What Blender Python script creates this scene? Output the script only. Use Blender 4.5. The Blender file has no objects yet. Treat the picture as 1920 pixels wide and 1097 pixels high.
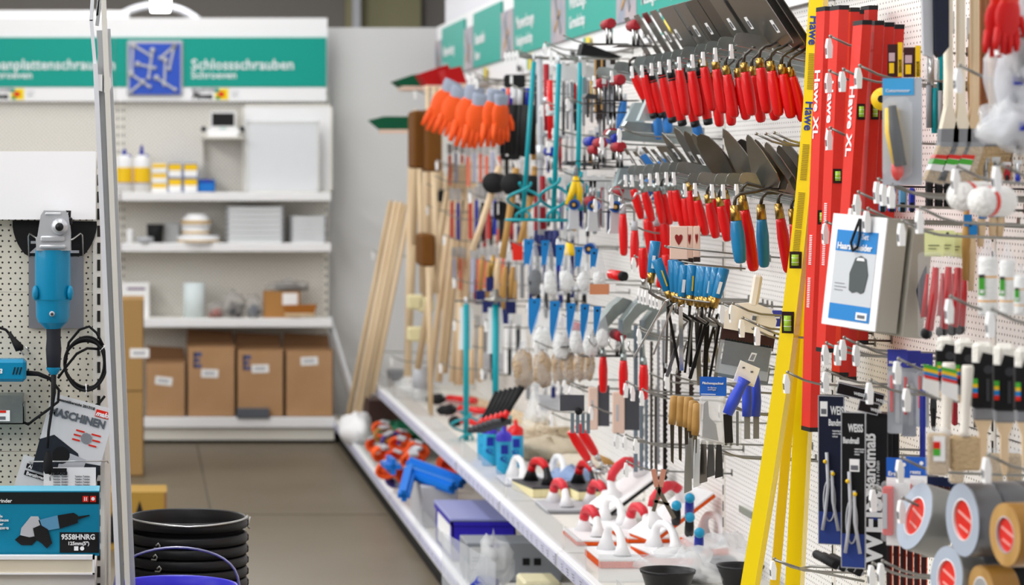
import bpy, math, random
from mathutils import Vector, Matrix, Euler
PI = math.pi
scene = bpy.context.scene
COL = scene.collection
# ---------------------------------------------------------------- camera, light, exposure
F, VX, VY, H = 4800.0, 265.0, 320.0, 1.6      # focal length in pixels, where the aisle runs to, eye height
cam_d = bpy.data.cameras.new('camera'); cam = bpy.data.objects.new('camera', cam_d); COL.objects.link(cam)
cam.location = (0, 0, H); cam.rotation_euler = (PI/2, 0, 0)
cam_d.sensor_width = 36; cam_d.lens = 36*F/1920
cam_d.shift_x = (960-VX)/1920; cam_d.shift_y = -(548.5-VY)/1920
cam_d.clip_start = .1; cam_d.clip_end = 100
cam_d.dof.use_dof = True; cam_d.dof.focus_distance = 6.25; cam_d.dof.aperture_fstop = 4.3
scene.camera = cam
w = bpy.data.worlds.new('world'); scene.world = w; w.use_nodes = True
w.node_tree.nodes['Background'].inputs[0].default_value = (.92, .95, 1, 1)
w.node_tree.nodes['Background'].inputs[1].default_value = .13
def area(loc, sx, sy, power, rot=(0, 0, 0), col=(1, .995, .99)):
    d = bpy.data.lights.new('ceiling_or_fill_light', 'AREA'); d.shape = 'RECTANGLE'; d.size = sx; d.size_y = sy; d.energy = power; d.color = col
    o = bpy.data.objects.new('ceiling_or_fill_light', d); o.location = loc; o.rotation_euler = rot; COL.objects.link(o); return o
for y in (5.5, 9.5, 13.6): area((.1, y, 4.1), .35, 2.2, 38)
for y in (1.5, 5, 8.5, 12): area((-2.8, y, 3.9), .5, 3.0, 68, (0, -.6, 0))
area((-5.6, 5.5, 2.6), 2.2, 11, 215, (0, -PI/2+.12, 0))          # broad soft light added from the left to brighten aisle-facing sides
area((-.9, .4, 4.1), .35, 2.0, 38); area((.6, 19.5, 4.3), .5, 3, 170); area((-2.5, 19.5, 4.3), .5, 3, 170)  # unseen fills added: one for camera-facing fronts, two to brighten the hall
vs = scene.view_settings; vs.view_transform = 'Standard'; vs.look = 'None'; vs.exposure = .2; vs.gamma = 1; vs.use_curve_mapping = False
try: scene.cycles.use_denoising = True; scene.cycles.max_bounces = 8; scene.cycles.transparent_max_bounces = 24
except Exception: pass

# ---------------------------------------------------------------- materials
def lin(c):
    return tuple((x/12.92 if x <= .04045 else ((x+.055)/1.055)**2.4) for x in c)
def hx(s):
    return lin(tuple(int(s[i:i+2], 16)/255 for i in (0, 2, 4)))
MATS = {}
def mat(name, col, rough=.5, metal=0, alpha=1, trans=0, emit=0, bump=None, vary=None, coat=0):
    if name in MATS: return MATS[name]
    m = bpy.data.materials.new(name); m.use_nodes = True; MATS[name] = m
    nt = m.node_tree; b = nt.nodes['Principled BSDF']
    c = (*hx(col), 1)
    b.inputs['Base Color'].default_value = c; b.inputs['Roughness'].default_value = rough; b.inputs['Metallic'].default_value = metal
    b.inputs['Alpha'].default_value = alpha
    if not metal: b.inputs['Specular IOR Level'].default_value = .3
    if trans: b.inputs['Transmission Weight'].default_value = trans
    if coat: b.inputs['Coat Weight'].default_value = coat
    if emit: b.inputs['Emission Color'].default_value = c; b.inputs['Emission Strength'].default_value = emit
    if vary:                                        # (colour, scale, stretch)
        tc = nt.nodes.new('ShaderNodeTexCoord'); mp = nt.nodes.new('ShaderNodeMapping'); nz = nt.nodes.new('ShaderNodeTexNoise')
        mx = nt.nodes.new('ShaderNodeMix'); mx.data_type = 'RGBA'; cr = nt.nodes.new('ShaderNodeValToRGB')
        cr.color_ramp.elements[0].position = .35; cr.color_ramp.elements[1].position = .65
        mp.inputs['Scale'].default_value = vary[2]; nz.inputs['Scale'].default_value = vary[1]; nz.inputs['Detail'].default_value = 4
        nt.links.new(tc.outputs['Object'], mp.inputs[0]); nt.links.new(mp.outputs[0], nz.inputs[0]); nt.links.new(nz.outputs[0], cr.inputs[0])
        nt.links.new(cr.outputs[0], mx.inputs[0]); mx.inputs[6].default_value = c; mx.inputs[7].default_value = (*hx(vary[0]), 1)
        nt.links.new(mx.outputs[2], b.inputs['Base Color'])
    if bump:                                        # (scale, strength)
        nz = nt.nodes.new('ShaderNodeTexNoise'); bp = nt.nodes.new('ShaderNodeBump'); tc = nt.nodes.new('ShaderNodeTexCoord')
        nz.inputs['Scale'].default_value = bump[0]; bp.inputs['Strength'].default_value = bump[1]; bp.inputs['Distance'].default_value = .01
        nt.links.new(tc.outputs['Object'], nz.inputs[0]); nt.links.new(nz.outputs[0], bp.inputs['Height']); nt.links.new(bp.outputs[0], b.inputs['Normal'])
    return m
def pegmat(name, base, hole, axis, pitch=.025, r=.2, slot=False):
    """perforated steel: a grid of punched holes in world metres; axis = the two in-plane axes"""
    if name in MATS: return MATS[name]
    m = bpy.data.materials.new(name); m.use_nodes = True; MATS[name] = m; nt = m.node_tree; b = nt.nodes['Principled BSDF']
    b.inputs['Roughness'].default_value = .45
    N, L = nt.nodes.new, nt.links.new
    tc = N('ShaderNodeTexCoord'); sp = N('ShaderNodeSeparateXYZ'); L(tc.outputs['Object'], sp.inputs[0])
    def mth(op, a, c=None, d=None):
        n = N('ShaderNodeMath'); n.operation = op
        for i, v in enumerate((a, c, d)):
            if v is None: continue
            if isinstance(v, (int, float)): n.inputs[i].default_value = v
            else: L(v, n.inputs[i])
        return n.outputs[0]
    u = mth('DIVIDE', sp.outputs[axis[0]], pitch); v = mth('DIVIDE', sp.outputs[2], pitch if not slot else pitch*.8)
    if slot == 'stagger':                           # rows alternate: closely and widely spaced holes, all round and 5 mm wide
        vv = mth('DIVIDE', sp.outputs[2], .0136); row = mth('MODULO', mth('FLOOR', mth('ADD', vv, 400)), 2)
        uu = mth('DIVIDE', sp.outputs[axis[0]], mth('ADD', mth('MULTIPLY', row, .0082), .0164))
        pu = mth('ADD', mth('MULTIPLY', row, .0082), .0164)
        du = mth('MULTIPLY', mth('ABSOLUTE', mth('SUBTRACT', mth('FRACT', mth('ADD', uu, 400)), .5)), pu)
        dv = mth('MULTIPLY', mth('ABSOLUTE', mth('SUBTRACT', mth('FRACT', mth('ADD', vv, 400)), .5)), .0136)
        d = mth('SQRT', mth('ADD', mth('MULTIPLY', du, du), mth('MULTIPLY', dv, dv))); r = .0026
    else:
        du = mth('ABSOLUTE', mth('SUBTRACT', mth('FRACT', mth('ADD', u, 400)), .5)); dv = mth('ABSOLUTE', mth('SUBTRACT', mth('FRACT', mth('ADD', v, 400)), .5))
        d = mth('SQRT', mth('ADD', mth('MULTIPLY', du, du), mth('MULTIPLY', dv, dv)))
    f = mth('LESS_THAN', d, r)
    mx = N('ShaderNodeMix'); mx.data_type = 'RGBA'; L(f, mx.inputs[0]); mx.inputs[6].default_value = (*hx(base), 1); mx.inputs[7].default_value = (*hx(hole), 1)
    L(mx.outputs[2], b.inputs['Base Color'])
    return m
WHITE = mat('white_steel', 'f2f2f4', .4); OFFW = mat('warm_white_steel', 'e9e6de', .45)
PLW = mat('white_plastic', 'f6f6f6', .35); PAPER = mat('white_paper', 'f4f4f4', .7)
RED = mat('red_handle', 'd80c10', .32, coat=.3); RED2 = mat('dark_red_foam', '9c1f2a', .6); REDF = mat('red_lacquer', 'dc2a1c', .35, coat=.2)
BLACK = mat('black_plastic', '17171a', .42); BLKM = mat('black_matt', '111113', .7); DGREY = mat('dark_grey', '3a3b3f', .5)
GREY = mat('grey_plastic', '85878c', .5); LGREY = mat('light_grey', 'b8bac0', .5)
CHROME = mat('bright_wire', 'c3c4c4', .28, 1); STEEL = mat('blade_steel', '9a9894', .3, 1); STEELD = mat('dark_blade_steel', '6f6a64', .33, 1)
ZINC = mat('galvanised_zinc', 'aeb8b6', .36, .9, vary=('8f9a9a', 9, (1, 1, 1))); BRASS = mat('brass_ferrule', 'b08d4c', .3, 1)
ALU = mat('aluminium', 'd3d6da', .38, .4); BLUEH = mat('blue_handle', '1679ad', .35, coat=.3); BLUED = mat('deep_blue', '1c2f9e', .4)
BLUE = mat('bright_blue', '1f63b8', .4); BLUEC = mat('card_blue', '1b80c8', .5); TEALT = mat('teal_paint', '0b97a3', .35)
TEAL = mat('teal_sign', '009a8c', .5); YEL = mat('yellow_lacquer', 'f6d800', .35, coat=.2); YELP = mat('yellow_plastic', 'f2c61c', .4)
ORANGE = mat('orange_rubber', 'f1581a', .6); ORF = mat('orange_sponge', 'ea5a14', .9, bump=(160, .8)); CREAM = mat('cream_foam', 'e6dcae', .85, bump=(90, .4))
WOOD = mat('pale_wood', 'dcc5a3', .6, vary=('cbb08a', 3, (6, 6, .6))); WOODM = mat('mid_wood', 'c49a5e', .55, vary=('b08648', 4, (6, 6, .6)))
WOODL = mat('beech_wood', 'e6cfae', .6, vary=('dcc09a', 3, (5, 5, .7)))
CARD = mat('cardboard', 'b8906a', .8, vary=('b08860', 5, (1, 1, 1))); CARDY = mat('ochre_cardboard', 'a88438', .75); CARDD = mat('cardboard_inside', '8a6647', .85)
BRIST = mat('coir_bristle', '7a4d1c', .95, bump=(220, 1)); GREENB = mat('green_bristle', '0b5a3c', .9, bump=(200, .8)); REDB = mat('red_bristle', 'c4161a', .9, bump=(200, .8))
PINKW = mat('pinkish_wood', 'e4c8b8', .6); BUCKB = mat('blue_bucket', '3a34c8', .35)
def clear(name, col, alpha, rough=.15):
    return mat(name, col, rough, 0, alpha)
FILM = clear('clear_film', 'e8eef4', .2, .1); FILMW = clear('cloudy_film', 'f0f2f4', .36, .18); ACRYL = clear('acrylic', 'dfe4ea', .28, .08)

# ---------------------------------------------------------------- mesh kit
def frame(d):
    d = Vector(d).normalized(); a = Vector((0, 0, 1)) if abs(d.z) < .9 else Vector((1, 0, 0))
    u = d.cross(a).normalized(); return u, d.cross(u).normalized(), d
class MB:
    def __init__(s, m=None): s.v = []; s.f = []; s.fm = []; s.ms = [m or WHITE]; s.k = 0; s.sm = []; s.smooth = False
    def m(s, m):
        if m not in s.ms: s.ms.append(m)
        s.k = s.ms.index(m); 
        if not s.f: s.ms = [m]; s.k = 0
        return s
    def add(s, vs_, fs, sm=False):
        n = len(s.v); s.v += [tuple(x) for x in vs_]
        for f in fs: s.f.append(tuple(i+n for i in f)); s.fm.append(s.k); s.sm.append(sm)
        return s
    def box(s, lo, hi, b=0):
        x0, y0, z0 = lo; x1, y1, z1 = hi
        if x0 > x1: x0, x1 = x1, x0
        if y0 > y1: y0, y1 = y1, y0
        if z0 > z1: z0, z1 = z1, z0
        if b:
            b = min(b, (x1-x0)*.45, (y1-y0)*.45, (z1-z0)*.45)
            # chamfered box: three slabs of vertices
            V = []
            for (sx, sy, sz) in [(i, j, k) for i in (0, 1) for j in (0, 1) for k in (0, 1)]:
                X, Y, Z = (x1 if sx else x0), (y1 if sy else y0), (z1 if sz else z0)
                dx, dy, dz = (-b if sx else b), (-b if sy else b), (-b if sz else b)
                V += [(X, Y+dy, Z+dz), (X+dx, Y, Z+dz), (X+dx, Y+dy, Z)]
            I = lambda i, j, k, a: ((i*2+j)*2+k)*3+a
            Fc = [(I(0,0,0,0), I(0,0,1,0), I(0,1,1,0), I(0,1,0,0)), (I(1,0,0,0), I(1,1,0,0), I(1,1,1,0), I(1,0,1,0)),
                  (I(0,0,0,1), I(1,0,0,1), I(1,0,1,1), I(0,0,1,1)), (I(0,1,0,1), I(0,1,1,1), I(1,1,1,1), I(1,1,0,1)),
                  (I(0,0,0,2), I(0,1,0,2), I(1,1,0,2), I(1,0,0,2)), (I(0,0,1,2), I(1,0,1,2), I(1,1,1,2), I(0,1,1,2))]
            for j in (0, 1):
                for k in (0, 1): Fc.append((I(0,j,k,1), I(1,j,k,1), I(1,j,k,2), I(0,j,k,2)))
            for i in (0, 1):
                for k in (0, 1): Fc.append((I(i,0,k,0), I(i,1,k,0), I(i,1,k,2), I(i,0,k,2)))
                for j in (0, 1): Fc.append((I(i,j,0,0), I(i,j,1,0), I(i,j,1,1), I(i,j,0,1)))
                for j in (0, 1):
                    for k in (0, 1): Fc.append((I(i,j,k,0), I(i,j,k,1), I(i,j,k,2)))
            return s.add(V, Fc)
        V = [(x0,y0,z0),(x1,y0,z0),(x1,y1,z0),(x0,y1,z0),(x0,y0,z1),(x1,y0,z1),(x1,y1,z1),(x0,y1,z1)]
        return s.add(V, [(0,3,2,1),(4,5,6,7),(0,1,5,4),(1,2,6,5),(2,3,7,6),(3,0,4,7)])
    def bar(s, a, b, w, t, up=(0, 0, 1)):
        """rectangular bar from a to b, w across, t thick"""
        a = Vector(a); b = Vector(b); d = (b-a).normalized(); u = d.cross(Vector(up))
        if u.length < 1e-4: u = d.cross(Vector((1, 0, 0)))
        u.normalize(); v = d.cross(u); V = []
        for p in (a, b):
            for i, j in ((-1,-1),(1,-1),(1,1),(-1,1)): V.append(p+u*(i*w/2)+v*(j*t/2))
        return s.add(V, [(0,1,2,3),(7,6,5,4),(0,4,5,1),(1,5,6,2),(2,6,7,3),(3,7,4,0)])
    def tube(s, pts, r, n=8, closed=False, caps=True):
        pts = [Vector(p) for p in pts]; N = len(pts); rs = r if isinstance(r, (list, tuple)) else [r]*N; V = []; u = None
        for i, p in enumerate(pts):
            if closed: d = pts[(i+1) % N]-pts[i-1]
            else: d = pts[min(i+1, N-1)]-pts[max(i-1, 0)]
            if d.length < 1e-9: d = Vector((0, 0, 1))
            d.normalize()
            if u is None: u = frame(d)[0]
            else:
                u = u-d*u.dot(d)
                u = u.normalized() if u.length > 1e-6 else frame(d)[0]
            v = d.cross(u)
            for k in range(n):
                a = 2*PI*k/n; V.append(p+(u*math.cos(a)+v*math.sin(a))*rs[i])
        Fc = []; M = N if closed else N-1
        for i in range(M):
            j = (i+1) % N
            for k in range(n): Fc.append((i*n+k, i*n+(k+1) % n, j*n+(k+1) % n, j*n+k))
        s.add(V, Fc, True)
        if caps and not closed:
            b = len(s.v)-N*n
            s.f.append(tuple(b+k for k in reversed(range(n)))); s.fm.append(s.k); s.sm.append(False)
            s.f.append(tuple(b+(N-1)*n+k for k in range(n))); s.fm.append(s.k); s.sm.append(False)
        return s
    def lathe(s, prof, n=20, c=(0, 0, 0), d=(0, 0, 1), sc=(1, 1)):
        """prof = [(radius, height)] about axis d through c"""
        u, v, w_ = frame(d); c = Vector(c); V = []; Fc = []
        if tuple(d) == (0, 0, 1): u, v, w_ = Vector((1,0,0)), Vector((0,1,0)), Vector((0,0,1))
        for r, h in prof:
            for k in range(n):
                a = 2*PI*k/n; V.append(c+(u*math.cos(a)*sc[0]+v*math.sin(a)*sc[1])*max(r, 1e-5)+w_*h)
        for i in range(len(prof)-1):
            for k in range(n): Fc.append((i*n+k, i*n+(k+1) % n, (i+1)*n+(k+1) % n, (i+1)*n+k))
        return s.add(V, Fc, True)
    def prism(s, out, t, o=(0, 0, 0), u=(1, 0, 0), v=(0, 0, 1)):
        """flat outline [(a,b)] in plane u,v, thickness t centred on it"""
        o, u, v = Vector(o), Vector(u).normalized(), Vector(v).normalized(); w_ = u.cross(v).normalized(); n = len(out)
        V = [o+u*a+v*b-w_*t/2 for a, b in out]+[o+u*a+v*b+w_*t/2 for a, b in out]
        Fc = [tuple(reversed(range(n))), tuple(range(n, 2*n))]+[(i, (i+1) % n, n+(i+1) % n, n+i) for i in range(n)]
        return s.add(V, Fc)
    def ball(s, c, r, n=14, sq=(1, 1, 1)):
        c = Vector(c); V = []; Fc = []; R = n//2
        for i in range(R+1):
            t = PI*i/R
            for k in range(n):
                a = 2*PI*k/n; V.append(c+Vector((math.sin(t)*math.cos(a)*sq[0], math.sin(t)*math.sin(a)*sq[1], -math.cos(t)*sq[2]))*r)
        for i in range(R):
            for k in range(n): Fc.append((i*n+k, i*n+(k+1) % n, (i+1)*n+(k+1) % n, (i+1)*n+k))
        return s.add(V, Fc, True)
    def lump(s, c, rx, ry, rz, seed=0, n=14, amp=.18, p=1):
        """an uneven rounded mass"""
        rd = random.Random(seed); ph = [rd.uniform(0, 6.3) for _ in range(6)]; c = Vector(c); V = []; Fc = []; R = n//2+1
        for i in range(R+1):
            t = PI*i/R
            for k in range(n):
                a = 2*PI*k/n
                q = 1+amp*(math.sin(3*a+ph[0]+2*t)+.7*math.sin(5*a+ph[1]-3*t)+.6*math.cos(4*t+ph[2]+a))/2
                x, y, z = math.sin(t)**p*math.cos(a), math.sin(t)**p*math.sin(a), -math.cos(t)
                V.append(c+Vector((x*rx*q, y*ry*q, z*rz*q)))
        for i in range(R):
            for k in range(n): Fc.append((i*n+k, i*n+(k+1) % n, (i+1)*n+(k+1) % n, (i+1)*n+k))
        return s.add(V, Fc, True)
    def xf(s, M):
        s.v = [tuple(M @ Vector(p)) for p in s.v]; return s
    def data(s, name):
        me = bpy.data.meshes.new(name); me.from_pydata(s.v, [], s.f); me.update()
        for m_ in s.ms: me.materials.append(m_)
        me.polygons.foreach_set('material_index', s.fm); me.polygons.foreach_set('use_smooth', s.sm); me.validate(); return me
def text_mb(s, size, m_, bold=.0, align='LEFT', ext=.0006, shear=0, sx=1.0):
    """lettering as a mesh in the x,y plane; returns (mesh data)"""
    cu = bpy.data.curves.new('lettering', 'FONT'); cu.body = s; cu.size = size; cu.extrude = ext; cu.offset = bold*size; cu.align_x = align; cu.resolution_u = 2; cu.shear = shear
    o = bpy.data.objects.new('lettering', cu); COL.objects.link(o); bpy.context.view_layer.update()
    me = bpy.data.meshes.new_from_object(o.evaluated_get(bpy.context.evaluated_depsgraph_get())); bpy.data.objects.remove(o); bpy.data.curves.remove(cu)
    mb = MB(m_); mb.add([(v.co.x*sx, v.co.y, v.co.z) for v in me.vertices], [tuple(p.vertices) for p in me.polygons]); bpy.data.meshes.remove(me)
    return mb
# which way lettering faces: towards the camera (-Y) or towards the aisle (-X)
FACE_CAM = Matrix(((1,0,0,0),(0,0,-1,0),(0,1,0,0),(0,0,0,1)))
FACE_AISLE = Matrix(((0,0,-1,0),(-1,0,0,0),(0,1,0,0),(0,0,0,1)))
def txt(s, size, m_, at_, face=FACE_CAM, rot=0, **k):
    return text_mb(s, size, m_, **k).xf(Matrix.Translation(at_) @ face @ Matrix.Rotation(rot, 4, 'Z'))

# ---------------------------------------------------------------- things
LABELS = {}
def new(name, data=None, parent=None):
    o = bpy.data.objects.new(name, data); COL.objects.link(o)
    if parent: o.parent = parent
    return o
def tag(o, label, cat, group=None):
    o['label'] = label; o['category'] = cat
    if group: o['group'] = group
    LABELS.setdefault(label, []).append((o.name, group)); return o
def struct(name, mb):
    o = new(name, mb.data(name)); o['kind'] = 'structure'; return o
class Proto:
    """a thing kept off stage: parts = [(name, MB, [subparts])]; one part named like the thing = a one-mesh thing"""
    def __init__(s, name, parts):
        s.name = name; s.parts = [s.cv(p) for p in parts]
    def cv(s, p):
        return (p[0], p[1].data(p[0]), [s.cv(q) for q in (p[2] if len(p) > 2 else [])], p[3] if len(p) > 3 else None)
    def put(s, M, label, cat, group=None):
        if isinstance(M, (tuple, list, Vector)): M = Matrix.Translation(M)
        if len(s.parts) == 1 and not s.parts[0][2]:
            r = new(s.name, s.parts[0][1])
        else:
            r = new(s.name)
            def go(ps, par):
                for nm, me, sub, lb in ps:
                    c = new(nm, me, par)
                    if lb: c['label'] = lb
                    go(sub, c)
            go(s.parts, r)
        r.matrix_world = M; return tag(r, label, cat, group)
def one(name, mb, M, label, cat, group=None): return Proto(name, [(name, mb)]).put(M, label, cat, group)
def multi(name, parts, M, label, cat, group=None): return Proto(name, parts).put(M, label, cat, group)
def TR(loc, rx=0, ry=0, rz=0, s=1):
    return Matrix.Translation(loc) @ Euler((rx, ry, rz), 'XYZ').to_matrix().to_4x4() @ Matrix.Scale(s, 4)
def at(px, py, Y=None, X=None):
    """the point in the shop seen at pixel (px,py) at aisle depth Y, or on the plane a distance X right of the eye"""
    if Y is None: Y = F*X/(px-VX)
    return Vector(((px-VX)*Y/F, Y, H-(py-VY)*Y/F))
def on(px, py, h):
    """the point at height h seen at a pixel"""
    Y = F*(H-h)/(py-VY); return Vector(((px-VX)*Y/F, Y, h))
ORD = 'first second third fourth fifth sixth seventh eighth ninth tenth eleventh twelfth thirteenth fourteenth fifteenth sixteenth seventeenth eighteenth nineteenth twentieth'.split()
def nth(i, n, where='from the left'):
    """words for the i-th of n"""
    if i < 20: return ORD[i]+' '+where
    return 'twenty-'+ORD[i-20]+' '+where
# ---------------------------------------------------------------- the room
FLOORM = mat('floor_slabs', '716757', .42, vary=('6a604f', 1.3, (1, 1, 1)))
XW, XB, XU = 1.80, 1.15, 1.30                  # panel plane, base shelf front, upper shelf front
HB, HU = .13, .42
PEGR = pegmat('perforated_panel_side', 'f3f1ee', '5c574e', (1,), .018, .2, 'stagger'); PEGB = pegmat('perforated_panel_back', 'e6e3dc', '7d766b', (0,), .025, .24)
PEGL = pegmat('perforated_panel_end', 'ddd8c9', '25221e', (0,), .0163, .2, 'stagger')
struct('floor', MB(FLOORM).box((-6, -1, -.1), (3, 24, 0)))
struct('trim_floor_joint', MB(mat('joint_grey', '5d564b', .8)).box((-6, 11.9, 0), (XB, 11.915, .0015)).box((-6, 8.2, 0), (XB, 8.215, .0015)).box((.32, 8.2, 0), (.33, 14.9, .0015)))
WALLM = mat('grey_white_wall', 'd3d3d3', .8); HALLM = mat('hall_grey', '77736f', .85); HALLO = mat('hall_olive', '8e8a6c', .85)
struct('wall_right', MB(mat('wall_white', 'e8e8ee', .8)).box((1.86, -1, 0), (2.0, 15.66, 4.5)))
struct('wall_back', MB(WALLM).box((-6, 15.56, 0), (1.86, 15.66, 2.47)))
struct('trim_wall_cap', MB(mat('cap_wood', 'c9a884', .6)).box((-1.0, 15.55, 2.47), (.9, 15.67, 2.49)))
struct('wall_hall', MB(HALLM).box((-6, 23.9, 0), (3, 24, 4.5)).m(HALLO).box((1.9, 23.8, 0), (2.6, 23.9, 4.5)))
struct('trim_hall_pipe', MB(LGREY).box((1.95, 23.6, 1), (2.02, 23.7, 4.4)).m(WHITE).box((-4, 20, 2.77), (-.1, 20.1, 2.85)))
struct('wall_left', MB(mat('wall_far_left', 'b9b7b2', .85)).box((-6, 12, 0), (-5.9, 24, 4.5)))
struct('ceiling', MB(mat('ceiling_white', 'c9c9c6', .9)).box((-6, -1, 4.5), (3, 24, 4.6)))
tag(new('duct_pipe', MB(LGREY).tube([(-.18+.95*math.cos(a)*.55+.3, 21, 2.45+.5*math.sin(a)) for a in [PI*i/24 for i in range(25)]], .035, 8).data('duct_pipe')), 'pale curved pipe bowing up behind the partition under the lit tube', 'pipe')
def tube_lamp(x, y, ln, z=3.95, label=''):
    multi('ceiling_lamp', [('housing', MB(WHITE).box((-.09, -ln/2, 0), (.09, ln/2, .05)).tube([(0, -ln*.3, .05), (0, -ln*.3, 4.5-z)], .006, 6).tube([(0, ln*.3, .05), (0, ln*.3, 4.5-z)], .006, 6)),
        ('tube', MB(mat('lamp_glow', 'ffffff', .5, emit=9)).tube([(0, -ln*.48, -.02), (0, ln*.48, -.02)], .022, 10))], (x, y, z), label, 'lamp')
LP = at(303, 8, 18.5)
multi('ceiling_lamp', [('diffuser', MB(mat('lamp_glow', 'ffffff', .5, emit=9)).prism([(-.075, 0), (.06, 0), (.075, .35), (-.075, .35)], .6)), ('housing', MB(WHITE).box((-.09, -.32, .35), (.09, .32, .42)).tube([(0, 0, .42), (0, 0, 4.5-2.765)], .008, 6))],
      (LP.x, LP.y, 2.765), 'glowing white lamp hanging over the back partition above the blue picture sign', 'lamp')

# ---------------------------------------------------------------- shelving at the back of the aisle
YB = 15.45; XR = 1.131; XL = -.1255
def lip(x0, x1, y, z, h=.05, m_=WHITE): return MB(m_).box((x0, y, z-h), (x1, y+.02, z+.002), .004)
SLOT = mat('slot_black', '2a2826', .8)
def upright(x, y, z0, z1, axis='x', step=.05):
    s_ = MB(OFFW).box((x-.015, y-.004, z0), (x+.015, y+.03, z1)).m(SLOT); z = z0+.05
    while z < z1-.03: s_.box((x-.004, y-.0055, z), (x+.004, y-.004, z+.028)); z += step
    return s_
def back_bay(x0, x1, label):
    parts = [('back_panel', MB(PEGB).box((x0+.015, YB, .1), (x1-.015, YB+.02, 2.13))),
             ('upright', upright(x0+.016, YB, 0, 2.12)), ('upright', upright(x1-.016, YB, 0, 2.12)),
             ('base_shelf', MB(OFFW).box((x0, 15.0, .13), (x1, YB, .15)), [('price_rail', lip(x0, x1, 14.985, .155, .06))]),
             ('kick_plate', MB(OFFW).box((x0, 15.02, .02), (x1, 15.035, .09)).m(BLKM).box((x0, 15.05, 0), (x1, 15.06, .03)))]
    for z, d in ((1.47, .25), (1.169, .25), (.725, .32)):
        parts.append(('shelf', MB(OFFW).box((x0+.01, YB-d, z-.02), (x1-.01, YB-.002, z)), [('price_rail', lip(x0+.005, x1-.005, YB-d-.02, z)), ('bracket', MB(OFFW).box((x1-.02, YB-d, z-.05), (x1-.015, YB, z-.02)))]))
    multi('shelf_unit', parts, (0, 0, 0), label, 'shelving')
back_bay(XL, XR, 'cream perforated shelf unit across the end of the aisle')
back_bay(XL-1.2565, XL, 'cream shelf unit across the aisle end, behind the grinder display')
tag(new('sign_board', MB(WHITE).box((XL-1.3, YB-.03, 2.13), (XR-.01, YB-.005, 2.52)).data('sign_board')), 'long plain white board carrying the green signs at the back', 'board')
yS = YB-.045; S_ = F/yS
def bx(px): return (px-VX)/S_
def bz(py): return H-(py-VY)/S_
LETW = mat('sign_white', 'eceef0', .6); INK = mat('ink_black', '1a1a1c', .7); INKG = mat('ink_grey', '6a6c72', .7)
def back_sign(x0, x1, t1, t2, tx, label):
    multi('aisle_sign', [('sign_face', MB(TEAL).box((x0, yS, bz(163)), (x1, yS+.012, bz(70)))),
        ('lettering', txt(t1, .088, LETW, (tx, yS-.002, bz(130)), bold=.014, sx=1.0)), ('lettering', txt(t2, .062, LETW, (tx, yS-.002, bz(147)), bold=.014, sx=1.05)),
        ('logo_strip', MB(WHITE).box((x0, yS, bz(190)), (x1, yS+.01, bz(164))), [
            ('logo', MB(YEL).box((tx+.145, yS-.003, bz(187)), (tx+.225, yS-.001, bz(166))).m(TEAL).box((tx+.145, yS-.004, bz(174)), (tx+.17, yS-.002, bz(166))).m(mat('logo_green', '3a9a48', .6)).box((tx+.15, yS-.004, bz(187)), (tx+.175, yS-.002, bz(180))).m(REDF).box((tx+.165, yS-.005, bz(181)), (tx+.2, yS-.003, bz(172)))),
            ('lettering', txt('BAUSTOFFE', .03, INKG, (tx+.005, yS-.003, bz(172)), bold=.02)), ('lettering', txt('Plowa', .05, INK, (tx+.005, yS-.003, bz(185)), bold=.05, shear=.3)),
            ('lettering', txt('nicht\nalles', .022, LGREY, (tx+.245, yS-.003, bz(174)), bold=.0))])], (0, 0, 0), label, 'sign')
back_sign(bx(216), bx(612), 'Schlossschrauben', 'Schroeven', bx(358), 'green sign reading Schlossschrauben over the back shelf unit')
back_sign(bx(216)-1.2, bx(215), 'Spanplattenschrauben', 'Schroeven', bx(-25), 'green sign reading Spanplattenschrauben, partly hidden by the aluminium ladder')
# the blue picture of carriage bolts
bolts = [((12, 8), (10, 62)), ((14, 8), (50, 30)), ((52, 18), (44, 74)), ((22, 46), (56, 54)), ((96, 10), (68, 34)), ((96, 10), (86, 56)), ((78, 38), (76, 88)), ((60, 74), (98, 98)), ((8, 66), (46, 92)), ((32, 82), (8, 102))]
pb = MB(LGREY)
for a, b in bolts:
    A = Vector((bx(238+a[0]*.92), yS-.033, bz(78+a[1]*.92))); B = Vector((bx(238+b[0]*.92), yS-.03, bz(78+b[1]*.92)))
    pb.bar(A, B, .014, .004, (0, 1, 0)); pb.lathe([(0, 0), (.018, 0), (.015, .006), (0, .008)], 10, A, (0, -1, 0))
    pb.lathe([(0, 0), (.013, 0), (.013, .005), (0, .005)], 6, B, (0, -1, 0))
multi('picture_sign', [('frame', MB(LGREY).box((bx(238), yS-.02, bz(180)), (bx(343), yS-.002, bz(76)), .008)), ('picture', MB(mat('picture_blue', '2f55bf', .5)).box((bx(243), yS-.026, bz(177)), (bx(338), yS-.0205, bz(82))), [('printed_bolts', pb)])],
      (0, 0, 0), 'square blue picture of carriage bolts mounted on the green sign', 'sign')
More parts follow.
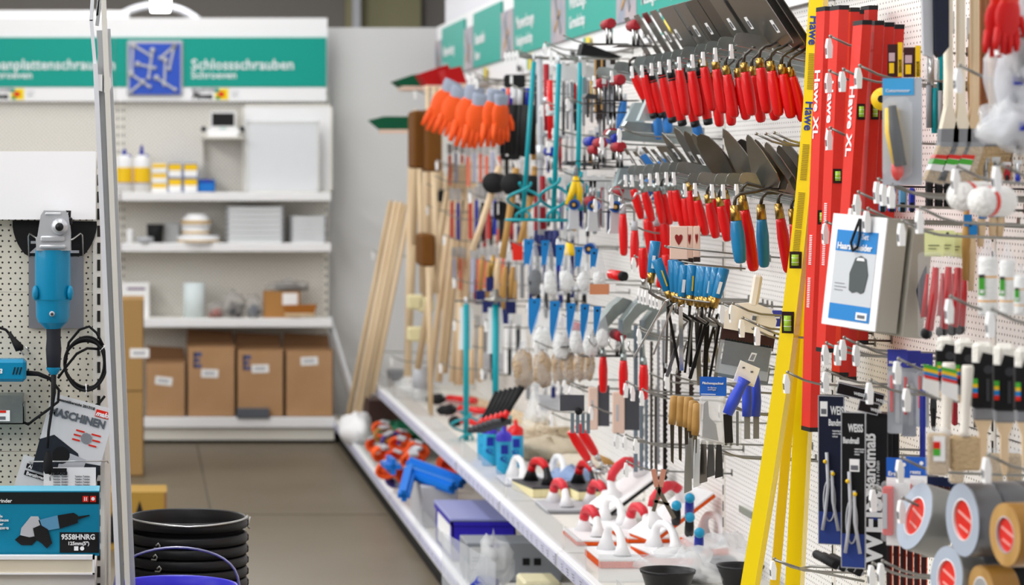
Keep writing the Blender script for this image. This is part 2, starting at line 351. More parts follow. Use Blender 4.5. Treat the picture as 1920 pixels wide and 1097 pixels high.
# goods on the back shelves
def bp(px, py, y=15.27): return at(px, py, y)
def bbox_(name, x0, y0, x1, y1, y, d, m_, label, cat, extra=None, b=.003, group=None):
    p = at(x0, y1, y); q = at(x1, y0, y); mb = MB(m_).box((0, 0, 0), (q.x-p.x, d, q.z-p.z), b)
    parts = [('body' if extra else name, mb)]
    if extra: parts += extra(q.x-p.x, q.z-p.z)
    return multi(name, parts, p, label, cat, group)
def wboard(w_, h_): return [('edge_trim', MB(OFFW).box((0, -.004, 0), (.012, 0, h_)).box((w_-.012, -.004, 0), (w_, 0, h_)).box((0, -.004, h_-.012), (w_, 0, h_)).box((0, -.004, 0), (w_, 0, .012)))]
bbox_('access_panel', 455, 196, 623, 361, 15.36, .02, WHITE, 'large white square access panel leaning at the back of the top shelf', 'panel', wboard)
bbox_('access_panel', 463, 228, 598, 361, 15.28, .025, WHITE, 'smaller white square panel leaning in front of a larger one', 'panel', lambda w_, h_: wboard(w_, h_)+[('plastic_wrap', MB(FILM).box((-.004, -.008, 0), (w_+.004, -.006, h_+.004)))])
for x0, x1, cx, lb in ((218, 248, 0, 'white glue bottle with yellow label beside the ladder on the top back shelf'), (250, 282, 1, 'white glue bottle with blue spout next to small blue and yellow boxes')):
    p = at((x0+x1)/2, 361, 15.28); r = (x1-x0)/2/S_*.98
    multi('glue_bottle', [('bottle', MB(WHITE).lathe([(0, 0), (r, 0), (r, .19), (r*.8, .215), (r*.35, .225)], 16)), ('cap', MB(BLUED).lathe([(r*.35, .22), (r*.32, .235), (.012, .245), (.006, .262+.02*cx)], 12).ball((.03, 0, .215), .014)),
        ('label', MB(YELP).lathe([(r*1.02, .06), (r*1.02, .15)], 16).m(BLUED).lathe([(r*1.02, .055), (r*1.02, .06)], 16))], p, lb, 'bottle')
k = 0
for c, (x0, x1) in enumerate(((284, 313), (315, 341), (344, 371))):
    n = 3 if c == 0 else 2
    for r_ in range(n):
        hh = 56/n; y1 = 361-hh*r_; k += 1
        bbox_('screw_box', x0, y1-hh+1, x1, y1, 15.27, .12, BLUE if c else WHITE, ['bottom', 'middle' if n == 3 else 'top', 'top'][r_]+' blue and white screw box in the '+['stack of three beside the glue bottle', 'middle stack of two', 'stack of two beside the blue bin'][c], 'box',
              lambda w_, h_: [('white_label', MB(PAPER).box((.004, -.002, .004), (w_-.004, 0, h_*.5))), ('yellow_label', MB(YELP).box((.004, -.003, h_*.5), (w_-.004, 0, h_*.94)))], .002, 'small boxes on the top back shelf')
p = at(372, 360, 15.25)
multi('storage_bin', [('bin', MB(mat('bin_blue', '1d74c9', .4)).box((0, 0, 0), (.1, .12, .004)).box((0, 0, 0), (.004, .12, .07)).box((.096, 0, 0), (.1, .12, .07)).box((0, 0, 0), (.1, .004, .055)).box((0, .116, 0), (.1, .12, .075))), ('contents', MB(BLUED).lump((.05, .06, .05), .04, .045, .025, 4))], p, 'small open blue bin on the top back shelf beside the boxes', 'bin')
p = at(418, 256, 15.3)
tag(new('wall_ledge', MB(OFFW).box((-.125, -.1, -.012), (.115, .14, 0)).box((-.12, .1, -.25), (-.115, .14, 0)).data('wall_ledge')), 'small cream ledge on the perforated panel under the screen', 'shelf').location = p
multi('display_device', [('housing', MB(WHITE).prism([(-.085, 0), (.085, 0), (.1, .04), (.075, .05), (.075, .15), (-.075, .15), (-.075, .05), (-.1, .04)], .05), [('button', MB(TEAL).box((-.02, -.028, .045), (.02, -.025, .05)))]),
    ('screen', MB(BLACK).box((-.066, -.029, .062), (.066, -.0255, .138))), ('speaker', MB(DGREY).lathe([(0, 0), (.02, 0), (.014, .03)], 10, (-.11, 0, .03), (-.3, 0, .9))), ('speaker', MB(DGREY).lathe([(0, 0), (.02, 0), (.014, .03)], 10, (.11, 0, .03), (.3, 0, .9)))], p+Vector((0, 0, .001)), 'white table-top screen device with a black display on a small ledge', 'monitor')
# second shelf
def lat(name, px, py, y, prof, m_, label, cat, n=20, d=(0, 0, 1), group=None):
    return one(name, MB(m_).lathe(prof, n, (0, 0, 0), d), at(px, py, y), label, cat, group)
lat('white_bottle', 244, 456, 15.27, [(0, 0), (.025, 0), (.02, .03), (.022, .06), (.026, .07), (.014, .085), (0, .085)], WHITE, 'small white plastic bottle at the ladder end of the second back shelf', 'bottle')
lat('black_cup', 291, 455, 15.27, [(0, 0), (.045, 0), (.052, .11), (.048, .11), (.042, .005)], BLKM, 'black plastic pipe cup standing on the second back shelf', 'cup')
lat('round_tin', 272, 456, 15.22, [(0, 0), (.05, 0), (.05, .035), (.046, .038), (0, .038)], LGREY, 'flat pale round tin before the black pipe cup', 'tin')
bbox_('white_carton', 308, 418, 336, 456, 15.3, .08, mat('carton_grey', 'a9abad', .7), 'grey white carton between black cup and strap rolls', 'carton')
for i, (px, py, r, h_, lb) in enumerate(((372, 456, .125, .045, 'widest white edging roll with tan band, lowest of three'), (367, 441, .082, .055, 'middle white edging roll with tan band'), (368, 424, .09, .075, 'domed topmost white edging roll with tan band'))):
    dm = [(0, h_), (r*.6, h_*.98), (r*.9, h_*.6)] if i == 2 else [(0, h_), (r, h_)]
    multi('edging_roll', [('roll', MB(WHITE).lathe([(0, 0), (r, 0), (r, h_*.2)]+dm[::-1], 28)), ('tan_band', MB(mat('tan', 'c9a55e', .7)).lathe([(r*1.01, h_*.2), (r*1.01, h_*.45)], 28))], at(px, py, 15.27), lb+' on the second back shelf', 'roll', 'edging rolls')
for st, (x0, x1, y0, y1, n, wh) in enumerate(((425, 532, 387, 456, 7, 'tall stack'), (545, 612, 405, 456, 6, 'short stack'))):
    hh = (y1-y0)/n
    for i in range(n):
        y_ = y1-hh*i; p = at(x0, y_, 15.22); w_ = (x1-x0)/315; h_ = hh/315
        multi('grey_tray', [('tray', MB(mat('tray_white', 'd4d7da', .5)).prism([(0, h_*.1), (.02, 0), (w_-.02, 0), (w_, h_*.9), (w_-.004, h_*.96), (w_*.5, h_*.9), (.004, h_*.96)], .18, (0, .09, 0))), ('clip', MB(GREY).box((-.004, -.004, h_*.3), (.012, .02, h_*.8))), ('clip', MB(GREY).box((w_-.012, -.004, h_*.3), (w_+.004, .02, h_*.8)))],
              p, f'pale grey ventilation tray, {nth(i, n, "from the bottom")} of the {wh}', 'tray', 'pale trays stacked on the second back shelf')
# third shelf
bbox_('white_carton', 228, 530, 280, 598, 15.28, .1, PAPER, 'white printed carton on the third back shelf behind tall cardboard box', 'carton', lambda w_, h_: [('print', MB(mat('plum', '6a4b78', .6)).box((w_*.2, -.002, h_*.8), (w_*.85, 0, h_*.86)))])
lat('paper_roll', 364, 598, 15.27, [(0, 0), (.064, 0), (.064, .215), (.02, .215), (.02, .2)], mat('roll_blue_white', 'd9e4e6', .8), 'upright pale roll of paper on the third back shelf', 'roll', 28)
PLB = clear('dusty_film', 'c8c4c0', .35, .3)
for i, (px, py, rx, rz, m_, lb) in enumerate(((405, 597, .05, .05, mat('rust', 'a8433a', .7), 'clear bag of reddish fittings on the third back shelf'), (440, 597, .07, .08, DGREY, 'large clear bag of grey fittings on the third back shelf'), (476, 597, .05, .07, mat('slate', '5a6678', .6), 'clear bag of slate fittings against the cardboard box'))):
    multi('fittings_bag', [('film', MB(PLB).lump((0, 0, rz*.95), rx, .05, rz, i, 14, .3)), ('fittings', MB(m_).lump((0, 0, rz*.6), rx*.75, .04, rz*.5, i+9, 12, .5))], at(px, py, 15.25), lb, 'bag')
CDB = mat('cardboard_tan', 'b07f48', .8)
multi('cardboard_box', [('box', MB(CDB).box((0, 0, 0), (.215, .14, .16))), ('paper_label', MB(PAPER).box((.11, -.002, .08), (.2, 0, .15)))], at(495, 597, 15.24), 'small tan cardboard box with white label on the third back shelf', 'box')
multi('fittings_bag', [('film', MB(PLB).lump((0, 0, .03), .12, .06, .035, 21, 14, .35)), ('fittings', MB(DGREY).lump((0, 0, .02), .09, .04, .022, 22, 12, .5))], at(545, 546, 15.28), 'dark bag lying on top of the small tan box', 'bag')
multi('scrub_brush', [('block', MB(WOOD).box((-.09, 0, 0), (.09, .05, .022), .006)), ('bristles', MB(mat('orange_bristle', 'b5702c', .95, bump=(200, 1))).prism([(-.085, 0), (.085, 0), (.1, .05), (-.1, .045)], .045, (0, .025, .022)))], at(563, 594, 15.13), 'orange brown scrubbing brush lying at the shelf edge before tan box', 'brush')
# cardboard boxes on the base shelf
def carton(px0, px1, py0, py1, y, d, label, lab, mark=False, flaps=True, m_=CARD, tilt=0):
    p = at(px0, py1, y); q = at(px1, py0, y); w_, h_ = q.x-p.x, q.z-p.z; t = .005
    parts = [('box', MB(m_).box((0, 0, 0), (w_, t, h_)).box((0, d-t, 0), (w_, d, h_)).box((0, 0, 0), (t, d, h_)).box((w_-t, 0, 0), (w_, d, h_)).box((0, 0, 0), (w_, d, t)))]
    if flaps: parts += [('flap', MB(CARDD).bar((w_/2, d, h_), (w_/2, d-.03, h_+.09), w_*.98, .004, (1, 0, 0)) if 0 else MB(CARDD).prism([(0, 0), (w_, 0), (w_*.97, .07), (w_*.03, .085)], .004, (0, d-.004, h_)))]
    else: parts += [('flap', MB(m_).box((0, 0, h_), (w_, d, h_+.004)))]
    if lab: parts.append(('paper_label', MB(PAPER).prism([(-.05, -.024), (.05, -.024), (.05, .024), (-.05, .024)], .002, (w_*lab[0], -.001, h_*lab[1]), (1, 0, lab[2]), (-lab[2], 0, 1)).m(LGREY).prism([(-.035, -.008), (.03, -.008), (.03, .01), (-.035, .01)], .001, (w_*lab[0], -.0026, h_*lab[1]), (1, 0, lab[2]), (-lab[2], 0, 1))))
    if mark: parts.append(('printed_mark', MB(mat('mark_blue', '4d5a86', .7)).box((w_*.13, -.002, h_*.7), (w_*.17, 0, h_*.92)).box((w_*.13, -.002, h_*.86), (w_*.3, 0, h_*.92)).box((w_*.13, -.002, h_*.7), (w_*.3, 0, h_*.75)).box((w_*.13, -.002, h_*.78), (w_*.26, 0, h_*.83))))
    return multi('cardboard_box', parts, TR(p), label, 'box')
carton(272, 348, 681, 782, 15.03, .3, 'lowest open cardboard box on the base shelf, nearest the tall carton', (.46, .67, -.12))
carton(351, 441, 650, 782, 15.03, .3, 'open cardboard box with blue corner mark and label below it on base shelf', (.47, .62, -.03), True)
carton(444, 532, 656, 782, 15.03, .3, 'open cardboard box with blue mark, behind the dark foam block', (.5, .72, .02), True)
carton(535, 625, 657, 782, 15.03, .3, 'open cardboard box nearest the long side shelving, label near its top', (.5, .84, .05))
one('foam_block', MB(mat('slate_foam', '5c6068', .9, bump=(90, .5))).box((-.095, -.06, 0), (.095, -.01, .058), .004), at(474, 783, 15.03)+Vector((0, 0, .0)), 'dark grey foam block lying before a cardboard box on base shelf', 'block')
carton(150, 270, 735, 893, 13.4, .4, 'large brown carton on the floor beside the ladder, under another carton', None, flaps=False, m_=mat('carton_brown', 'a98552', .8))
carton(150, 270, 563, 734, 13.4, .4, 'large brown carton stacked on top of another beside the ladder', (.93, .42, 0), flaps=False, m_=mat('carton_brown', 'a98552', .8))
P_ = at(150, 0, 9.0)
p = on(300, 1025, 0); p = Vector((0, 0, 0)) if 0 else p
w_ = .34
multi('ochre_box', [('box', MB(CARDY).box((-w_, 0, 0), (0, .25, .245))), ('printed_arrow', MB(BLKM).prism([(-.17, .03), (-.06, .03), (-.115, .21)], .002, (0, -.001, 0))), ('printed_arrow', MB(BLKM).prism([(-.3, .03), (-.19, .03), (-.2, .21)], .002, (0, -.001, 0))), ('edge_strip', MB(CARDD).box((-.012, -.002, 0), (0, 0, .245)))],
      at(313, 1032, 10.78)*1, 'ochre carton with black arrows on the floor behind the black buckets', 'box')

# ---------------------------------------------------------------- grinder display on the near end
YE = 6.5; SE = F/YE
def ex(px): return (px-VX)/SE
def ez(py): return H-(py-VY)/SE
def ep(px, py, dy=0): return Vector((ex(px), YE-dy, ez(py)))
XE = ex(183)
multi('end_display', [('back_panel', MB(PEGL).box((-1.3, YE, ez(845)), (XE-.012, YE+.02, ez(548))).box((-1.3, YE, .1), (XE-.012, YE+.02, ez(847))).box((-1.3, YE, ez(546)), (XE-.012, YE+.02, ez(290)))),
    ('upright', upright(XE+.003, YE, 0, ez(285), step=.0432)),
    ('side_panel', MB(PEGL if 0 else OFFW).box((XE+.018, YE+.02, 0), (XE+.022, YE+.95, ez(285)))),
    ('shelf', MB(OFFW).box((-1.3, 6.16, ez(1042)-.04), (XE-.001, YE, ez(1042)+.005)), [('price_rail', MB(mat('rail_cream', 'd8cfba', .5)).box((-1.3, 6.14, H-(1075-VY)*6.14/F), (XE-.004, 6.16, H-(1048-VY)*6.14/F)).m(WHITE).box((-1.3, 6.136, H-(1049-VY)*6.14/F), (XE-.001, 6.16, H-(1042-VY)*6.14/F)).box((-1.3, 6.136, H-(1077-VY)*6.14/F), (XE-.001, 6.16, H-(1074-VY)*6.14/F)).box((XE-.006, 6.136, H-(1077-VY)*6.14/F), (XE-.001, 6.16, H-(1042-VY)*6.14/F)))]),
    ('header_board', MB(WHITE).box((-1.3, YE-.05, ez(411)), (ex(180), YE-.03, ez(284))))], (0, 0, 0), 'cream perforated end display holding the blue angle grinders', 'shelving')
# cutting disc shaped holder with perforated steel plate
dsc = [(ex(24)+.0, ez(413))]+[(ex(103)+.108*math.cos(a), ez(413)+.108*math.sin(a)*1.12) for a in [PI+PI*i/24 for i in range(1, 24)]]+[(ex(183)-.002, ez(415))]
dsc = [(a, max(b, ez(480))) for a, b in dsc]
multi('grinder_stand', [('dark_plate', MB(BLACK).prism(dsc, .003, (0, YE-.012, 0)), [('lettering', txt('ZIEL', .04, LGREY, (ex(58), YE-.0145, ez(473)), bold=.04, sx=1.6))]),
    ('steel_plate', MB(mat('perforated_steel', '9a9ca2', .4, .6)).box((ex(54), YE-.012, ez(615)), (ex(157), YE-.008, ez(481))).m(LGREY), [] and [('slots', (lambda q: [q.box((ex(x), YE-.0135, ez(y+6)), (ex(x+6), YE-.0118, ez(y))) for x in (58, 72, 134, 147) for y in range(488, 612, 13)] and q)(MB(LGREY)))]),
    ('wire_arm', MB(CHROME).tube([ep(55, 480, .02), ep(54, 443, .03), ep(57, 437, .04), ep(70, 445, .07), ep(76, 450, .08)], .0022)),
    ('wire_arm', MB(CHROME).tube([ep(156, 480, .02), ep(155, 440, .03), ep(151, 437, .04), ep(138, 447, .07), ep(130, 450, .08)], .0022))], (0, 0, 0), 'black half disc and perforated steel plate holding the upright grinder', 'holder')
# the upright angle grinder
GB = mat('grinder_teal', '0282ac', .38, coat=.2); GS = mat('cast_silver', 'c6c8cc', .38, .45); GD = mat('grinder_rubber', '23252e', .55)
gx = lambda px: (px-103)/SE; gz = lambda py: (690-py)/SE
def gl(prof, m_, dx=0, sc=(1, .8), y=0): return MB(m_).lathe([(r/SE, gz(py)) for r, py in prof], 26, (dx, y, 0), sc=sc)
body = gl([(27, 600), (31, 590), (32, 548), (33, 540), (33, 480), (32, 466)], GB, gx(101.5)); body.m(GB).ball((gx(70), -.02, gz(545)), .012, 12, (.7, 1, 1.6)).ball((gx(134), -.02, gz(545)), .012, 12, (.7, 1, 1.6))
body.v = [(x, y, z) for x, y, z in body.v]
neckp = gl([(14, 612), (20, 606), (27, 600)], GB, gx(101.5))
head = MB(GS).prism([(gx(72), gz(467)), (gx(134), gz(467)), (gx(135), gz(436)), (gx(131), gz(402)), (gx(126), gz(394)), (gx(86), gz(393)), (gx(80), gz(402)), (gx(74), gz(440)), (gx(71), gz(445))], .06, (0, 0, 0))
head.lathe([(0, -.034), (.017, -.034), (.021, -.022), (.021, .0)], 18, (gx(115), -.012, gz(423)), (0, 1, 0)).box((gx(80), -.038, gz(450)), (gx(124), -.028, gz(440)), .003).box((gx(78), -.04, gz(463)), (gx(126), -.028, gz(456)), .003).box((gx(88), -.033, gz(402)), (gx(118), -.028, gz(397)), .002)
multi('angle_grinder', [('motor_housing', body.m(mat('grinder_dark_teal', '0c6f8e', .45)).box((gx(69.5), -.0375, gz(558.5)), (gx(133), -.0372, gz(557))), [('screw', MB(LGREY).lathe([(0, -.041), (.006, -.041), (.007, -.034)], 12, (gx(101), 0, gz(583)), (0, 1, 0)).m(DGREY).lathe([(0, -.043), (.0035, -.043), (.004, -.04)], 10, (gx(101), 0, gz(583)), (0, 1, 0)))]),  # thin darker teal line across the motor housing
    ('collar', neckp), ('gear_head', head, [('spindle_lock', MB(BLACK).lathe([(0, -.052), (.0095, -.052), (.0105, -.046), (.0105, -.044)], 16, (gx(115), -.01, gz(423)), (0, 1, 0)))]),
    ('guard_lever', MB(BLACK).box((gx(128), -.02, gz(420)), (gx(138), .0, gz(406)), .003).tube([(gx(126), -.01, gz(396)), (gx(133), -.01, gz(395)), (gx(132), -.01, gz(408))], .004, 8)),
    ('handle', gl([(0, 686), (10, 686), (12.5, 684), (14.5, 650), (13, 630), (13.5, 612), (14, 604)], GD), ), ('handle_cap', gl([(6, 697), (9, 693), (13.5, 686), (13.5, 683)], GB)),
    ('cord', MB(BLKM).tube([(0, 0, gz(692)), (0, -.004, gz(730)), (gx(100), -.004, gz(760)), (gx(94), -.006, gz(800)), (gx(92), -.008, gz(832))], [.007, .0065, .004, .0038, .0038], 10), [('plug', MB(BLKM).lathe([(.005, 0), (.011, -.02), (.013, -.045), (.008, -.055)], 12, (gx(93), -.01, gz(838)), (0, 0, 1), sc=(1, .8)).m(CHROME).tube([(gx(96), -.01, gz(878)), (gx(97), -.01, gz(892))], .0022))])],
    Vector((ex(103), YE-.1, ez(690)-.0)), 'teal and silver angle grinder hanging upright on the end display', 'angle grinder')
# second grinder lying across the edge of the picture
def rod(prof, m_): return MB(m_).lathe(prof, 22, (0, 0, 0), (1, 0, 0))
q = ep(0, 689, .08)
multi('angle_grinder', [('motor_housing', MB(GB).box((-.22, -.03, -.028), (.071, .03, .028), .008), [('vent', MB(BLKM).prism([(.045, -.009), (.048, -.009), (.053, .009), (.05, .009)], .002, (0, -.031, 0)).prism([(.053, -.009), (.056, -.009), (.061, .009), (.058, .009)], .002, (0, -.031, 0)).prism([(.037, -.009), (.040, -.009), (.045, .009), (.042, .009)], .002, (0, -.031, 0))), ('lettering', txt('makita', .024, WHITE, (-.052, -.0315, -.006), bold=.015, shear=.3))]),
    ('gear_head', MB(GS).box((-.3, -.03, -.03), (-.22, .03, .03), .008)),
    ('cord', MB(BLKM).tube([(.07, 0, -.008), (.1, 0, -.01), (.13, 0, -.022), (.152, 0, -.05), (.15, 0, -.08), (.125, 0, -.1), (.09, 0, -.125), (.075, .01, -.138), (.06, .02, -.132), (.045, .03, -.12)], [.007, .006, .005]+[.0036]*7, 10))],
    q, 'teal angle grinder lying level on hooks, cut by the picture edge', 'angle grinder')
# coiled cord and hanging plug
cl = []
for i in range(150):
    a = 2.6+i*.13; r = 1-.012*math.sin(i*.2); cl.append(ep(160+38*math.cos(a)*r+2*math.sin(i*.06), 678+ (46+5*math.sin(i*.11))*math.sin(-a)*r, .05+.01*math.sin(i*.09)))
coil = MB(BLKM).tube(cl, .0034, 7).tube([ep(122, 690, .05), ep(130, 640, .05), ep(150, 616, .05), ep(168, 610, .05), ep(182, 622, .05), ep(194, 645, .05)], .0034, 7).tube([ep(110, 706, .05), ep(125, 685, .055), ep(145, 660, .06), ep(165, 650, .06), ep(185, 652, .05)], .0034, 7)
coil.tube([ep(197, 740, .04), ep(186, 754, .04), ep(170, 763, .04)], .0034, 7)
multi('power_cord', [('coil', coil), ('cable_tie', MB(WHITE).tube([ep(162, 716, .06), ep(163, 731, .062), ep(161, 738, .06)], .0016, 6)), ('cable_tie', MB(WHITE).tube([ep(188, 655, .06), ep(198, 645, .062)], .0012, 6))], (0, 0, 0), 'coiled black power cord hanging beside the upright grinder', 'cord')
multi('power_cord', [('cord', MB(BLKM).tube([ep(-20, 614, .03), ep(0, 613, .03), ep(12, 617, .03), ep(20, 626, .03)], .0035, 8)), ('plug', MB(BLKM).tube([ep(18, 622, .03), ep(24, 632, .03), ep(30, 640, .035), ep(36, 650, .035), ep(45, 650, .035)], [.005, .006, .009, .013, .006], 10).m(CHROME).tube([ep(40, 655, .035), ep(46, 664, .035)], .0022).tube([ep(49, 648, .035), ep(56, 657, .035)], .0022))], (0, 0, 0), 'black plug and cord hanging above the level grinder', 'cord')
# zinc tray with price label
multi('metal_tray', [('tray', MB(ZINC).box((-.3, -.09, 0), (ex(48)-ex(0), -.086, .045)).box((-.3, -.09, .0), (ex(48)-ex(0), 0, .003)).box((-.3, -.09, .045), (ex(45)-ex(0), .0, .072)).box((ex(46)-ex(0), -.09, 0), (ex(48)-ex(0), 0, .05))), ('price_card', MB(PAPER).box((-.06, -.094, .008), (ex(22)-ex(0), -.092, .035)), [('red_stripe', MB(REDF).box((-.06, -.095, .029), (ex(15)-ex(0), -.0935, .035))), ('barcode', MB(INKG).box((-.01, -.095, .012), (ex(14)-ex(0), -.0935, .02)))])],
      ep(0, 789, 0), 'zinc holder tray with white price card below the level grinder', 'tray')
# leaflets
def leaf(lst, **k): pass
c = ep(139, 820, .06); A = -.265
Rm = Matrix.Translation(c) @ Matrix.Rotation(-A, 4, 'Y')
def L_(mb): return mb
LG = mat('leaflet_grey', 'd8d9db', .6)
lw, lh = .165, .2
def lt(s, size, m_, x, z, y=-.004, **k): return txt(s, size, m_, (x, y, z), **k)
multi('leaflet', [('cover', MB(LG).box((-lw/2, -.002, -lh/2), (lw/2, .002, lh/2))),
    ('picture', MB(mat('leaflet_dark', '20262f', .6)).prism([(-lw/2, -lh/2), (lw/2, -lh/2), (lw/2, -.045), (.03, -.05), (.02, -.03), (-.05, -.0), (-lw/2, -.02)], .001, (0, -.003, 0)).m(LGREY).prism([(-.02, -lh/2), (.04, -lh/2), (.045, -.04), (.0, -.035), (-.02, -.05)], .001, (0, -.004, 0)).m(BLKM).lathe([(0, 0), (.022, 0)], 16, (-.02, -.005, -.045), (0, -1, 0))),
    ('lettering', lt('MASCHINEN', .0275, mat('ink_slate', '5a6068', .6), -.077, .047, bold=.04, sx=.93)), ('lettering', lt('Gesamtübersicht 2017/18', .0095, INK, -.068, .086, bold=.03)),
    ('logo', MB(REDF).box((.036, -.004, .072), (lw/2, -.0025, .09)), [('lettering', lt('makita', .017, WHITE, .037, .075, -.005, bold=.04, shear=.3))]),
    ('red_captions', MB(REDF).prism([(.0, .024), (.022, .024), (.022, .028), (0, .028)], .001, (0, -.004, 0)).prism([(-.003, .012), (.015, .012), (.015, .016), (-.003, .016)], .001, (0, -.004, 0)).prism([(-.004, 0), (.016, 0), (.016, .004), (-.004, .004)], .001, (0, -.004, 0)).prism([(.04, .024), (.064, .024), (.064, .028), (.04, .028)], .001, (0, -.004, 0)).prism([(.046, .01), (.066, .01), (.066, .014), (.046, .014)], .001, (0, -.004, 0)).prism([(.04, -.004), (.06, -.004), (.06, 0), (.04, 0)], .001, (0, -.004, 0)).m(GREY).lathe([(0, 0), (.014, 0)], 9, (.03, -.005, .012), (0, -1, 0)))],
    Rm, 'tilted grey leaflet reading MASCHINEN above the boxed grinder', 'leaflet')
Rm2 = Matrix.Translation(ep(75, 880, .05)) @ Matrix.Rotation(.3, 4, 'Y')
multi('leaflet', [('cover', MB(LG).box((-.05, -.002, -.05), (.07, .002, .03))), ('lettering', MB(BLKM).box((-.035, -.004, .0), (.05, -.0025, .012)).box((-.035, -.004, -.018), (.05, -.0025, -.006))), ('lettering', lt('Akku, Netz', .012, WHITE, -.03, .002, -.005, bold=.03)), ('lettering', lt('Benzingeräte', .012, WHITE, -.03, -.016, -.005, bold=.03))], Rm2, 'second grey leaflet with black bars half behind a white card', 'leaflet')
c = ep(84, 908, .08)
multi('address_card', [('card', MB(PAPER).box((0, -.001, 0), (.131, .001, .052))), ('lettering', MB(INK).box((.016, -.003, .041), (.058, -.0015, .05))), ('lettering', lt('makita', .016, INK, .016, .034, -.003, bold=.05, shear=.3))]+
      [('lettering', lt('Service  GmbH', .006, INKG, .024, .028-.007*i, -.003)) for i in range(4)]+[('lettering', lt('Telefon Telefax', .006, INKG, .078, .028-.007*i, -.003)) for i in range(4)]+[('red_stripe', MB(REDF).box((.005, -.0025, 0), (.11, -.0012, .005)))], c, 'white printed card standing in the wire holder before the leaflets', 'card')
one('wire_holder', MB(CHROME).tube([ep(58, 858, .09), ep(202, 857, .09)], .0018).tube([ep(74, 909, .1), ep(186, 905, .1)], .0018).tube([ep(58, 858, .09), ep(60, 870, .0)], .0018).tube([ep(202, 857, .09), ep(203, 868, 0)], .0018).tube([ep(74, 909, .1), ep(75, 903, .1), ep(90, 903, .1)], .0018), (0, 0, 0), 'thin wire leaflet holder across the perforated end panel', 'holder')
# boxed angle grinder
BXT = mat('box_teal', '047fa2', .45); yb = 6.17; sb = F/yb
def qx(px): return (px-VX)/sb
def qz(py): return H-(py-VY)/sb
fr = yb
gp = MB(BLKM)
def pp(*a): return [(qx(x), qz(y)) for x, y in a]
gp = MB(BLKM).prism(pp((28, 1012), (38, 1003), (60, 1003), (70, 1012), (60, 1022), (40, 1022)), .001, (0, fr-.002, 0)).m(LGREY).prism(pp((38, 1003), (40, 990), (58, 968), (72, 968), (78, 985), (66, 1005), (55, 1007)), .001, (0, fr-.003, 0)).m(mat('print_blue', '5b93b8', .5)).prism(pp((72, 975), (108, 966), (113, 990), (80, 996)), .001, (0, fr-.003, 0)).m(BLKM)
gp.prism(pp((108, 966), (138, 961), (146, 966), (146, 980), (112, 991)), .001, (0, fr-.004, 0)).prism(pp((146, 968), (168, 965), (168, 967), (146, 974)), .001, (0, fr-.004, 0)).prism(pp((62, 990), (76, 984), (90, 992), (98, 1018), (88, 1028), (78, 1018), (66, 1010)), .001, (0, fr-.005, 0))
multi('grinder_carton', [('carton', MB(BXT).box((-1.2, fr, qz(1042)), (qx(186), fr+.1, qz(921)))), ('black_band', MB(BLKM).box((-1.2, fr-.001, qz(945)), (qx(186), fr, qz(923)))),
    ('lid_flap', MB(mat('lid_blue', '6fc0dc', .5)).box((-1.2, fr, qz(921)), (qx(186), fr+.1, qz(921)+.001))), ('printed_grinder', gp),
    ('number_panel', MB(BLKM).box((qx(112), fr-.002, qz(1036)), (qx(186), fr, qz(998))), [('lettering', txt('9558HNRG', .0175, LETW, (qx(115), fr-.004, qz(1011)), bold=.03, sx=.96)), ('lettering', txt('125mm(5")', .0115, LETW, (qx(127), fr-.004, qz(1021.5)), bold=.03)), ('symbols', MB(LETW).box((qx(139), fr-.004, qz(1032)), (qx(147), fr-.003, qz(1024))).lathe([(0, 0), (.0052, 0)], 12, (qx(154), fr-.004, qz(1028)), (0, -1, 0)))]),
    ('red_symbol', MB(REDF).box((qx(155), fr-.003, qz(941)), (qx(166), fr-.001, qz(930))), [('mark', MB(WHITE).box((qx(158), fr-.004, qz(939)), (qx(159.5), fr-.003, qz(932))).box((qx(161.5), fr-.004, qz(939)), (qx(163), fr-.003, qz(932))))]),
    ('red_symbol', MB(REDF).box((qx(169), fr-.003, qz(941)), (qx(180), fr-.001, qz(930))), [('mark', MB(WHITE).lathe([(0, 0), (.0045, 0)], 10, (qx(174.5), fr-.004, qz(935)), (0, -1, 0)))]),
    ('lettering', txt('Angle Grinder', .0125, LETW, (qx(-34), fr-.003, qz(942)), bold=.02)), ('lettering', txt('Angle\nMeuleuse\nSlijper\nмашина', .0095, LETW, (qx(-12), fr-.003, qz(970)), bold=.02))],
    (0, 0, 0), 'teal and black carton printed with an angle grinder and 9558HNRG', 'box')
one('dark_carton', MB(mat('dark_teal_box', '0e3c4c', .5)).box((-.5, 6.2, ez(1200)), (XE-.04, 6.45, ez(1092)), .003), (0, 0, 0), 'dark teal carton in shadow below the shelf edge', 'box')
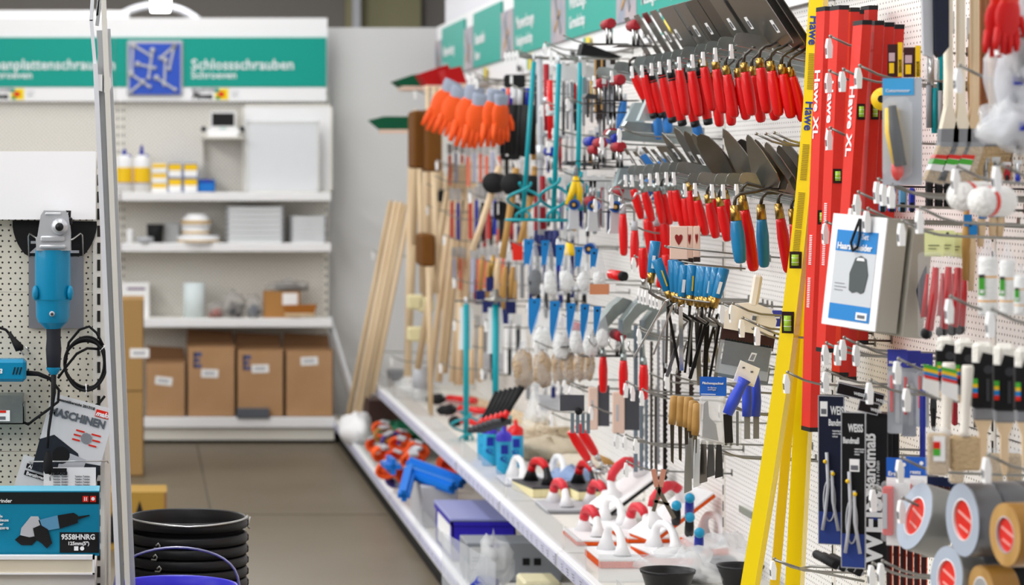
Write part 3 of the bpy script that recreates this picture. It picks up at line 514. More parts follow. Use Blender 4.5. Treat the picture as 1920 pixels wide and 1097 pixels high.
# folded aluminium ladder leaning at the end
def fp(px, py, Y): return at(px, py, Y)
Y0 = 6.05
lad = []
def stile(xt, xb, yt, yb, w_, t, Y, m_=ALU): return MB(m_).bar(fp(xt, yt, Y), fp(xb, yb, Y), w_, t, (0, 1, 0))
multi('folding_ladder', [
    ('front_stile', MB(mat('alu_bright', 'e8eaf0', .35, .25)).bar(fp(179, 120, 6.02), fp(229, 1260, 6.02), .011, .06, (0, 1, 0)).bar(fp(171, 38, 6.02), fp(179, 130, 6.02), .008, .04, (0, 1, 0)).bar(fp(175, -30, 6.02), fp(171, 40, 6.02), .008, .04, (0, 1, 0))),
    ('front_stile', MB(ALU).bar(fp(187, 58, 6.04), fp(234, 1260, 6.04), .014, .05, (0, 1, 0)).bar(fp(186, -20, 6.04), fp(182, 30, 6.04), .006, .03, (0, 1, 0)).bar(fp(188, 0, 6.04), fp(182, 48, 6.04), .008, .03, (0, 1, 0))),
    ('rear_stile', MB(mat('alu_cream', 'e0ded6', .4, .2)).bar(fp(193, -30, 6.0), fp(246, 1260, 6.0), .012, .03, (0, 1, 0))),
    ('rear_stile', MB(ALU).bar(fp(202, 55, 6.06), fp(256, 1260, 6.06), .013, .05, (0, 1, 0))),
    ('hinge_cap', MB(WHITE).prism([(-.013, -.017), (.004, -.022), (.004, .018), (-.013, .018)], .07, fp(189, 155, 6.03))), ('hinge_cap', MB(WHITE).prism([(-.008, -.024), (.005, -.02), (.009, -.008), (.007, .01), (0, .018), (-.008, .018)], .07, fp(202, 155, 6.03)))],
    (0, 0, 0), 'folded aluminium ladder standing on edge beside the grinder display', 'ladder')
# buckets
def bucket_parts(r, h_, m_, up=True, wire=CHROME, wr=.0028, flop=0, back=False):
    rb = r*.78; parts = [('pail', MB(m_).lathe([(0, .003), (rb*.97, .003), (rb, 0), (r*.935, h_*.8), (r*.945, h_*.88), (r*.975, h_*.893), (r*1.015, h_*.9), (r*1.03, h_*.94), (r*1.015, h_*.98), (r*.99, h_), (r*.965, h_*.985), (r*.93, h_*.9), (rb*.95, .006), (0, .006)], 44), [('lug', MB(m_).box((-r*1.04, -.015, h_*.9), (-r*.96, .015, h_*.97), .003)), ('lug', MB(m_).box((r*.96, -.015, h_*.9), (r*1.04, .015, h_*.97), .003))])]
    if up is True: pts = [(-r*1.02, 0, h_*.9), (-r*1.02, -.01, h_*.98)]+[(-r*1.0*math.cos(a), -.02, h_+r*.62*math.sin(a)**.8) for a in [PI*i/18 for i in range(1, 18)]]+[(r*1.02, -.01, h_*.98), (r*1.02, 0, h_*.9)]
    else: pts = [(-r*1.02*math.cos(a), (1 if back else -1)*r*1.045*math.sin(a), h_*(.97+.03*abs(math.cos(a)))-(.0 if not flop else flop*math.sin(a))) for a in [PI*i/24 for i in range(25)]]
    parts.append(('bail', MB(wire).tube(pts, wr, 8), [('hook_end', MB(CHROME).tube([(-r*1.06, 0, h_*.87), (-r*1.02, 0, h_*.9), (-r*1.05, 0, h_*.99)], wr*.9, 6)), ('hook_end', MB(CHROME).tube([(r*1.06, 0, h_*.87), (r*1.02, 0, h_*.9), (r*1.07, 0, h_*.99)], wr*.9, 6))]))
    return parts
p0 = on(352, 967, .69); zt = p0.z; rB = .154
BKW = Proto('black_bucket', bucket_parts(rB, .26, BLACK, up=False)); bq = bucket_parts(rB, .26, BLACK, up=False)
bq[1] = ('bail', MB(CHROME).tube([(-rB*.6, -rB*.86, .232), (-rB*.52, -rB*.9, .232), (-rB*.5, -rB*.92, .24), (-rB*.53, -rB*.93, .246), (-rB*.57, -rB*.92, .24)], .0025, 6)); BKP = Proto('black_bucket', bq) 
nb = 15
for i in range(nb):
    zi = zt-.26-i*.0295-(.009 if i else 0)
    if zi < 0: break
    (BKP if i else BKW).put(TR((p0.x, p0.y, zi), rz=(.0, .02, -.03, .04)[i % 4]), f'black bucket, {nth(i, nb, "from the top")} in the nested stack' if i else 'topmost black bucket of the nested stack beside the aisle', 'bucket', 'nested black buckets')
one('bucket_stand', MB(BLKM).lathe([(0, 0), (.15, 0), (.13, max(zi, .02))], 24), (p0.x, p0.y, 0), 'dark plastic crate base under the nested black buckets', 'base') if zi > .03 else None
pb_ = on(331, 1096, .62)
multi('blue_bucket', bucket_parts(.146, .26, BUCKB, True, mat('bail_wire', '9c9cc0', .3, .8), .003), TR((pb_.x, pb_.y, pb_.z-.26)), 'blue bucket with raised wire handle before the black bucket stack', 'bucket')
one('bucket_plinth', MB(DGREY).box((-.13, -.13, 0), (.13, .13, pb_.z-.26)), (pb_.x, pb_.y, 0), 'low grey plinth carrying the blue bucket', 'plinth')
# ---------------------------------------------------------------- the long shelving on the aisle's right side
BAYS = [15.4-1.25*i for i in range(10)]
BN = ['at the far end with the leaning rods', 'second from the far end, behind the orange gloves', 'third from the far end, behind the mallets', 'fourth from the far end, behind the teal mixers', 'fifth from the far end, holding the brown jute bags', 'behind the smaller trowels and clear blue bags', 'behind the red-handled trowels', 'behind the spirit levels and boxed clipper', 'nearest, behind brushes and tape rolls']
RAILG = mat('price_rail_grey', 'd2d3de', .4); DECK = mat('shelf_deck', 'e0ddd6', .5)
def price_cards(X, y0, y1, z0, z1, seed):
    """printed paper strips pushed into a price rail"""
    rd = random.Random(seed); mb = MB(mat('price_strip', 'c9cae0', .6)).box((X-.001, y1+.02, z0+.001), (X, y0-.02, z1-.001)); y = y1+.02
    while y < y0-.12:
        w_ = rd.uniform(.06, .1); mb.m(mat('price_strip', 'c9cae0', .6)).box((X-.002, y, z0), (X, y+w_, z1)).m(INKG)
        for q in range(3): mb.box((X-.003, y+.012, z0+.006+.008*q), (X-.002, y+w_*(.3+.1*q), z0+.008+.008*q))
        y += w_+rd.uniform(.0, .05)
    return mb
for i, y1 in enumerate(BAYS[:-1]):
    y0 = y1; y1 = y0-1.25
    ps = [('back_panel', MB(PEGR).box((XW, y1+.012, .14), (XW+.02, y0-.012, 1.04))), ('back_panel', MB(PEGR).box((XW, y1+.012, 1.044), (XW+.02, y0-.012, 1.56))), ('back_panel', MB(PEGR).box((XW, y1+.012, 1.564), (XW+.02, y0-.012, 2.13)))]
    up = MB(OFFW).box((XW-.004, y1-.012, 0), (XW+.03, y1+.012, 2.04)).m(SLOT); z = .2
    while z < 2.1: up.box((XW-.0055, y1-.004, z), (XW-.004, y1+.004, z+.03)); z += .05
    ps.append(('upright', up))
    if i: ps[-1:] = [('upright', up)]
    ps += [('base_shelf', MB(DECK).box((XB+.01, y1+.014, HB-.02), (XW-.001, y0-.014, HB)), [('price_rail', MB(WHITE).box((XB-.015, y1+.004, HB-.05), (XB+.01, y0-.004, HB+.006), .003).m(RAILG).box((XB-.017, y1+.006, HB-.044), (XB-.015, y0-.006, HB-.004))), ('price_cards', price_cards(XB-.0172, y0, y1, HB-.042, HB-.006, i))]),
           ('kick_plate', MB(OFFW).box((XB+.02, y1+.002, .02), (XB+.03, y0-.002, HB-.02)).m(BLKM).box((XB+.005, y1+.002, 0), (XB+.02, y0-.002, .03)))]
    if i:
        ps.append(('shelf', MB(DECK).box((XU+.01, y1+.014, HU-.025), (XW-.001, y0-.014, HU)), [('price_rail', MB(WHITE).box((XU-.015, y1+.004, HU-.05), (XU+.01, y0-.004, HU+.006), .003).m(RAILG).box((XU-.018, y1+.006, HU-.043), (XU-.015, y0-.006, HU-.003))), ('price_cards', price_cards(XU-.0182, y0, y1, HU-.041, HU-.005, i+20)),
            ('riser', MB(ACRYL).box((XU+.002, y1+(.02 if i != 6 else .85), HU+.002), (XU+.005, y0-.02, HU+.085)) if i != 6 else MB(ACRYL).box((XU+.002, 7.5, HU+.002), (XU+.005, 7.88, HU+.085)))]))
    if i == 6: ps[-1][2].append(('riser', MB(ACRYL).box((XU+.002, 6.68, HU+.002), (XU+.005, 7.02, HU+.06))))
    ps[-2 if not i else -3][2].append(('riser', MB(ACRYL).box((XB+.002, y1+.02, HB+.002), (XB+.005, y0-(.7 if not i else .02), HB+.08)))) if i < 6 else None
    multi('shelf_unit', ps, (0, 0, 0), 'white perforated shelving bay '+BN[i], 'shelving', None)
# divider sheets standing across the upper shelf
for k, (px, py, hh, lb) in enumerate(((1155, 1092, .08, 'clear divider sheet before the black bowls on the upper shelf'),)):
    p = on(px, py, HU); one('shelf_divider', MB(ACRYL).box((XU+.01, 0, 0), (XU+.3, .003, hh)), (0, p.y, HU), lb, 'divider')
# green signs over the side shelving
XS = XW-.03
def sy(px): return F*XS/(px-VX)
zt_, zb_ = H+.471*XS, H+.308*XS
PICM = mat('sign_photo', 'b9a9ab', .6, vary=('8d97a8', 9, (1, 1, 1)))
TEALS = mat('teal_side_sign', '1fa293', .5)
for i, (p0, p1, t1, t2, lb) in enumerate(((829, 871, 'Malerwerkzeug', 'Kwasten', 'farthest green sign panel high over the green and red broom heads'), (888, 940, 'Besenstiele', 'Bezem', 'green sign panel over the far orange gloves, second from the back corner'), (964, 1034, 'Messwerkzeuge', 'Handgereedschap', 'green sign panel over the far mixing paddles, third from the back corner'), (1062, 1157, 'Werkzeuge', 'Gereedschap', 'green sign panel reading Gereedschap, fourth from the back corner'), (1195, 1330, 'Maurerwerkzeuge', 'Metselgereedschap', 'green sign panel above the smaller flat trowel blades'))):
    ya, yb2 = sy(p0), sy(p1); w_ = ya-yb2; q0 = (817, 871, 940, 1034, 1157)[i]; yp = sy(q0)
    multi('aisle_sign', [('sign_face', MB(TEALS).box((XS-.002, yb2, zb_), (XS+.008, ya, zt_))),
        ('photo_strip', MB(PICM).box((XS-.004, ya, zb_-.0), (XS+.006, yp-.005, zt_-.06)), [('pictured_tools', MB(GREY).bar((XS-.006, ya+(yp-ya)*.3, zb_+.04), (XS-.006, ya+(yp-ya)*.7, zt_-.1), .03, .002, (1, 0, 0)).m(WOODM).bar((XS-.006, ya+(yp-ya)*.7, zb_+.05), (XS-.006, ya+(yp-ya)*.35, zt_-.16), .02, .002, (1, 0, 0)))]),
        ('lettering', txt(t1, .085, LETW, (XS-.004, ya-w_*.08, zb_+.12), FACE_AISLE, bold=.012)), ('lettering', txt(t2, .07, LETW, (XS-.004, ya-w_*.08, zb_+.04), FACE_AISLE, bold=.01)),
        ('logo', MB(YEL).box((XS-.004, ya-w_*.5, zb_-.085), (XS-.002, ya-w_*.42, zb_-.015)).m(TEAL).box((XS-.004, ya-w_*.42, zb_-.085), (XS-.002, ya-w_*.38, zb_-.015))), ('lettering', txt('Plowa', .05, INK, (XS-.004, ya-w_*.1, zb_-.08), FACE_AISLE, bold=.02, shear=.3))],
        (0, 0, 0), lb, 'sign', None)
one('sign_board', MB(WHITE).box((XS+.01, 5.0, 2.05), (XS+.02, 15.4, zt_+.03)), (0, 0, 0), 'long white board behind the green signs over the side shelving', 'board')

# ---------------------------------------------------------------- trowels on slotted rails
def wpt(px, py, Y): return at(px, py, Y)
def handle_mb(a, b, r, m_, cap=None, prof=None):
    d = b-a; L = d.length; prof = prof or [(.0, .72), (.08, .8), (.35, 1.0), (.7, .96), (.93, .84), (.985, .6), (1, .2)]
    mb = MB(m_).tube([a+d*t for t, q in prof], [r*q for t, q in prof], 12)
    return mb
def trowel(a, b, base, tip, Y, kind='flat', w_=.13, fm=BRASS, hm=RED, cap=False, label='', group='trowels', r=.0135, wx=.0, necklen=.022, sticker=True, bm=None, gap=None):
    A, B = wpt(*a, Y), wpt(*b, Y); Bs, Tp = wpt(*base, Y), wpt(*tip, Y); d = (B-A).normalized()
    org = A.copy(); loc = lambda v: Vector(v)-org
    f0 = A-d*necklen
    hp = [('handle', handle_mb(loc(A), loc(B), r, hm), [])]
    if cap:
        hp[0][2].append(('end_cap', MB(BLACK).tube([loc(B)-d*.014, loc(B)+d*.001, loc(B)+d*.004], [r*.88, r*.86, r*.5], 12)))
        hp[0][2].append(('black_band', MB(BLACK).tube([loc(A)+d*.004, loc(A)+d*.009], [r*.8, r*.86], 12)))
    fer = MB(fm).tube([loc(f0), loc(A)+d*.002], [r*.62, r*.78], 12)
    m1 = f0-d*.012+Vector((.004, 0, .006)); m2 = Bs+(f0-Bs)*.45+Vector((0, 0, .014))
    neck = MB(mat('neck_steel', '55524e', .4, .9)).tube([loc(f0), loc(m1), loc(m1)+Vector((.012, 0, .010)), loc(m2)+Vector((.004, 0, -.004)), loc(Bs)], [.0045, .0045, .0045, .0045, .0035], 8)
    D = Tp-Bs; L = D.length; u = D.normalized(); wv = Vector((wx, 1, 0)).normalized()
    if kind == 'flat': out = [(-.42, 0), (.42, 0), (.5, .06), (.5, 1), (-.5, 1), (-.5, .06)]
    elif kind == 'point': out = [(-.3, 0), (.3, 0), (.48, .12), (.5, .28), (.3, .7), (.1, .95), (0, 1), (-.1, .95), (-.3, .7), (-.5, .28), (-.48, .12)]
    elif kind == 'round': out = [(-.3, 0), (.3, 0), (.46, .12), (.5, .4), (.42, .75), (.25, .93), (0, 1), (-.25, .93), (-.42, .75), (-.5, .4), (-.46, .12)]
    else: out = [(-.4, 0), (.4, 0), (.36, 1), (-.36, 1)]
    n = u.cross(wv).normalized(); bl = MB(bm or STEEL).prism([(x*w_, y*L) for x, y in out], .0022, loc(Bs), wv, n.cross(wv) if n.cross(wv).dot(u) > 0 else -n.cross(wv))
    sub = []
    if sticker: 
        sc_ = loc(Bs)+u*L*.36; sub = [('barcode_sticker', MB(PAPER).prism([(-.014, -.018), (.014, -.018), (.014, .018), (-.014, .018)], .0006, sc_-Vector((.0022, 0, 0))*1, wv, u).m(INKG).prism([(-.008, -.012), (.008, -.012), (.008, .006), (-.008, .006)], .0006, sc_-Vector((.003, 0, 0)), wv, u))]
    return multi('trowel', [hp[0], ('ferrule', fer), ('neck', neck), ('blade', bl, sub)], org, label, 'trowel', group)
def rail(px, py, Y, ln, label, drop=.03, tipc=None):
    """galvanised slotted rail standing out from the panel, tip rounded and tilted up"""
    p = at(px, py, Y); ln = XW-p.x; hh = .024; sl = -.18*ln
    out = [(0, -hh*.4), (.004, hh*.2), (.01, hh*.5), (.02, hh*.55), (.034, hh*.5), (ln, hh*.5+sl), (ln, -hh+sl), (.03, -hh*.7), (.01, -hh*.7)]
    return multi('trowel_rail', [('web', MB(ZINC).prism(out, .0016, (0, 0, 0))), ('flange', MB(ZINC).prism([(.01, -hh*.7), (ln, -hh+sl), (ln, -hh+sl-.0018), (.01, -hh*.7-.0018)], .03, (0, .014, 0))), ('price_tag', MB(PAPER).prism([(-.004, -.04), (.006, -.04), (.003, -.004), (-.003, -.004)], .016, (-.006, 0, -.012)).m(INKG).prism([(-.0045, -.034), (-.0042, -.034), (-.004, -.02), (-.0044, -.02)], .01, (-.0065, 0, -.012)))], p, label, 'rail', 'slotted trowel rails')
def Yh(px, X=1.53, lo=6.2): return max(lo, F*X/(px-VX))
rl1 = [(1117, 133), (1150, 123), (1188, 114), (1207, 112), (1225, 108), (1240, 105), (1258, 101), (1277, 96), (1302, 91), (1322, 86), (1345, 78), (1375, 71)]
for i, (px, py) in enumerate(rl1): rail(px, py, F*1.48/(px-VX), .32, f'slotted zinc rail of the top trowel row, {nth(i, 12, "from the far end")}')
H1 = [(1187,137,1213,192,1),(1207,135,1227,220,1),(1224,149,1242,219,1),(1241,140,1262,228,1),(1260,145,1280,234,1),(1273,127,1287,217,2),(1285,150,1304,236,1),(1296,132,1311,219,2),(1313,140,1328,232,1),(1320,124,1337,208,0),(1340,150,1350,238,0),(1343,128,1357,213,0),(1363,138,1378,221,0),(1365,150,1372,236,0),(1385,143,1400,225,0),(1397,133,1411,217,0),(1412,140,1428,230,0),(1426,125,1439,213,0),(1437,145,1455,226,0),(1447,131,1461,218,0),(1468,137,1484,222,0),(1484,142,1507,228,0)]
for i, (x0, y0, x1, y1, k) in enumerate(H1):
    Y = Yh(x0)+(.13 if k == 1 and i in (2, 6, 8) or i in (10, 13, 14, 16, 18) else 0)
    t_ = (x0-1187)/320; bx_, by_ = x0+30, 105-min(1, t_*1.6)*32+max(0, t_-.6)*50
    trowel((x0, y0), (x1, y1), (bx_, by_), (bx_-43-t_*24, by_-72-t_*28), Y, 'flat', .07+.06*min(1, t_*2), BRASS if k == 0 else (ZINC if k == 2 else BLACK), RED, k == 1, f'{["smoothing trowel with brass ferrule", "black-capped red smoothing trowel", "smoothing trowel with zinc ferrule"][k]} in the top row, {nth(i, 22)}', 'top row of trowels', sticker=(i % 3 != 2), bm=STEELD if i in (9, 11, 13, 16, 18, 20, 21) else STEEL, r=.0152)
rl2 = [(1176, 318), (1188, 318), (1206, 316), (1222, 315), (1236, 313), (1253, 312), (1267, 312), (1288, 333), (1307, 332), (1339, 334), (1360, 334), (1385, 333)]
for i, (px, py) in enumerate(rl2): rail(px, py, F*1.48/(px-VX), .32, f'slotted zinc rail of the second trowel row, {nth(i, 12, "from the far end")}')
H2 = [(1187,353,1204,411,'strip',(1192,312),(1172,279),2),(1208,359,1223,416,'strip',(1210,313),(1189,284),2),(1231,357,1244,420,'strip',(1232,309),(1206,276),2),(1243,363,1256,422,'strip',(1245,308),(1222,280),2),(1258,355,1269,416,'flat',(1264,307),(1240,274),2),(1266,355,1282,427,'point',(1284,311),(1240,249),2),(1284,370,1293,429,'round',(1320,326),(1264,239),2),(1294,356,1303,427,'round',(1336,332),(1283,245),0),(1307,374,1324,442,'round',(1352,333),(1298,250),0),(1329,379,1343,447,'round',(1362,335),(1310,251),0),(1338,372,1352,436,'point',(1372,336),(1325,258),0),(1351,385,1365,453,'point',(1410,340),(1353,243),0),(1361,372,1372,446,'round',(1425,344),(1386,261),0)]
for i, (x0, y0, x1, y1, kd, bs, tp, k) in enumerate(H2):
    trowel((x0, y0), (x1, y1), bs, tp, Yh(x0)+(.1 if i in (3, 6, 10, 12) else 0), kd, .05 if kd == 'strip' else .11 if i < 9 else .15, BRASS if k == 0 else ZINC, RED, False, f'red-handled {dict(strip="narrow jointing", flat="small square", point="pointed", round="rounded")[kd]} trowel in the second row, {nth(i, 13)}', 'second row of trowels', wx=-.2 if i > 8 else -.08, sticker=i < 8, bm=STEELD if i in (7, 9, 12) else STEEL, r=.0138)
H3 = [(1380,412,1389,494,BLUEH,(1445,352),(1398,253),'blue-handled bricklaying trowel, the nearer of two blue ones',.018),(1395,392,1414,509,RED,(1460,355),(1412,262),'long red-handled bricklaying trowel hanging between two blue handles',.0165),(1428,410,1433,502,BLUEH,(1477,357),(1433,267),'blue-handled bricklaying trowel, the farther of two blue ones',.016),(1463,408,1479,512,RED,(1494,357),(1457,273),'red-handled bricklaying trowel hanging against the yellow level',.0155),(1487,418,1497,500,RED,(1510,352),(1466,262),'red trowel handle half hidden behind the yellow spirit level',.013)]
for i, (x0, y0, x1, y1, hm, bs, tp, lb, r) in enumerate(H3):
    trowel((x0, y0), (x1, y1), bs, tp, 6.3+.04*i, 'point', .14, BRASS, hm, False, lb, 'second row of trowels', wx=-.2, sticker=False, bm=STEELD if i % 2 else STEEL, r=r, necklen=.036)
H4 = [(1214,410,1226,490,1.56),(1232,424,1240,492,1.6),(1245,414,1256,498,1.6),(1168,401,1170,480,1.5),(1190,432,1190,502,1.5)]
for i, (x0, y0, x1, y1, X) in enumerate(H4):
    Y = F*X/(x0-VX); A = at(x0, y0, Y)
    multi('joint_trowel', [('handle', handle_mb(Vector(), at(x1, y1, Y)-A, .014 if i > 2 else .018, RED)), ('ferrule', MB(LGREY).tube([(0, 0, .0), (-.001, 0, .028)], [.011, .009], 10)), ('neck', MB(CHROME).tube([(-.001, 0, .026), (-.001, 0, .06), (-.012, 0, .078), (-.035, 0, .078), (-.045, 0, .06)], .0035, 8))],
          A, ['red-handled pointing tool under the second trowel row, nearest the small trowels', 'red-handled pointing tool in the middle of three below the second row', 'red-handled pointing tool beside the wooden float boards', 'straight red handle hanging alone below a wire hook, higher one', 'straight red handle hanging alone, lower and nearer the trowels'][i], 'trowel')
for i, (x0, y0, x1, y1) in enumerate(((1131, 668, 1131, 737), (1169, 676, 1169, 742), (1207, 684, 1207, 750))):
    Y = F*1.5/(x0-VX); A = at(x0, y0, Y)
    multi('joint_trowel', [('handle', handle_mb(Vector(), at(x1, y1, Y)-A, .0145, RED)), ('ferrule', MB(ZINC).tube([(0, 0, 0), (0, 0, .022)], [.0105, .008], 10)), ('neck', MB(ZINC).tube([(0, 0, .02), (-.002, 0, .05), (-.004, 0, .078)], .005, 8)), ('hook_ring', MB(CHROME).tube([(-.012, 0, .05), (-.03, 0, .03), (-.045, 0, .05), (-.044, 0, .07)], .003, 8))],
          A, ['red-handled trowel hanging handle down before the jute bags', 'red-handled trowel hanging handle down in the middle of the lower three', 'red-handled trowel hanging handle down before the grey saw blades'][i], 'trowel')

# ---------------------------------------------------------------- spirit levels
def sweep(pts, wx_, wy_, rot, m_front, m_side):
    """rectangular bar along world points; front faces the shopper, side faces the aisle"""
    V = []; mb = MB(m_front); c, s_ = math.cos(rot), math.sin(rot)
    for p in pts:
        for i, j in ((-1,-1),(1,-1),(1,1),(-1,1)):
            x, y = i*wx_/2, j*wy_/2; V.append(Vector(p)+Vector((x*c-y*s_, x*s_+y*c, 0)))
    n = len(pts); mb.add(V, [(4*k+a, 4*k+(a+1) % 4, 4*k+4+(a+1) % 4, 4*k+4+a) for k in range(n-1) for a in (0, 1, 2)]+[(3, 2, 1, 0), (4*n-4, 4*n-3, 4*n-2, 4*n-1)])
    mb.m(m_side).add(V, [(4*k+3, 4*k, 4*k+4, 4*k+7) for k in range(n-1)]); return mb
VIAL = mat('vial_green', '9cc63c', .2, emit=0)
def level(pix, Y, wx_, wy_, rot, m_, label, vials=(), grp=None, textn=None, caps=True, tcol=WHITE, win=True, words=()):
    P = [at(px, py, Y) for px, py in pix]; org = P[-1].copy(); Q = [p-org for p in P]
    parts = [('bar', sweep(Q, wx_, wy_, rot, m_, m_))]
    dn = (Q[-1]-Q[-2]).normalized(); up_ = (Q[0]-Q[1]).normalized()
    if caps: parts += [('end_cap', sweep([Q[-1]+dn*.006, Q[-1]-dn*.004], wx_*1.03, wy_*1.03, rot, BLACK, BLACK)), ('end_cap', sweep([Q[0]+up_*.006, Q[0]-up_*.004], wx_*1.03, wy_*1.03, rot, BLACK, BLACK))]
    fn = Vector((math.sin(rot), -math.cos(rot), 0)); fr_ = Vector((math.cos(rot), math.sin(rot), 0)); an = Vector((-math.cos(rot), -math.sin(rot), 0)); 
    def along(py):
        z = (H-(py-VY)*Y/F)-org.z
        for a, b in zip(Q, Q[1:]):
            if b.z <= z <= a.z: return a+(b-a)*((z-a.z)/(b.z-a.z))
        return Q[0]
    for py, hgt in vials:
        c = along(py)+fn*(wy_/2); tz = Vector((0, 0, 1))
        q = [(-wx_*.42, -hgt/2), (wx_*.42, -hgt/2), (wx_*.42, hgt/2), (-wx_*.42, hgt/2)]
        parts.append(('vial_window', MB(mat('window_brown', '2a1512', .3)).prism(q, .003, c, fr_, tz), [('vial', MB(VIAL).tube([c+fn*.003-tz*hgt*.33, c+fn*.003+tz*hgt*.33], wx_*.26, 10).m(WHITE).tube([c+fn*.003+tz*hgt*.12, c+fn*.003+tz*hgt*.14], wx_*.27, 10).tube([c+fn*.003-tz*hgt*.14, c+fn*.003-tz*hgt*.12], wx_*.27, 10))]))
    for (py, s_, size, col, face) in words:
        c = along(py); dd = along(py+20)-c; dd.normalize()
        nrm = an if face == 'a' else fn; off = nrm*((wx_ if face == 'a' else wy_)/2+.0012); side = nrm.cross(dd).normalized()
        # text reads downwards: its x axis runs down the bar
        M = Matrix.Translation(c+off) @ Matrix(((dd.x, (nrm.cross(dd)).x, nrm.x, 0), (dd.y, (nrm.cross(dd)).y, nrm.y, 0), (dd.z, (nrm.cross(dd)).z, nrm.z, 0), (0, 0, 0, 1)))
        parts.append(('lettering', text_mb(s_, size, col, bold=.02).xf(Matrix.Translation(Vector())).xf(M @ Matrix.Translation((0, -size*.35, 0)))))
    return multi('spirit_level', parts, org, label, 'spirit level', grp)
SC = '|'.join(['']*60)
YD = mat('yellow_deep', 'f0c808', .35, coat=.2); BLT = mat('print_blue_dark', '27408f', .5)
level([(1537, -30), (1531, 60), (1524, 200), (1513, 330), (1500, 460), (1483, 600), (1466, 731), (1440, 900), (1401, 1130), (1385, 1225)], 6.12, .034, .05, -.5, YEL, 'long yellow spirit level leaning in front of all the others', [(487, .04), (605, .055)], 'yellow spirit levels', words=[(190, 'Hawe', .03, BLT, 'f'), (30, 'Hawe', .03, BLT, 'f')]+[(y, '|||||||||||||||||||||', .016, mat('rule_brown', 'a08a10', .6), 'f') for y in (100, 270, 360, 430)])
level([(1512, 380), (1484, 731), (1452, 1100), (1444, 1225)], 6.2, .022, .03, -.2, YD, 'second yellow spirit level, tucked just behind the long front one', (), 'yellow spirit levels')
level([(1530, 420), (1509, 731), (1490, 1100), (1484, 1225)], 6.28, .036, .075, -.4, YEL, 'third yellow spirit level standing nearest the perforated panel', (), 'yellow spirit levels')
level([(1547, 18), (1534, 366), (1524, 600), (1519, 803)], 5.95, .022, .05, .14, REDF, 'longest red spirit level hanging beside the yellow ones', [(407, .033)], 'red spirit levels', words=[(130, 'Hawe XL', .042, WHITE, 'a')]+[(y, '|||||||||||||||||', .016, WHITE, 'a') for y in (440, 520)])
level([(1574, 16), (1560, 366), (1548, 655)], 5.85, .024, .05, .14, REDF, 'middle-length red spirit level, second from the yellow ones', [(330, .033)], 'red spirit levels', words=[(150, 'Hawe XL', .042, WHITE, 'a')]+[(y, '|||||||||||||||||', .016, WHITE, 'a') for y in (380, 440)])
for k, (a, b, e) in enumerate((((1617, 44), (1583, 536), 5.5), ((1640, 45), (1612, 560), 5.53), ((1659, 48), (1630, 570), 5.56), ((1678, 52), (1650, 580), 5.59))):
    level([a, ((a[0]+b[0])/2, (a[1]+b[1])/2), b], e, .021, .05, .12, REDF, f'short red spirit level hanging on the near hook, {nth(k, 4, "from the aisle")}', [(210, .034)], 'short red spirit levels', words=[(160, 'Hawe XL', .04, WHITE, 'a')] if k == 0 else ())
for k, (a, b) in enumerate((((1596, 20), (1575, 700)), ((1604, 24), (1590, 708)), ((1630, 16), (1612, 640)), ((1528, 810), (1540, 870)))[:3]):
    level([a, b], 6.05+.05*k, .022, .05, .1, mat('red_level_dark', 'c8281c', .4), f'red spirit level hanging deep behind the short ones, {nth(k, 3, "from the aisle")}', (), 'rear red spirit levels')
# ---------------------------------------------------------------- goods on the two long shelves
def float_parts(plate, hm, grip=None, sponge=None, st=.02, w_=.135, l_=.26, scale=1):
    ps = [('plate', MB(plate).box((-w_/2, -l_/2, st), (w_/2, l_/2, st+.008), .002))]
    if sponge: ps.append(('sponge', MB(sponge).box((-w_/2, -l_/2, 0), (w_/2, l_/2, st), .002)))
    z = st+.008; arc = [(-y*.17, y, z+h) for y, h in ((-.066, 0), (-.062, .03), (-.052, .055), (-.03, .072), (0, .078), (.035, .074), (.055, .06), (.066, .035), (.07, 0))]
    ps.append(('handle', MB(hm).tube(arc, [.028, .015, .012, .0115, .0115, .0115, .012, .016, .03], 12)))
    if grip: ps[-1] = ps[-1]+([('grip', MB(grip).tube(arc[2:7], [.0135, .0155, .016, .0155, .015], 14).tube([arc[6], arc[7]], [.015, .0155], 14))],)
    return ps
FW = Proto('plaster_float', float_parts(WHITE, WHITE, None, ORF)); FR = Proto('plaster_float', float_parts(WHITE, WHITE, RED2 if 0 else mat('coral_grip', 'd63440', .4), ORF, .012))
FG = Proto('plaster_float', float_parts(LGREY, WHITE, MATS['coral_grip'], GREY, .008)); FP = Proto('plaster_float', float_parts(WHITE, WHITE, None, GREY, .006))
FC = Proto('plaster_float', float_parts(DGREY, BLACK, mat('grip_red', 'cc1a22', .4), CREAM, .03)); FB = Proto('plaster_float', float_parts(WHITE, WHITE, MATS['coral_grip'], BLACK, .012))
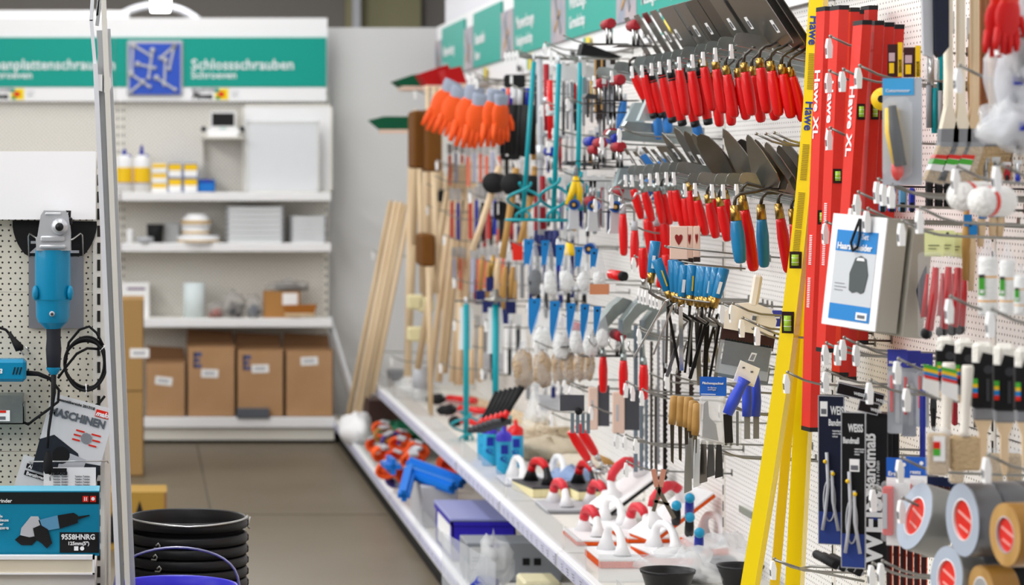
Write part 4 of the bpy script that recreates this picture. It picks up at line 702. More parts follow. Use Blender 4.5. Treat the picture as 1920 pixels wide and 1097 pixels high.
for P_, px, py, rz, lb, dz, rx, ry in ((FW, 1152, 1054, .0, 'white plaster float on thick orange sponge, nearest the shelf edge', 0, 0, 0), (FW, 1247, 1048, .12, 'white-handled float on orange sponge, beside the nearest float', 0, 0, 0), (FW, 1338, 1030, .1, 'white-handled float nearest the black bowls and perforated panel', 0, 0, 0),
    (FR, 1108, 1013, .0, 'red-gripped white float at the shelf edge behind the nearest sponge float', 0, 0, 0), (FR, 1198, 1008, .05, 'red-gripped white float with orange rim between two white-handled ones', 0, 0, 0), (FG, 1050, 955, .0, 'red-gripped grey float at the shelf edge behind the divider', 0, 0, 0), (FG, 1122, 958, .05, 'red-gripped grey float second from the shelf edge in the middle row', 0, 0, 0),
    (FP, 1150, 988, .1, 'white-handled flat float in the middle of the float rows', 0, 0, 0), (FB, 1182, 975, -1.15, 'white float with black rim and red grip, tipped up on one edge', .1, .0, -.5), (FR, 1262, 1030, -1.15, 'white float with orange rim and red grip, tipped up against others', .1, 0, -.5),
    (FC, 1012, 925, .15, 'dark float with black and red handle on cream foam, nearest the shelf edge', 0, 0, 0), (FC, 1100, 930, .1, 'dark float with black and red handle on cream foam, nearer the wall', 0, 0, 0), (FP, 972, 905, 0, 'white-handled float beside the blue bottles', 0, 0, 0), (FP, 1048, 902, 0, 'white-handled float behind the two dark foam floats', 0, 0, 0)):
    p = on(px, py, HU); P_.put(TR((p.x, p.y, HU+.001+dz), rx, ry, rz) if not ry else Matrix.Translation((p.x, p.y, HU+.001+dz)) @ Matrix.Rotation(.28, 4, 'X') @ Matrix.Rotation(ry, 4, 'Y') @ Matrix.Rotation(rz, 4, 'Z'), lb, 'plaster float', 'plaster floats on the upper shelf')
CB = mat('chalk_blue', '2aa0cc', .4); CBC = mat('cap_violet', '4a3fd0', .4)
CH = {}
for cm, nm in ((CBC, 'v'), (RED, 'r')):
    CH[nm] = Proto('chalk_bottle', [('bottle', MB(CB).lathe([(0, 0), (.03, 0), (.031, .01), (.031, .125), (.027, .135), (0, .135)], 22), [('printed_reel', MB(BLUED).prism([(-.016, .08), (.012, .08), (.012, .115), (-.016, .115)], .002, (0, -.0305, 0)).tube([(-.006+.012*math.cos(a), -.031, .062+.008*math.sin(a)) for a in [PI*i/6 for i in range(12)]], .002, 5, True).tube([(-.014, -.0295, .066), (-.004, -.031, .05), (.012, -.030, .046)], .002, 5))]),
        ('cap', MB(cm).lathe([(.0315, .128), (.0315, .148), (.024, .16), (.009, .168), (.007, .185), (.004, .19), (0, .19)], 20))])
for nm, px, py, lb in (('v', 918, 873, 'blue chalk bottle with violet cap, farther of the two violet ones'), ('v', 945, 889, 'blue chalk bottle with violet cap, nearest of the bottle group'), ('r', 909, 862, 'blue chalk bottle with red cap, mostly hidden behind a violet-capped one'), ('r', 937, 868, 'blue chalk bottle with red cap between the two violet-capped ones'), ('r', 967, 876, 'blue chalk bottle with red cap, nearest the jute goods')):
    p = on(px, py, HU); CH[nm].put((p.x, p.y, HU+.001), lb, 'bottle', 'chalk bottles')
for x0, y0, x1, y1, i in ((1069, 808, 1104, 864, 0), (1083, 797, 1118, 853, 1)):
    Y = 8.7+.1*i; A = at(x0, y0, Y); B = at(x1, y1, Y); d = (B-A).normalized()
    foot = at(x1+26, y1+48, Y)-A
    multi('scissor_tongs', [('handle', handle_mb(Vector(), B-A, .0165, RED)), ('ferrule', MB(CHROME).tube([B-A, B-A+d*.02], [.011, .008], 10)), ('bars', MB(CHROME).tube([B-A+d*.02, foot+Vector((-.02, 0, .02))], .004, 6).tube([B-A+d*.02, foot+Vector((.02, 0, .0))], .004, 6).tube([foot+Vector((-.03, 0, .05)), foot+Vector((.03, 0, .05))], .004, 6))], A, ['red-handled steel scraper frame standing on the shelf, nearer the edge', 'red-handled steel scraper frame standing on the shelf, nearer the wall'][i], 'scraper')
p = at(1118, 856, 8.9); one('wooden_grip', MB(WOODM).tube([(0, 0, 0), (.04, 0, -.02), (.07, -.01, -.04)], [.012, .015, .01], 10), p, 'small wooden handle sticking out beside the red-handled frames', 'handle')
for i, (px, py, X) in enumerate(((1268, 949, 1.6), (1293, 935, 1.66), (1293, 971, 1.64), (1311, 1000, 1.62))):
    p = at(px, py, X=X)
    multi('marking_spray', [('can', MB(BLKM if i % 2 == 0 else BLUED).tube([(0, 0, 0), (.01, .05, -.035), (.02, .1, -.06)], [.012, .014, .014], 12)), ('cap', MB(mat('cap_cyan', '1f93bd', .35)).ball((0, -.004, .002), .0155, 14))], p, ['blue-capped dark bottle nearest the tipped-up float', 'highest blue-capped dark bottle beside the perforated panel', 'blue-capped bottle just below the highest one', 'lowest blue-capped bottle behind the clear divider'][i], 'bottle', 'blue capped bottles')
BOWL = Proto('black_bowl', [('black_bowl', MB(BLACK).lathe([(0, 0), (.045, 0), (.052, .01), (.067, .06), (.07, .062), (.072, .07), (.068, .07), (.064, .062), (.048, .012), (0, .012)], 36))])
for px, py, sc_, lb in ((1388, 1104, 1, 'black plastic plaster bowl at the foot of the yellow levels'), (1252, 1120, 1.15, 'black plastic plaster bowl before the clear bag, cut by the picture edge')):
    p = on(px, py, HU); BOWL.put(TR((p.x, p.y, HU+.002), s=sc_*.93), lb, 'bowl', 'black plaster bowls')
def bag(name, px, py, Y, rx, ry, rz, film, cm, fill, label, seed=0, group=None, z=None, cat='bag'):
    p = at(px, py, Y); multi(name, [('film', MB(film).lump((0, 0, 0), rx, ry, rz, seed, 18, .3)), ('contents', MB(cm).lump((0, 0, -rz*(1-fill)*.7), rx*.82, ry*.8, rz*fill, seed+5, 14, .25))], p, label, cat, group)
for px, py, rx, ry, rz, sd, lb in ((1285, 1066, .1, .12, .045, 3, 'crumpled clear plastic bag lying before the white-handled floats'), (1355, 1048, .09, .12, .05, 8, 'crumpled clear plastic bag lying beside the farther black bowl')):
    p = on(px, py+25, HU); multi('plastic_bag', [('film', MB(FILMW).lump((0, 0, rz), rx, ry, rz, sd, 22, .5)), ('contents', MB(LGREY).lump((0, 0, rz*.5), rx*.6, ry*.6, rz*.35, sd, 12, .4))], (p.x, p.y, HU), lb, 'bag', None)
# far goods on the upper shelf
def sbox(name, px, py, h, w_, d, hh, m_, label, cat, rz=0, extra=None, b=.004):
    p = on(px, py, h); ps = [('body' if extra else name, MB(m_).box((0, 0, 0), (w_, d, hh), b))]
    if extra: ps += extra
    return multi(name, ps, TR((p.x, p.y, h+.001), rz=rz), label, cat)
for i in range(7):
    x0, y0 = 810+i*7, 735+i*7; x1, y1 = x0+38+4*(i % 3), y0+10
    a = on(x0, y0+22, HU); b_ = on(x1+22, y1+20, HU); a.z = b_.z = HU+.03+.02*(i % 3)
    multi('caulking_gun', [('rod', MB(CHROME).tube([(0, 0, 0), b_-a], .006, 6)), ('barrel', MB((RED, LGREY, RED)[i % 3]).tube([(b_-a)*.25, b_-a], .016, 10)), ('trigger', MB(BLKM).lump((0, 0, -.01), .03, .02, .025, i, 10, .2))], a, f'red and silver caulking gun lying on the shelf, {nth(i, 7, "from the far end")}', 'tool', 'caulking guns on the shelf')
for i in range(6):
    a = at(896+i*9, 806-i*3, 9.9-.05*i); b_ = at(934+i*9, 735-i*2, 9.9-.05*i)
    multi('claw_hammer', [('handle', MB(BLKM).tube([(0, 0, 0), (b_-a)*.5, b_-a], [.013, .01, .014], 8)), ('head', MB(DGREY).tube([(-.04, 0, 0), (.035, 0, .0)], [.012, .012], 8), [('red_band', MB(RED).tube([(b_-a)*.12, (b_-a)*.3], [.0135, .012], 8))])], a, f'black-handled hammer leaning in the shelf bin, {nth(i, 6, "from the far end")}', 'hammer', 'black hammers on the shelf')
p = on(975, 796, HU); one('wooden_roller', MB(WOODL).tube([(-.12, .9, .03), (0, 0, .03)], .028, 16), (p.x, p.y, HU), 'long thick wooden roller lying on the upper shelf, end towards the aisle', 'roller')
for i, (px, py, rx, rz, m_) in enumerate(((1035, 862, .16, .045, mat('jute', 'c9bca6', .9, bump=(60, 1))), (1070, 845, .12, .05, mat('jute_dark', 'a8977c', .9, bump=(60, 1))), (1095, 880, .1, .03, mat('jute_pale', 'd8cebd', .9, bump=(60, 1))), (1010, 826, .1, .05, mat('jute_pale', 'd8cebd', .9, bump=(60, 1))))):
    p = on(px, py, HU); one('jute_pad', MB(m_).lump((0, 0, rz*.9), rx, .16, rz, i+30, 18, .35), (p.x, p.y, HU), ['large pale brown jute pad lying behind the white-handled floats', 'darker brown jute pad at the wall side of the shelf', 'flat pale jute pad nearest the red-handled scrapers', 'pale jute pad lying behind the blue chalk bottles'][i], 'pad', 'jute pads on the upper shelf')
rd = random.Random(5); st = MB(mat('twine', 'd9c7ad', .8))
for i in range(40):
    p = on(rd.uniform(985, 1060), rd.uniform(815, 858), HU); st.tube([(p.x, p.y, HU+.06), (p.x+rd.uniform(-.06, .06), p.y+rd.uniform(-.1, .1), HU+.09), (p.x+rd.uniform(-.1, .1), p.y+rd.uniform(-.1, .1), HU+.07)], .004, 5)
o = one('twine_strands', st, (0, 0, 0), 'loose pale twine strands spilled over the jute pads', 'twine'); o['kind'] = 'stuff'
p = on(1006, 828, HU); multi('plastic_bag', [('film', MB(FILMW).lump((0, 0, .09), .045, .05, .09, 12, 16, .4))], (p.x, p.y, HU+.03), 'small upright clear plastic bag among the jute pads', 'bag')
for i, (px, py, rx) in enumerate(((775, 748, .1), (800, 752, .07), (762, 738, .06))):
    p = on(px, py, HU); one('plastic_bag', MB(FILMW).lump((0, 0, .04), rx, .1, .04, 40+i, 14, .5), (p.x, p.y, HU), ['white crumpled plastic bag behind the red caulking guns', 'small crumpled bag touching the caulking guns', 'small white bag at the far end of the upper shelf'][i], 'bag')
p = on(1075, 905, HU); one('blue_cloth_bag', MB(mat('pale_blue_film', '8fa6cf', .5)).lump((0, 0, .03), .08, .09, .03, 50, 14, .4), (p.x, p.y, HU), 'pale blue plastic bag behind the dark foam float', 'bag')
# base shelf goods
sbox('brown_crate', 690, 818, HB, .26, .3, .2, mat('crate_brown', '4a3530', .6), 'dark brown crate on the base shelf under the far end of the upper one', 'crate')
p = on(655, 830, HB); one('white_sack', MB(WHITE).lump((0, 0, .07), .09, .16, .09, 4, 18, .2), (p.x+.04, p.y, HB), 'white sack slumped at the end of the base shelf below the wooden rods', 'sack')
rd = random.Random(11)
NET = mat('net_green', '17694a', .6, bump=(60, 1))
for i, (px, py) in enumerate(((722, 850), (752, 856))):
    p = on(px, py, HB); one('green_net', MB(NET).lump((0, 0, .05+.0*i), .12, .25, .045, i, 18, .5), (p.x+.05, p.y, HB+.06), ['coiled green net lying at the far end of the base shelf', 'coiled green net under the upper shelf edge'][i], 'net', 'green nets')
OM = [mat('strap_orange', 'ee5a1e', .5), mat('strap_red', 'd8401e', .5), mat('strap_gold', 'a87a3a', .5), mat('strap_violet', '4a3f8c', .5)]
NST = 0
for i in range(26):
    px, py = 712+rd.uniform(-14, 74)+i*1.6, 862+i*3.6; p = on(px, py, HB); m_ = OM[(0, 0, 0, 1, 0, 2, 0, 0, 3, 0)[i % 10]]
    mb = MB(m_); n = 4
    for k in range(n):
        rr = .05-.006*k; mb.tube([(rr*math.cos(a), (.012*k), rr*.7*math.sin(a)+.04) for a in [2*PI*j/14 for j in range(14)]], .009, 6, True)
    multi('ratchet_strap', [('webbing', mb), ('buckle', MB(LGREY).box((-.02, -.03, .07), (.02, .02, .085), .002))], TR((p.x+rd.uniform(-.02, .08), p.y, HB+.03+.05*(i % 3)), rd.uniform(-.3, .3), rd.uniform(-.5, .5), rd.uniform(-.6, .6)), 'coiled '+('orange', 'orange', 'orange', 'red', 'orange', 'tan', 'orange', 'orange', 'violet', 'orange')[i % 10]+f' lashing strap in the base shelf heap, {ORD[i] if i < 20 else "twenty-"+ORD[i-20]} from the far end', 'strap', 'straps on the base shelf')
for i, (a0, a1, w_) in enumerate((((768, 868), (868, 905), .05), ((765, 885), (850, 915), .05), ((770, 880), (757, 930), .05), ((728, 868), (738, 876), .07))):
    p = at(a0[0], a0[1], 10.9-.2*min(i, 1)+.7*(i == 3)); q = at(a1[0], a1[1], 10.7-.25*min(i, 1)+.7*(i == 3))
    one('blue_corner_guard', MB(mat('guard_blue', '1873d2', .4)).bar((0, 0, 0), q-p, w_, .02).bar((0, 0, 0), q-p, .02, w_), p, ['long blue plastic clamp lying on top of the orange straps', 'long blue plastic clamp just below the topmost one', 'dark blue clamp jaw pointing down into the straps', 'round blue hollow end among the far orange straps'][i], 'clamp', 'blue clamps on the base shelf')
GC = mat('grey_carton', 'b9b9be', .6); BVI = mat('bin_violet', '3328b8', .35); LIDM = mat('lid_milky', '8f95c8', .3)
sbox('grey_carton', 790, 990, HB, .15, .42, .17, GC, 'pale grey carton standing on the base shelf between straps and blue bin', 'carton')
p = on(850, 1054, HB)
w_, d_, h_ = .24, .53, .15
multi('blue_bin', [('bin', MB(BVI).box((0, 0, 0), (w_, .006, h_)).box((0, d_-.006, 0), (w_, d_, h_)).box((0, 0, 0), (.006, d_, h_)).box((w_-.006, 0, 0), (w_, d_, h_)).box((0, 0, 0), (w_, d_, .006)).box((-.006, -.006, h_-.014), (w_+.006, .004, h_)).box((-.006, -.006, h_-.014), (.004, d_, h_))), ('lid', MB(LIDM).box((-.008, -.008, h_+.001), (w_+.008, d_+.008, h_+.014), .004)), ('paper_label', MB(PAPER).box((-.002, .05, .02), (0, d_-.08, h_-.02)))],
      TR((p.x-.005, p.y, HB+.001)), 'violet blue storage bin with milky lid on the base shelf', 'bin')
sbox('navy_roll_cover', 880, 985, HB, .2, .3, .14, mat('navy_film', '3b3f86', .4), 'dark blue wrapped pack behind the grey carton, in the upper shelf shade', 'pack') if 0 else None
p = on(880, 1092, HB)
multi('tool_carton', [('carton', MB(mat('carton_steel', '8a8f96', .5)).box((0, 0, 0), (.34, .2, .14), .003)), ('paper_label', MB(mat('label_grey', 'c9ccce', .6)).box((.012, -.002, .045), (.14, 0, .125)), [('print', MB(GREY).box((.02, -.003, .085), (.12, -.002, .088)).box((.02, -.003, .074), (.11, -.002, .077)))]), ('printed_icons', MB(BLKM).box((.2, -.002, .06), (.225, 0, .085)).box((.24, -.002, .06), (.265, 0, .085))), ('blue_tab', MB(BLUED).box((.085, -.004, .125), (.115, 0, .137)))],
      TR((p.x-.01, p.y, HB+.001)), 'steel grey tool carton with pale label on the base shelf', 'carton')
p = on(865, 1130, HB); one('shelf_divider', MB(ACRYL).prism([(0, 0), (.42, 0), (.42, .15), (0, .2)], .003, (0, 0, 0), (.3, -.9, 0)), (p.x-.03, p.y+.3, HB), 'clear slanted divider sheet in front of the steel grey carton', 'divider')
for i, (px, py) in enumerate(((975, 1205), (1040, 1195), (1010, 1170), (1075, 1210))):
    p = on(px, py, HB); z = HB+.001+(0 if i < 2 else .0)
    multi('sponge_pack', [('sponge', MB(CREAM).box((-.06, -.09, 0), (.06, .09, .15), .008)), ('film', MB(FILM).box((-.063, -.093, 0), (.063, .093, .153), .01))], (p.x, p.y, z), ['cream sponge block in film, nearest the base shelf edge', 'cream sponge block in film, second from the shelf edge', 'cream sponge block in film behind the two nearest ones', 'cream sponge block in film deepest under the upper shelf'][i], 'sponge', 'cream sponge blocks')
p = on(925, 1125, HB); multi('plastic_bag', [('film', MB(FILMW).lump((0, 0, .1), .06, .08, .1, 33, 16, .5)), ('contents', MB(BLUED).lump((-.03, 0, .05), .05, .05, .03, 34, 10, .4))], (p.x, p.y, HB), 'clear bag with blue things before the steel grey carton', 'bag')
# ---------------------------------------------------------------- goods hanging on the side panels
WIRE = mat('hook_wire', '8e8d88', .35, .9)
def hook_parts(ln, tag_=True, r=.0028, bend=.07, up=.03):
    ps = [('wire', MB(WIRE).ball((0, 0, 0), r*1.5, 8).tube([(0, 0, 0), (bend*.55, 0, -up*.62), (bend, 0, -up*.9), (bend*1.6, 0, -up), (ln, 0, -up-.008)], r, 7).m(WIRE).box((ln-.003, -.006, -up-.014), (ln, .006, -up+.006)))]
    if tag_: ps.append(('price_tag', MB(PAPER).prism([(-.004, -.046), (.006, -.046), (.0075, -.02), (.003, -.003), (-.003, -.003), (-.0055, -.02)], .017, (-.004, 0, -.002)).m(INKG).prism([(-.0052, -.038), (-.0048, -.038), (-.0058, -.024), (-.0062, -.024)], .01, (-.004, 0, -.002))))
    return ps
HK = {}
def hook(px, py, label, X=1.48, tag_=True, up=.03, group='wire display hooks'):
    p = at(px, py, X=X); k = (round(XW-X, 3), tag_, up)
    if k not in HK: HK[k] = Proto('display_hook', hook_parts(XW-X, tag_, up=up))
    HK[k].put(p, label, 'hook', group)
def hooks(row, lst, **k):
    for i, q in enumerate(lst): hook(q[0], q[1], f'tagged wire hook {row}'+(f', {nth(i, len(lst), "from the far end")}' if len(lst) > 1 else ''), **{**k, **(q[2] if len(q) > 2 else {})})
hooks('above the far black pouches', [(950, 96), (957, 95), (964, 94), (971, 93)], X=1.42)
hooks('over the paddle mixers', [(1023, 79), (1034, 92), (1046, 100)])
hooks('beside the upper clear packs', [(1017, 194), (1028, 192), (1040, 238), (1030, 262), (1066, 182)])
hooks('beside the red-gripped corner tools', [(1130, 254), (1163, 238), (1045, 316), (1032, 372), (1118, 370), (1148, 362)])
hooks('over the orange gloves', [(880, 138), (889, 136), (895, 145), (962, 160)], X=1.42)
hooks('beside the low black pouches', [(940, 452), (955, 450), (985, 448), (1048, 445)], X=1.45)
hooks('in the row over the clear blue bags', [(1056, 508), (1018, 530), (1060, 516)])
hooks('over the crossed rods', [(1202, 538), (1209, 540), (1215, 541), (1224, 545), (1231, 547), (1238, 549)])
hooks('over the lower clear bags', [(992, 566), (1012, 642), (1055, 590), (1008, 694)])
hooks('below the jute bags', [(1048, 712), (1060, 711), (1072, 722), (1110, 760), (1012, 758), (1036, 775)])
hooks('under the lower red trowels', [(1175, 716), (1188, 722), (1205, 730)])
hooks('beside the saw blades', [(1190, 480), (1200, 614), (1158, 813), (1174, 815), (1176, 865), (1194, 820), (1267, 770), (1252, 697)])
hooks('under the blue-handled irons', [(1265, 668), (1302, 679)])
hooks('beside the white squeegee', [(1355, 569), (1375, 569), (1393, 596), (1422, 610)])
hooks('near the blue scissors', [(1355, 754), (1368, 757), (1355, 715), (1343, 839), (1300, 812)])
hooks('in front of the yellow levels', [(1477, 698), (1452, 1048)])
hooks('in front of the red levels, upper part', [(1557, 68), (1556, 133), (1582, 130), (1612, 123), (1557, 240), (1550, 416)], X=1.5)
hooks('below the shorter red levels', [(1550, 643), (1573, 643), (1583, 633), (1608, 643), (1550, 694)], X=1.5)
hooks('at the boxed clipper', [(1600, 386), (1628, 391), (1693, 414), (1727, 390), (1610, 360)], X=1.46)
hooks('under the packed utility knife', [(1648, 336), (1660, 340), (1674, 344)], X=1.46)
hooks('at the measuring tape cards', [(1545, 826), (1553, 815), (1567, 838), (1552, 932), (1587, 1014), (1633, 713)], X=1.47)
hooks('above the tape rolls', [(1640, 914), (1693, 934), (1637, 1056), (1655, 1052)], X=1.45)
hooks('among the packed knives', [(1685, 673), (1703, 724), (1690, 858)], X=1.45)
hooks('among the near brushes', [(1800, 123), (1877, 50), (1795, 312), (1872, 306), (1783, 556), (1860, 580), (1853, 853)], X=1.45)
hooks('left bare above the second trowel row', [(1418, 252), (1438, 252), (1452, 248)], tag_=False, X=1.5) if 0 else None
for i, (px, py, X) in enumerate(((1418, 251, 1.5), (1436, 251, 1.51), (1452, 249, 1.52), (1450, 93, 1.55), (1478, 85, 1.6), (1495, 84, 1.62), (1412, 616, 1.5), (1248, 462, 1.5), (1057, 66, 1.45), (1078, 560, 1.5), (1183, 420, 1.5), (1201, 620, 1.5), (1060, 184, 1.5), (1220, 700, 1.5), (1262, 640, 1.5), (1320, 835, 1.5))):
    hook(px, py, f'bare wire hook without a tag, {nth(i, 16, "in order down the panels")}', X=X, tag_=False, group='bare wire hooks')
# far hooks without readable tags
rd = random.Random(3)
for i, y in enumerate((168, 235, 300, 345, 385)): hook(765+rd.uniform(0, 60), y, f'thin wire hook beside the coir brooms, {nth(i, 5, "from the top")}', X=1.42, tag_=i % 2 == 0, group='hooks by the coir brooms')
for i, y in enumerate((300, 330, 360, 400, 440, 480, 520, 560, 600, 640, 680)): hook(835+rd.uniform(-20, 60), y, f'thin wire hook among the leaning rods, {nth(i, 11, "from the top")}', X=1.42, tag_=i % 2 == 0, group='hooks among the leaning rods')
for (px, py, lb) in ((700, 470, 'wire hook sticking out towards the back wall, upper'), (690, 650, 'wire hook sticking out low towards the back wall'), (735, 668, 'low wire hook in front of the leaning rods'), (912, 600, 'wire hook between the two lower teal mixers, upper'), (905, 690, 'wire hook between the two lower teal mixers, lower'), (1005, 640, 'wire hook over the far jute bags')): hook(px, py, lb, X=1.42 if px > 760 else 1.3, group='far wire hooks')

# --- blue-handled jointing irons in the wire basket
JI = [(1229, 452, 1222, 512), (1231, 486, 1252, 545), (1262, 487, 1265, 548), (1273, 490, 1273, 550), (1285, 497, 1279, 557), (1299, 497, 1295, 554), (1316, 499, 1310, 557), (1322, 500, 1318, 556), (1334, 501, 1326, 558), (1345, 502, 1336, 556), (1358, 503, 1343, 559)]
DARKS = mat('dark_shank', '2e2c2b', .35, .8)
for i, (x0, y0, x1, y1) in enumerate(JI):
    Y = 6.75-.02*i; A = at(x0, y0, Y); B = at(x1, y1, Y)-A; d = B.normalized(); e = B+d*.026; rs = random.Random(i); L = .17+.05*rs.random(); sx_ = rs.uniform(-.03, .03)
    multi('jointing_iron', [('handle', MB(BLUEH).tube([(0, 0, 0), B*.03, B*.5, B*.97, B], [.0125, .0145, .0142, .0125, .011], 12), [('barcode_sticker', MB(PAPER).bar(B*.45+Vector((-.002, -.0148, 0)), B*.85+Vector((-.002, -.014, 0)), .008, .001, (0, 1, 0)))] if i in (0, 4, 6, 8, 10) else [('lettering', MB(YELP).bar(B*.35+Vector((0, -.0148, 0)), B*.85+Vector((0, -.014, 0)), .0035, .001, (0, 1, 0)))]),
        ('ferrule', MB(BRASS).tube([B-d*.002, e], [.0115, .009], 12)),
        ('shank', MB(DARKS if i % 2 else STEEL).tube([e, e+d*.025, e+d*.03+Vector((.02, 0, -.008)), e+Vector((.03+sx_, 0, -.05))], .0042, 8).bar(e+Vector((.03+sx_, 0, -.045)), e+Vector((.01+sx_*2, 0, -L)), .006+.003*(i % 3), .003, (0, 1, 0)))], A,
        f'blue-handled jointing iron stuck in the wire basket, {nth(i, 11)}', 'jointing iron', 'blue jointing irons')
x_ = [1290, 1305, 1318, 1330, 1345]
for i, (x0, y0, x1, y1, c) in enumerate([(1248, 565, 1188, 672, 0), (1262, 572, 1225, 665, 0), (1276, 575, 1278, 695, 1), (1252, 575, 1275, 700, 2), (1300, 590, 1290, 680, 0), (1318, 590, 1302, 690, 2), (1330, 585, 1318, 680, 0), (1345, 590, 1325, 660, 2), (1310, 580, 1330, 680, 0), (1288, 640, 1268, 700, 0), (1340, 620, 1345, 690, 2)]):
    Y = 6.6+.02*i; A = at(x0, y0, Y); B = at(x1, y1, Y)-A
    one('steel_rod_iron', MB((CHROME, mat('bright_steel', 'd4d8e2', .15, .9), DARKS)[c]).bar((0, 0, 0), B, (.005, .01, .007)[c], .003, (0, 1, 0)).tube([(0, 0, 0), (.012, 0, .006)], .003, 6), A, f'{("thin bright", "broad shining", "dark flat")[c]} steel jointing rod hanging under the blue handles, {nth(i, 11)}', 'jointing rod', 'hanging jointing rods')
multi('wire_basket', [('front_wire', MB(WIRE).tube([at(1201, 537, 6.95), at(1240, 548, 6.9), at(1275, 560, 6.6), at(1354, 570, 6.55), at(1354, 570, 6.55)+Vector((.2, 0, -.01))], .0026, 7)), ('top_wire', MB(WIRE).tube([at(1252, 462, 6.6), at(1375, 476, 6.6), at(1375, 476, 6.6)+Vector((.12, 0, -.01))], .0024, 7).tube([at(1278, 490, 6.55), at(1310, 496, 6.55), at(1398, 504, 6.5)], .0024, 7))], (0, 0, 0), 'wire basket rail holding the blue-handled irons upright', 'basket')
# single red tools near by
for i, (x0, y0, x1, y1) in enumerate(((1205, 465, 1208, 523), (1243, 498, 1238, 540), (1248, 478, 1250, 520))):
    Y = 6.95+.2*i; A = at(x0, y0, Y); B = at(x1, y1, Y)-A
    multi('putty_scraper', [('handle', handle_mb(Vector(), B, .0135, RED)), ('ferrule', MB(CHROME).tube([B, B*1.18], [.009, .008], 8))], A, ['upright red handle beside the leftmost blue iron', 'red handle behind the tilted blue iron', 'short red handle deep behind the blue irons'][i], 'scraper')
Y = F*1.5/(1162-VX); multi('round_grip_tool', [('grip', MB(RED).tube([(-.025, .05, .004), (.0, 0, 0)], [.016, .0165], 16)), ('end_cap', MB(BLKM).tube([(0, 0, 0), (.008, -.012, 0)], [.0165, .0145], 16))], at(1166, 518, Y), 'red grip with black end cap pointing out above the orange card', 'tool')
multi('sanding_card', [('card', MB(mat('card_orange', 'cf8a64', .6)).prism([(-.03, -.02), (.028, -.02), (.035, .012), (-.03, .012)], .004)), ('price_strip', MB(PAPER).prism([(.03, -.012), (.05, -.012), (.05, .012), (.03, .012)], .004, (0, -.001, 0)))], at(1124, 540, 7.9), 'orange brown sanding sheet on a hook above the angled zinc scoops', 'sheet')
# --- zinc corner scoops
def scoop(px, py, Y, s_, label, w_=.09):
    prof = [(0, -.045), (.002, .0), (.045, .055), (.075, .078), (.1, .07), (.112, .05)]; mb = MB(ZINC); V = []
    for x, z in prof: V += [(x, -w_/2, z), (x, w_/2, z)]
    mb.add(V, [(2*k, 2*k+1, 2*k+3, 2*k+2) for k in range(5)]); mb.add([(x, -w_/2-.0005, z) for x, z in prof]+[(x*.72+.028, -w_/2-.0005, z*.62-.012) for x, z in reversed(prof)], [tuple(range(12))])
    mb.tube([(x, -w_/2, z) for x, z in prof], .0016, 5)
    multi('corner_scoop', [('sheet', mb), ('mount', MB(ZINC).box((.01, -.01, -.05), (.02, .01, -.02)))], TR(at(px, py, Y), s=s_), label, 'scoop', 'zinc corner scoops')
scoop(1117, 605, F*1.46/(1117-VX), 1.05, 'angled zinc scoop nearest the clear bags, largest of three'); scoop(1163, 600, F*1.52/(1163-VX), .95, 'angled zinc scoop in the middle of three'); scoop(1205, 600, F*1.6/(1205-VX), .85, 'angled zinc scoop half hidden behind crossed steel rods')
for i, (px, py, ln) in enumerate(((1112, 620, .22), (1168, 236, .25), (1137, 252, .25), (1160, 345, .22))):
    one('zinc_bracket', MB(ZINC).prism([(0, 0), (.01, .014), (ln, -.006), (ln, -.034), (.01, -.016)], .04), at(px, py, X=1.5), ['zinc support arm under the angled scoops', 'zinc support arm between the two trowel rows', 'zinc support arm below the blue-handled corner tools', 'short zinc arm beside the blue and silver guns'][i], 'bracket', 'zinc support arms')
# --- red-gripped corner tools on silver posts
CT = {}
def ctool(px, py, label, m_=RED2, up=True, s_=1, X=1.52):
    k = (m_.name, up)
    if k not in CT:
        z = .06 if up else -.06
        CT[k] = Proto('corner_trowel', [('plate', MB(DARKS).prism([(-.06, 0), (.07, 0), (.06, .003), (-.05, .003)], .08)), ('post', MB(CHROME).tube([(0, -.02, 0), (0, -.02, z), (.002, 0, z*1.1)], .0055, 8)), ('post', MB(CHROME).tube([(.02, .02, 0), (.02, .02, z)], .0055, 8)),
            ('grip', MB(m_).tube([(.005, -.06, z*1.12), (.005, -.055, z*1.12), (.005, .05, z*1.12)], [.013, .018, .018], 8))])
    CT[k].put(TR(at(px, py, X=X), s=s_), label, 'corner trowel', 'corner trowels with round grips')
for i, (px, py, up) in enumerate(((1137, 84, 1), (1186, 88, 1), (1122, 195, 1), (1155, 190, 1), (1143, 212, 0), (1112, 318, 1), (1122, 306, 1), (1156, 315, 1), (1106, 340, 0), (1160, 398, 1), (1080, 650, 1), (1120, 668, 1), (1155, 668, 1))):
    ctool(px, py, f'corner trowel with dull red grip on silver posts, {nth(i, 13, "from the top")}', RED2, bool(up))
for i, (px, py) in enumerate(((1104, 303), (1148, 300), (1028, 318))): ctool(px, py, ['corner trowel with royal blue grip above the blue and silver guns', 'royal blue gripped corner trowel behind a red one', 'small royal blue grip behind the thin silver pole'][i], BLUED)
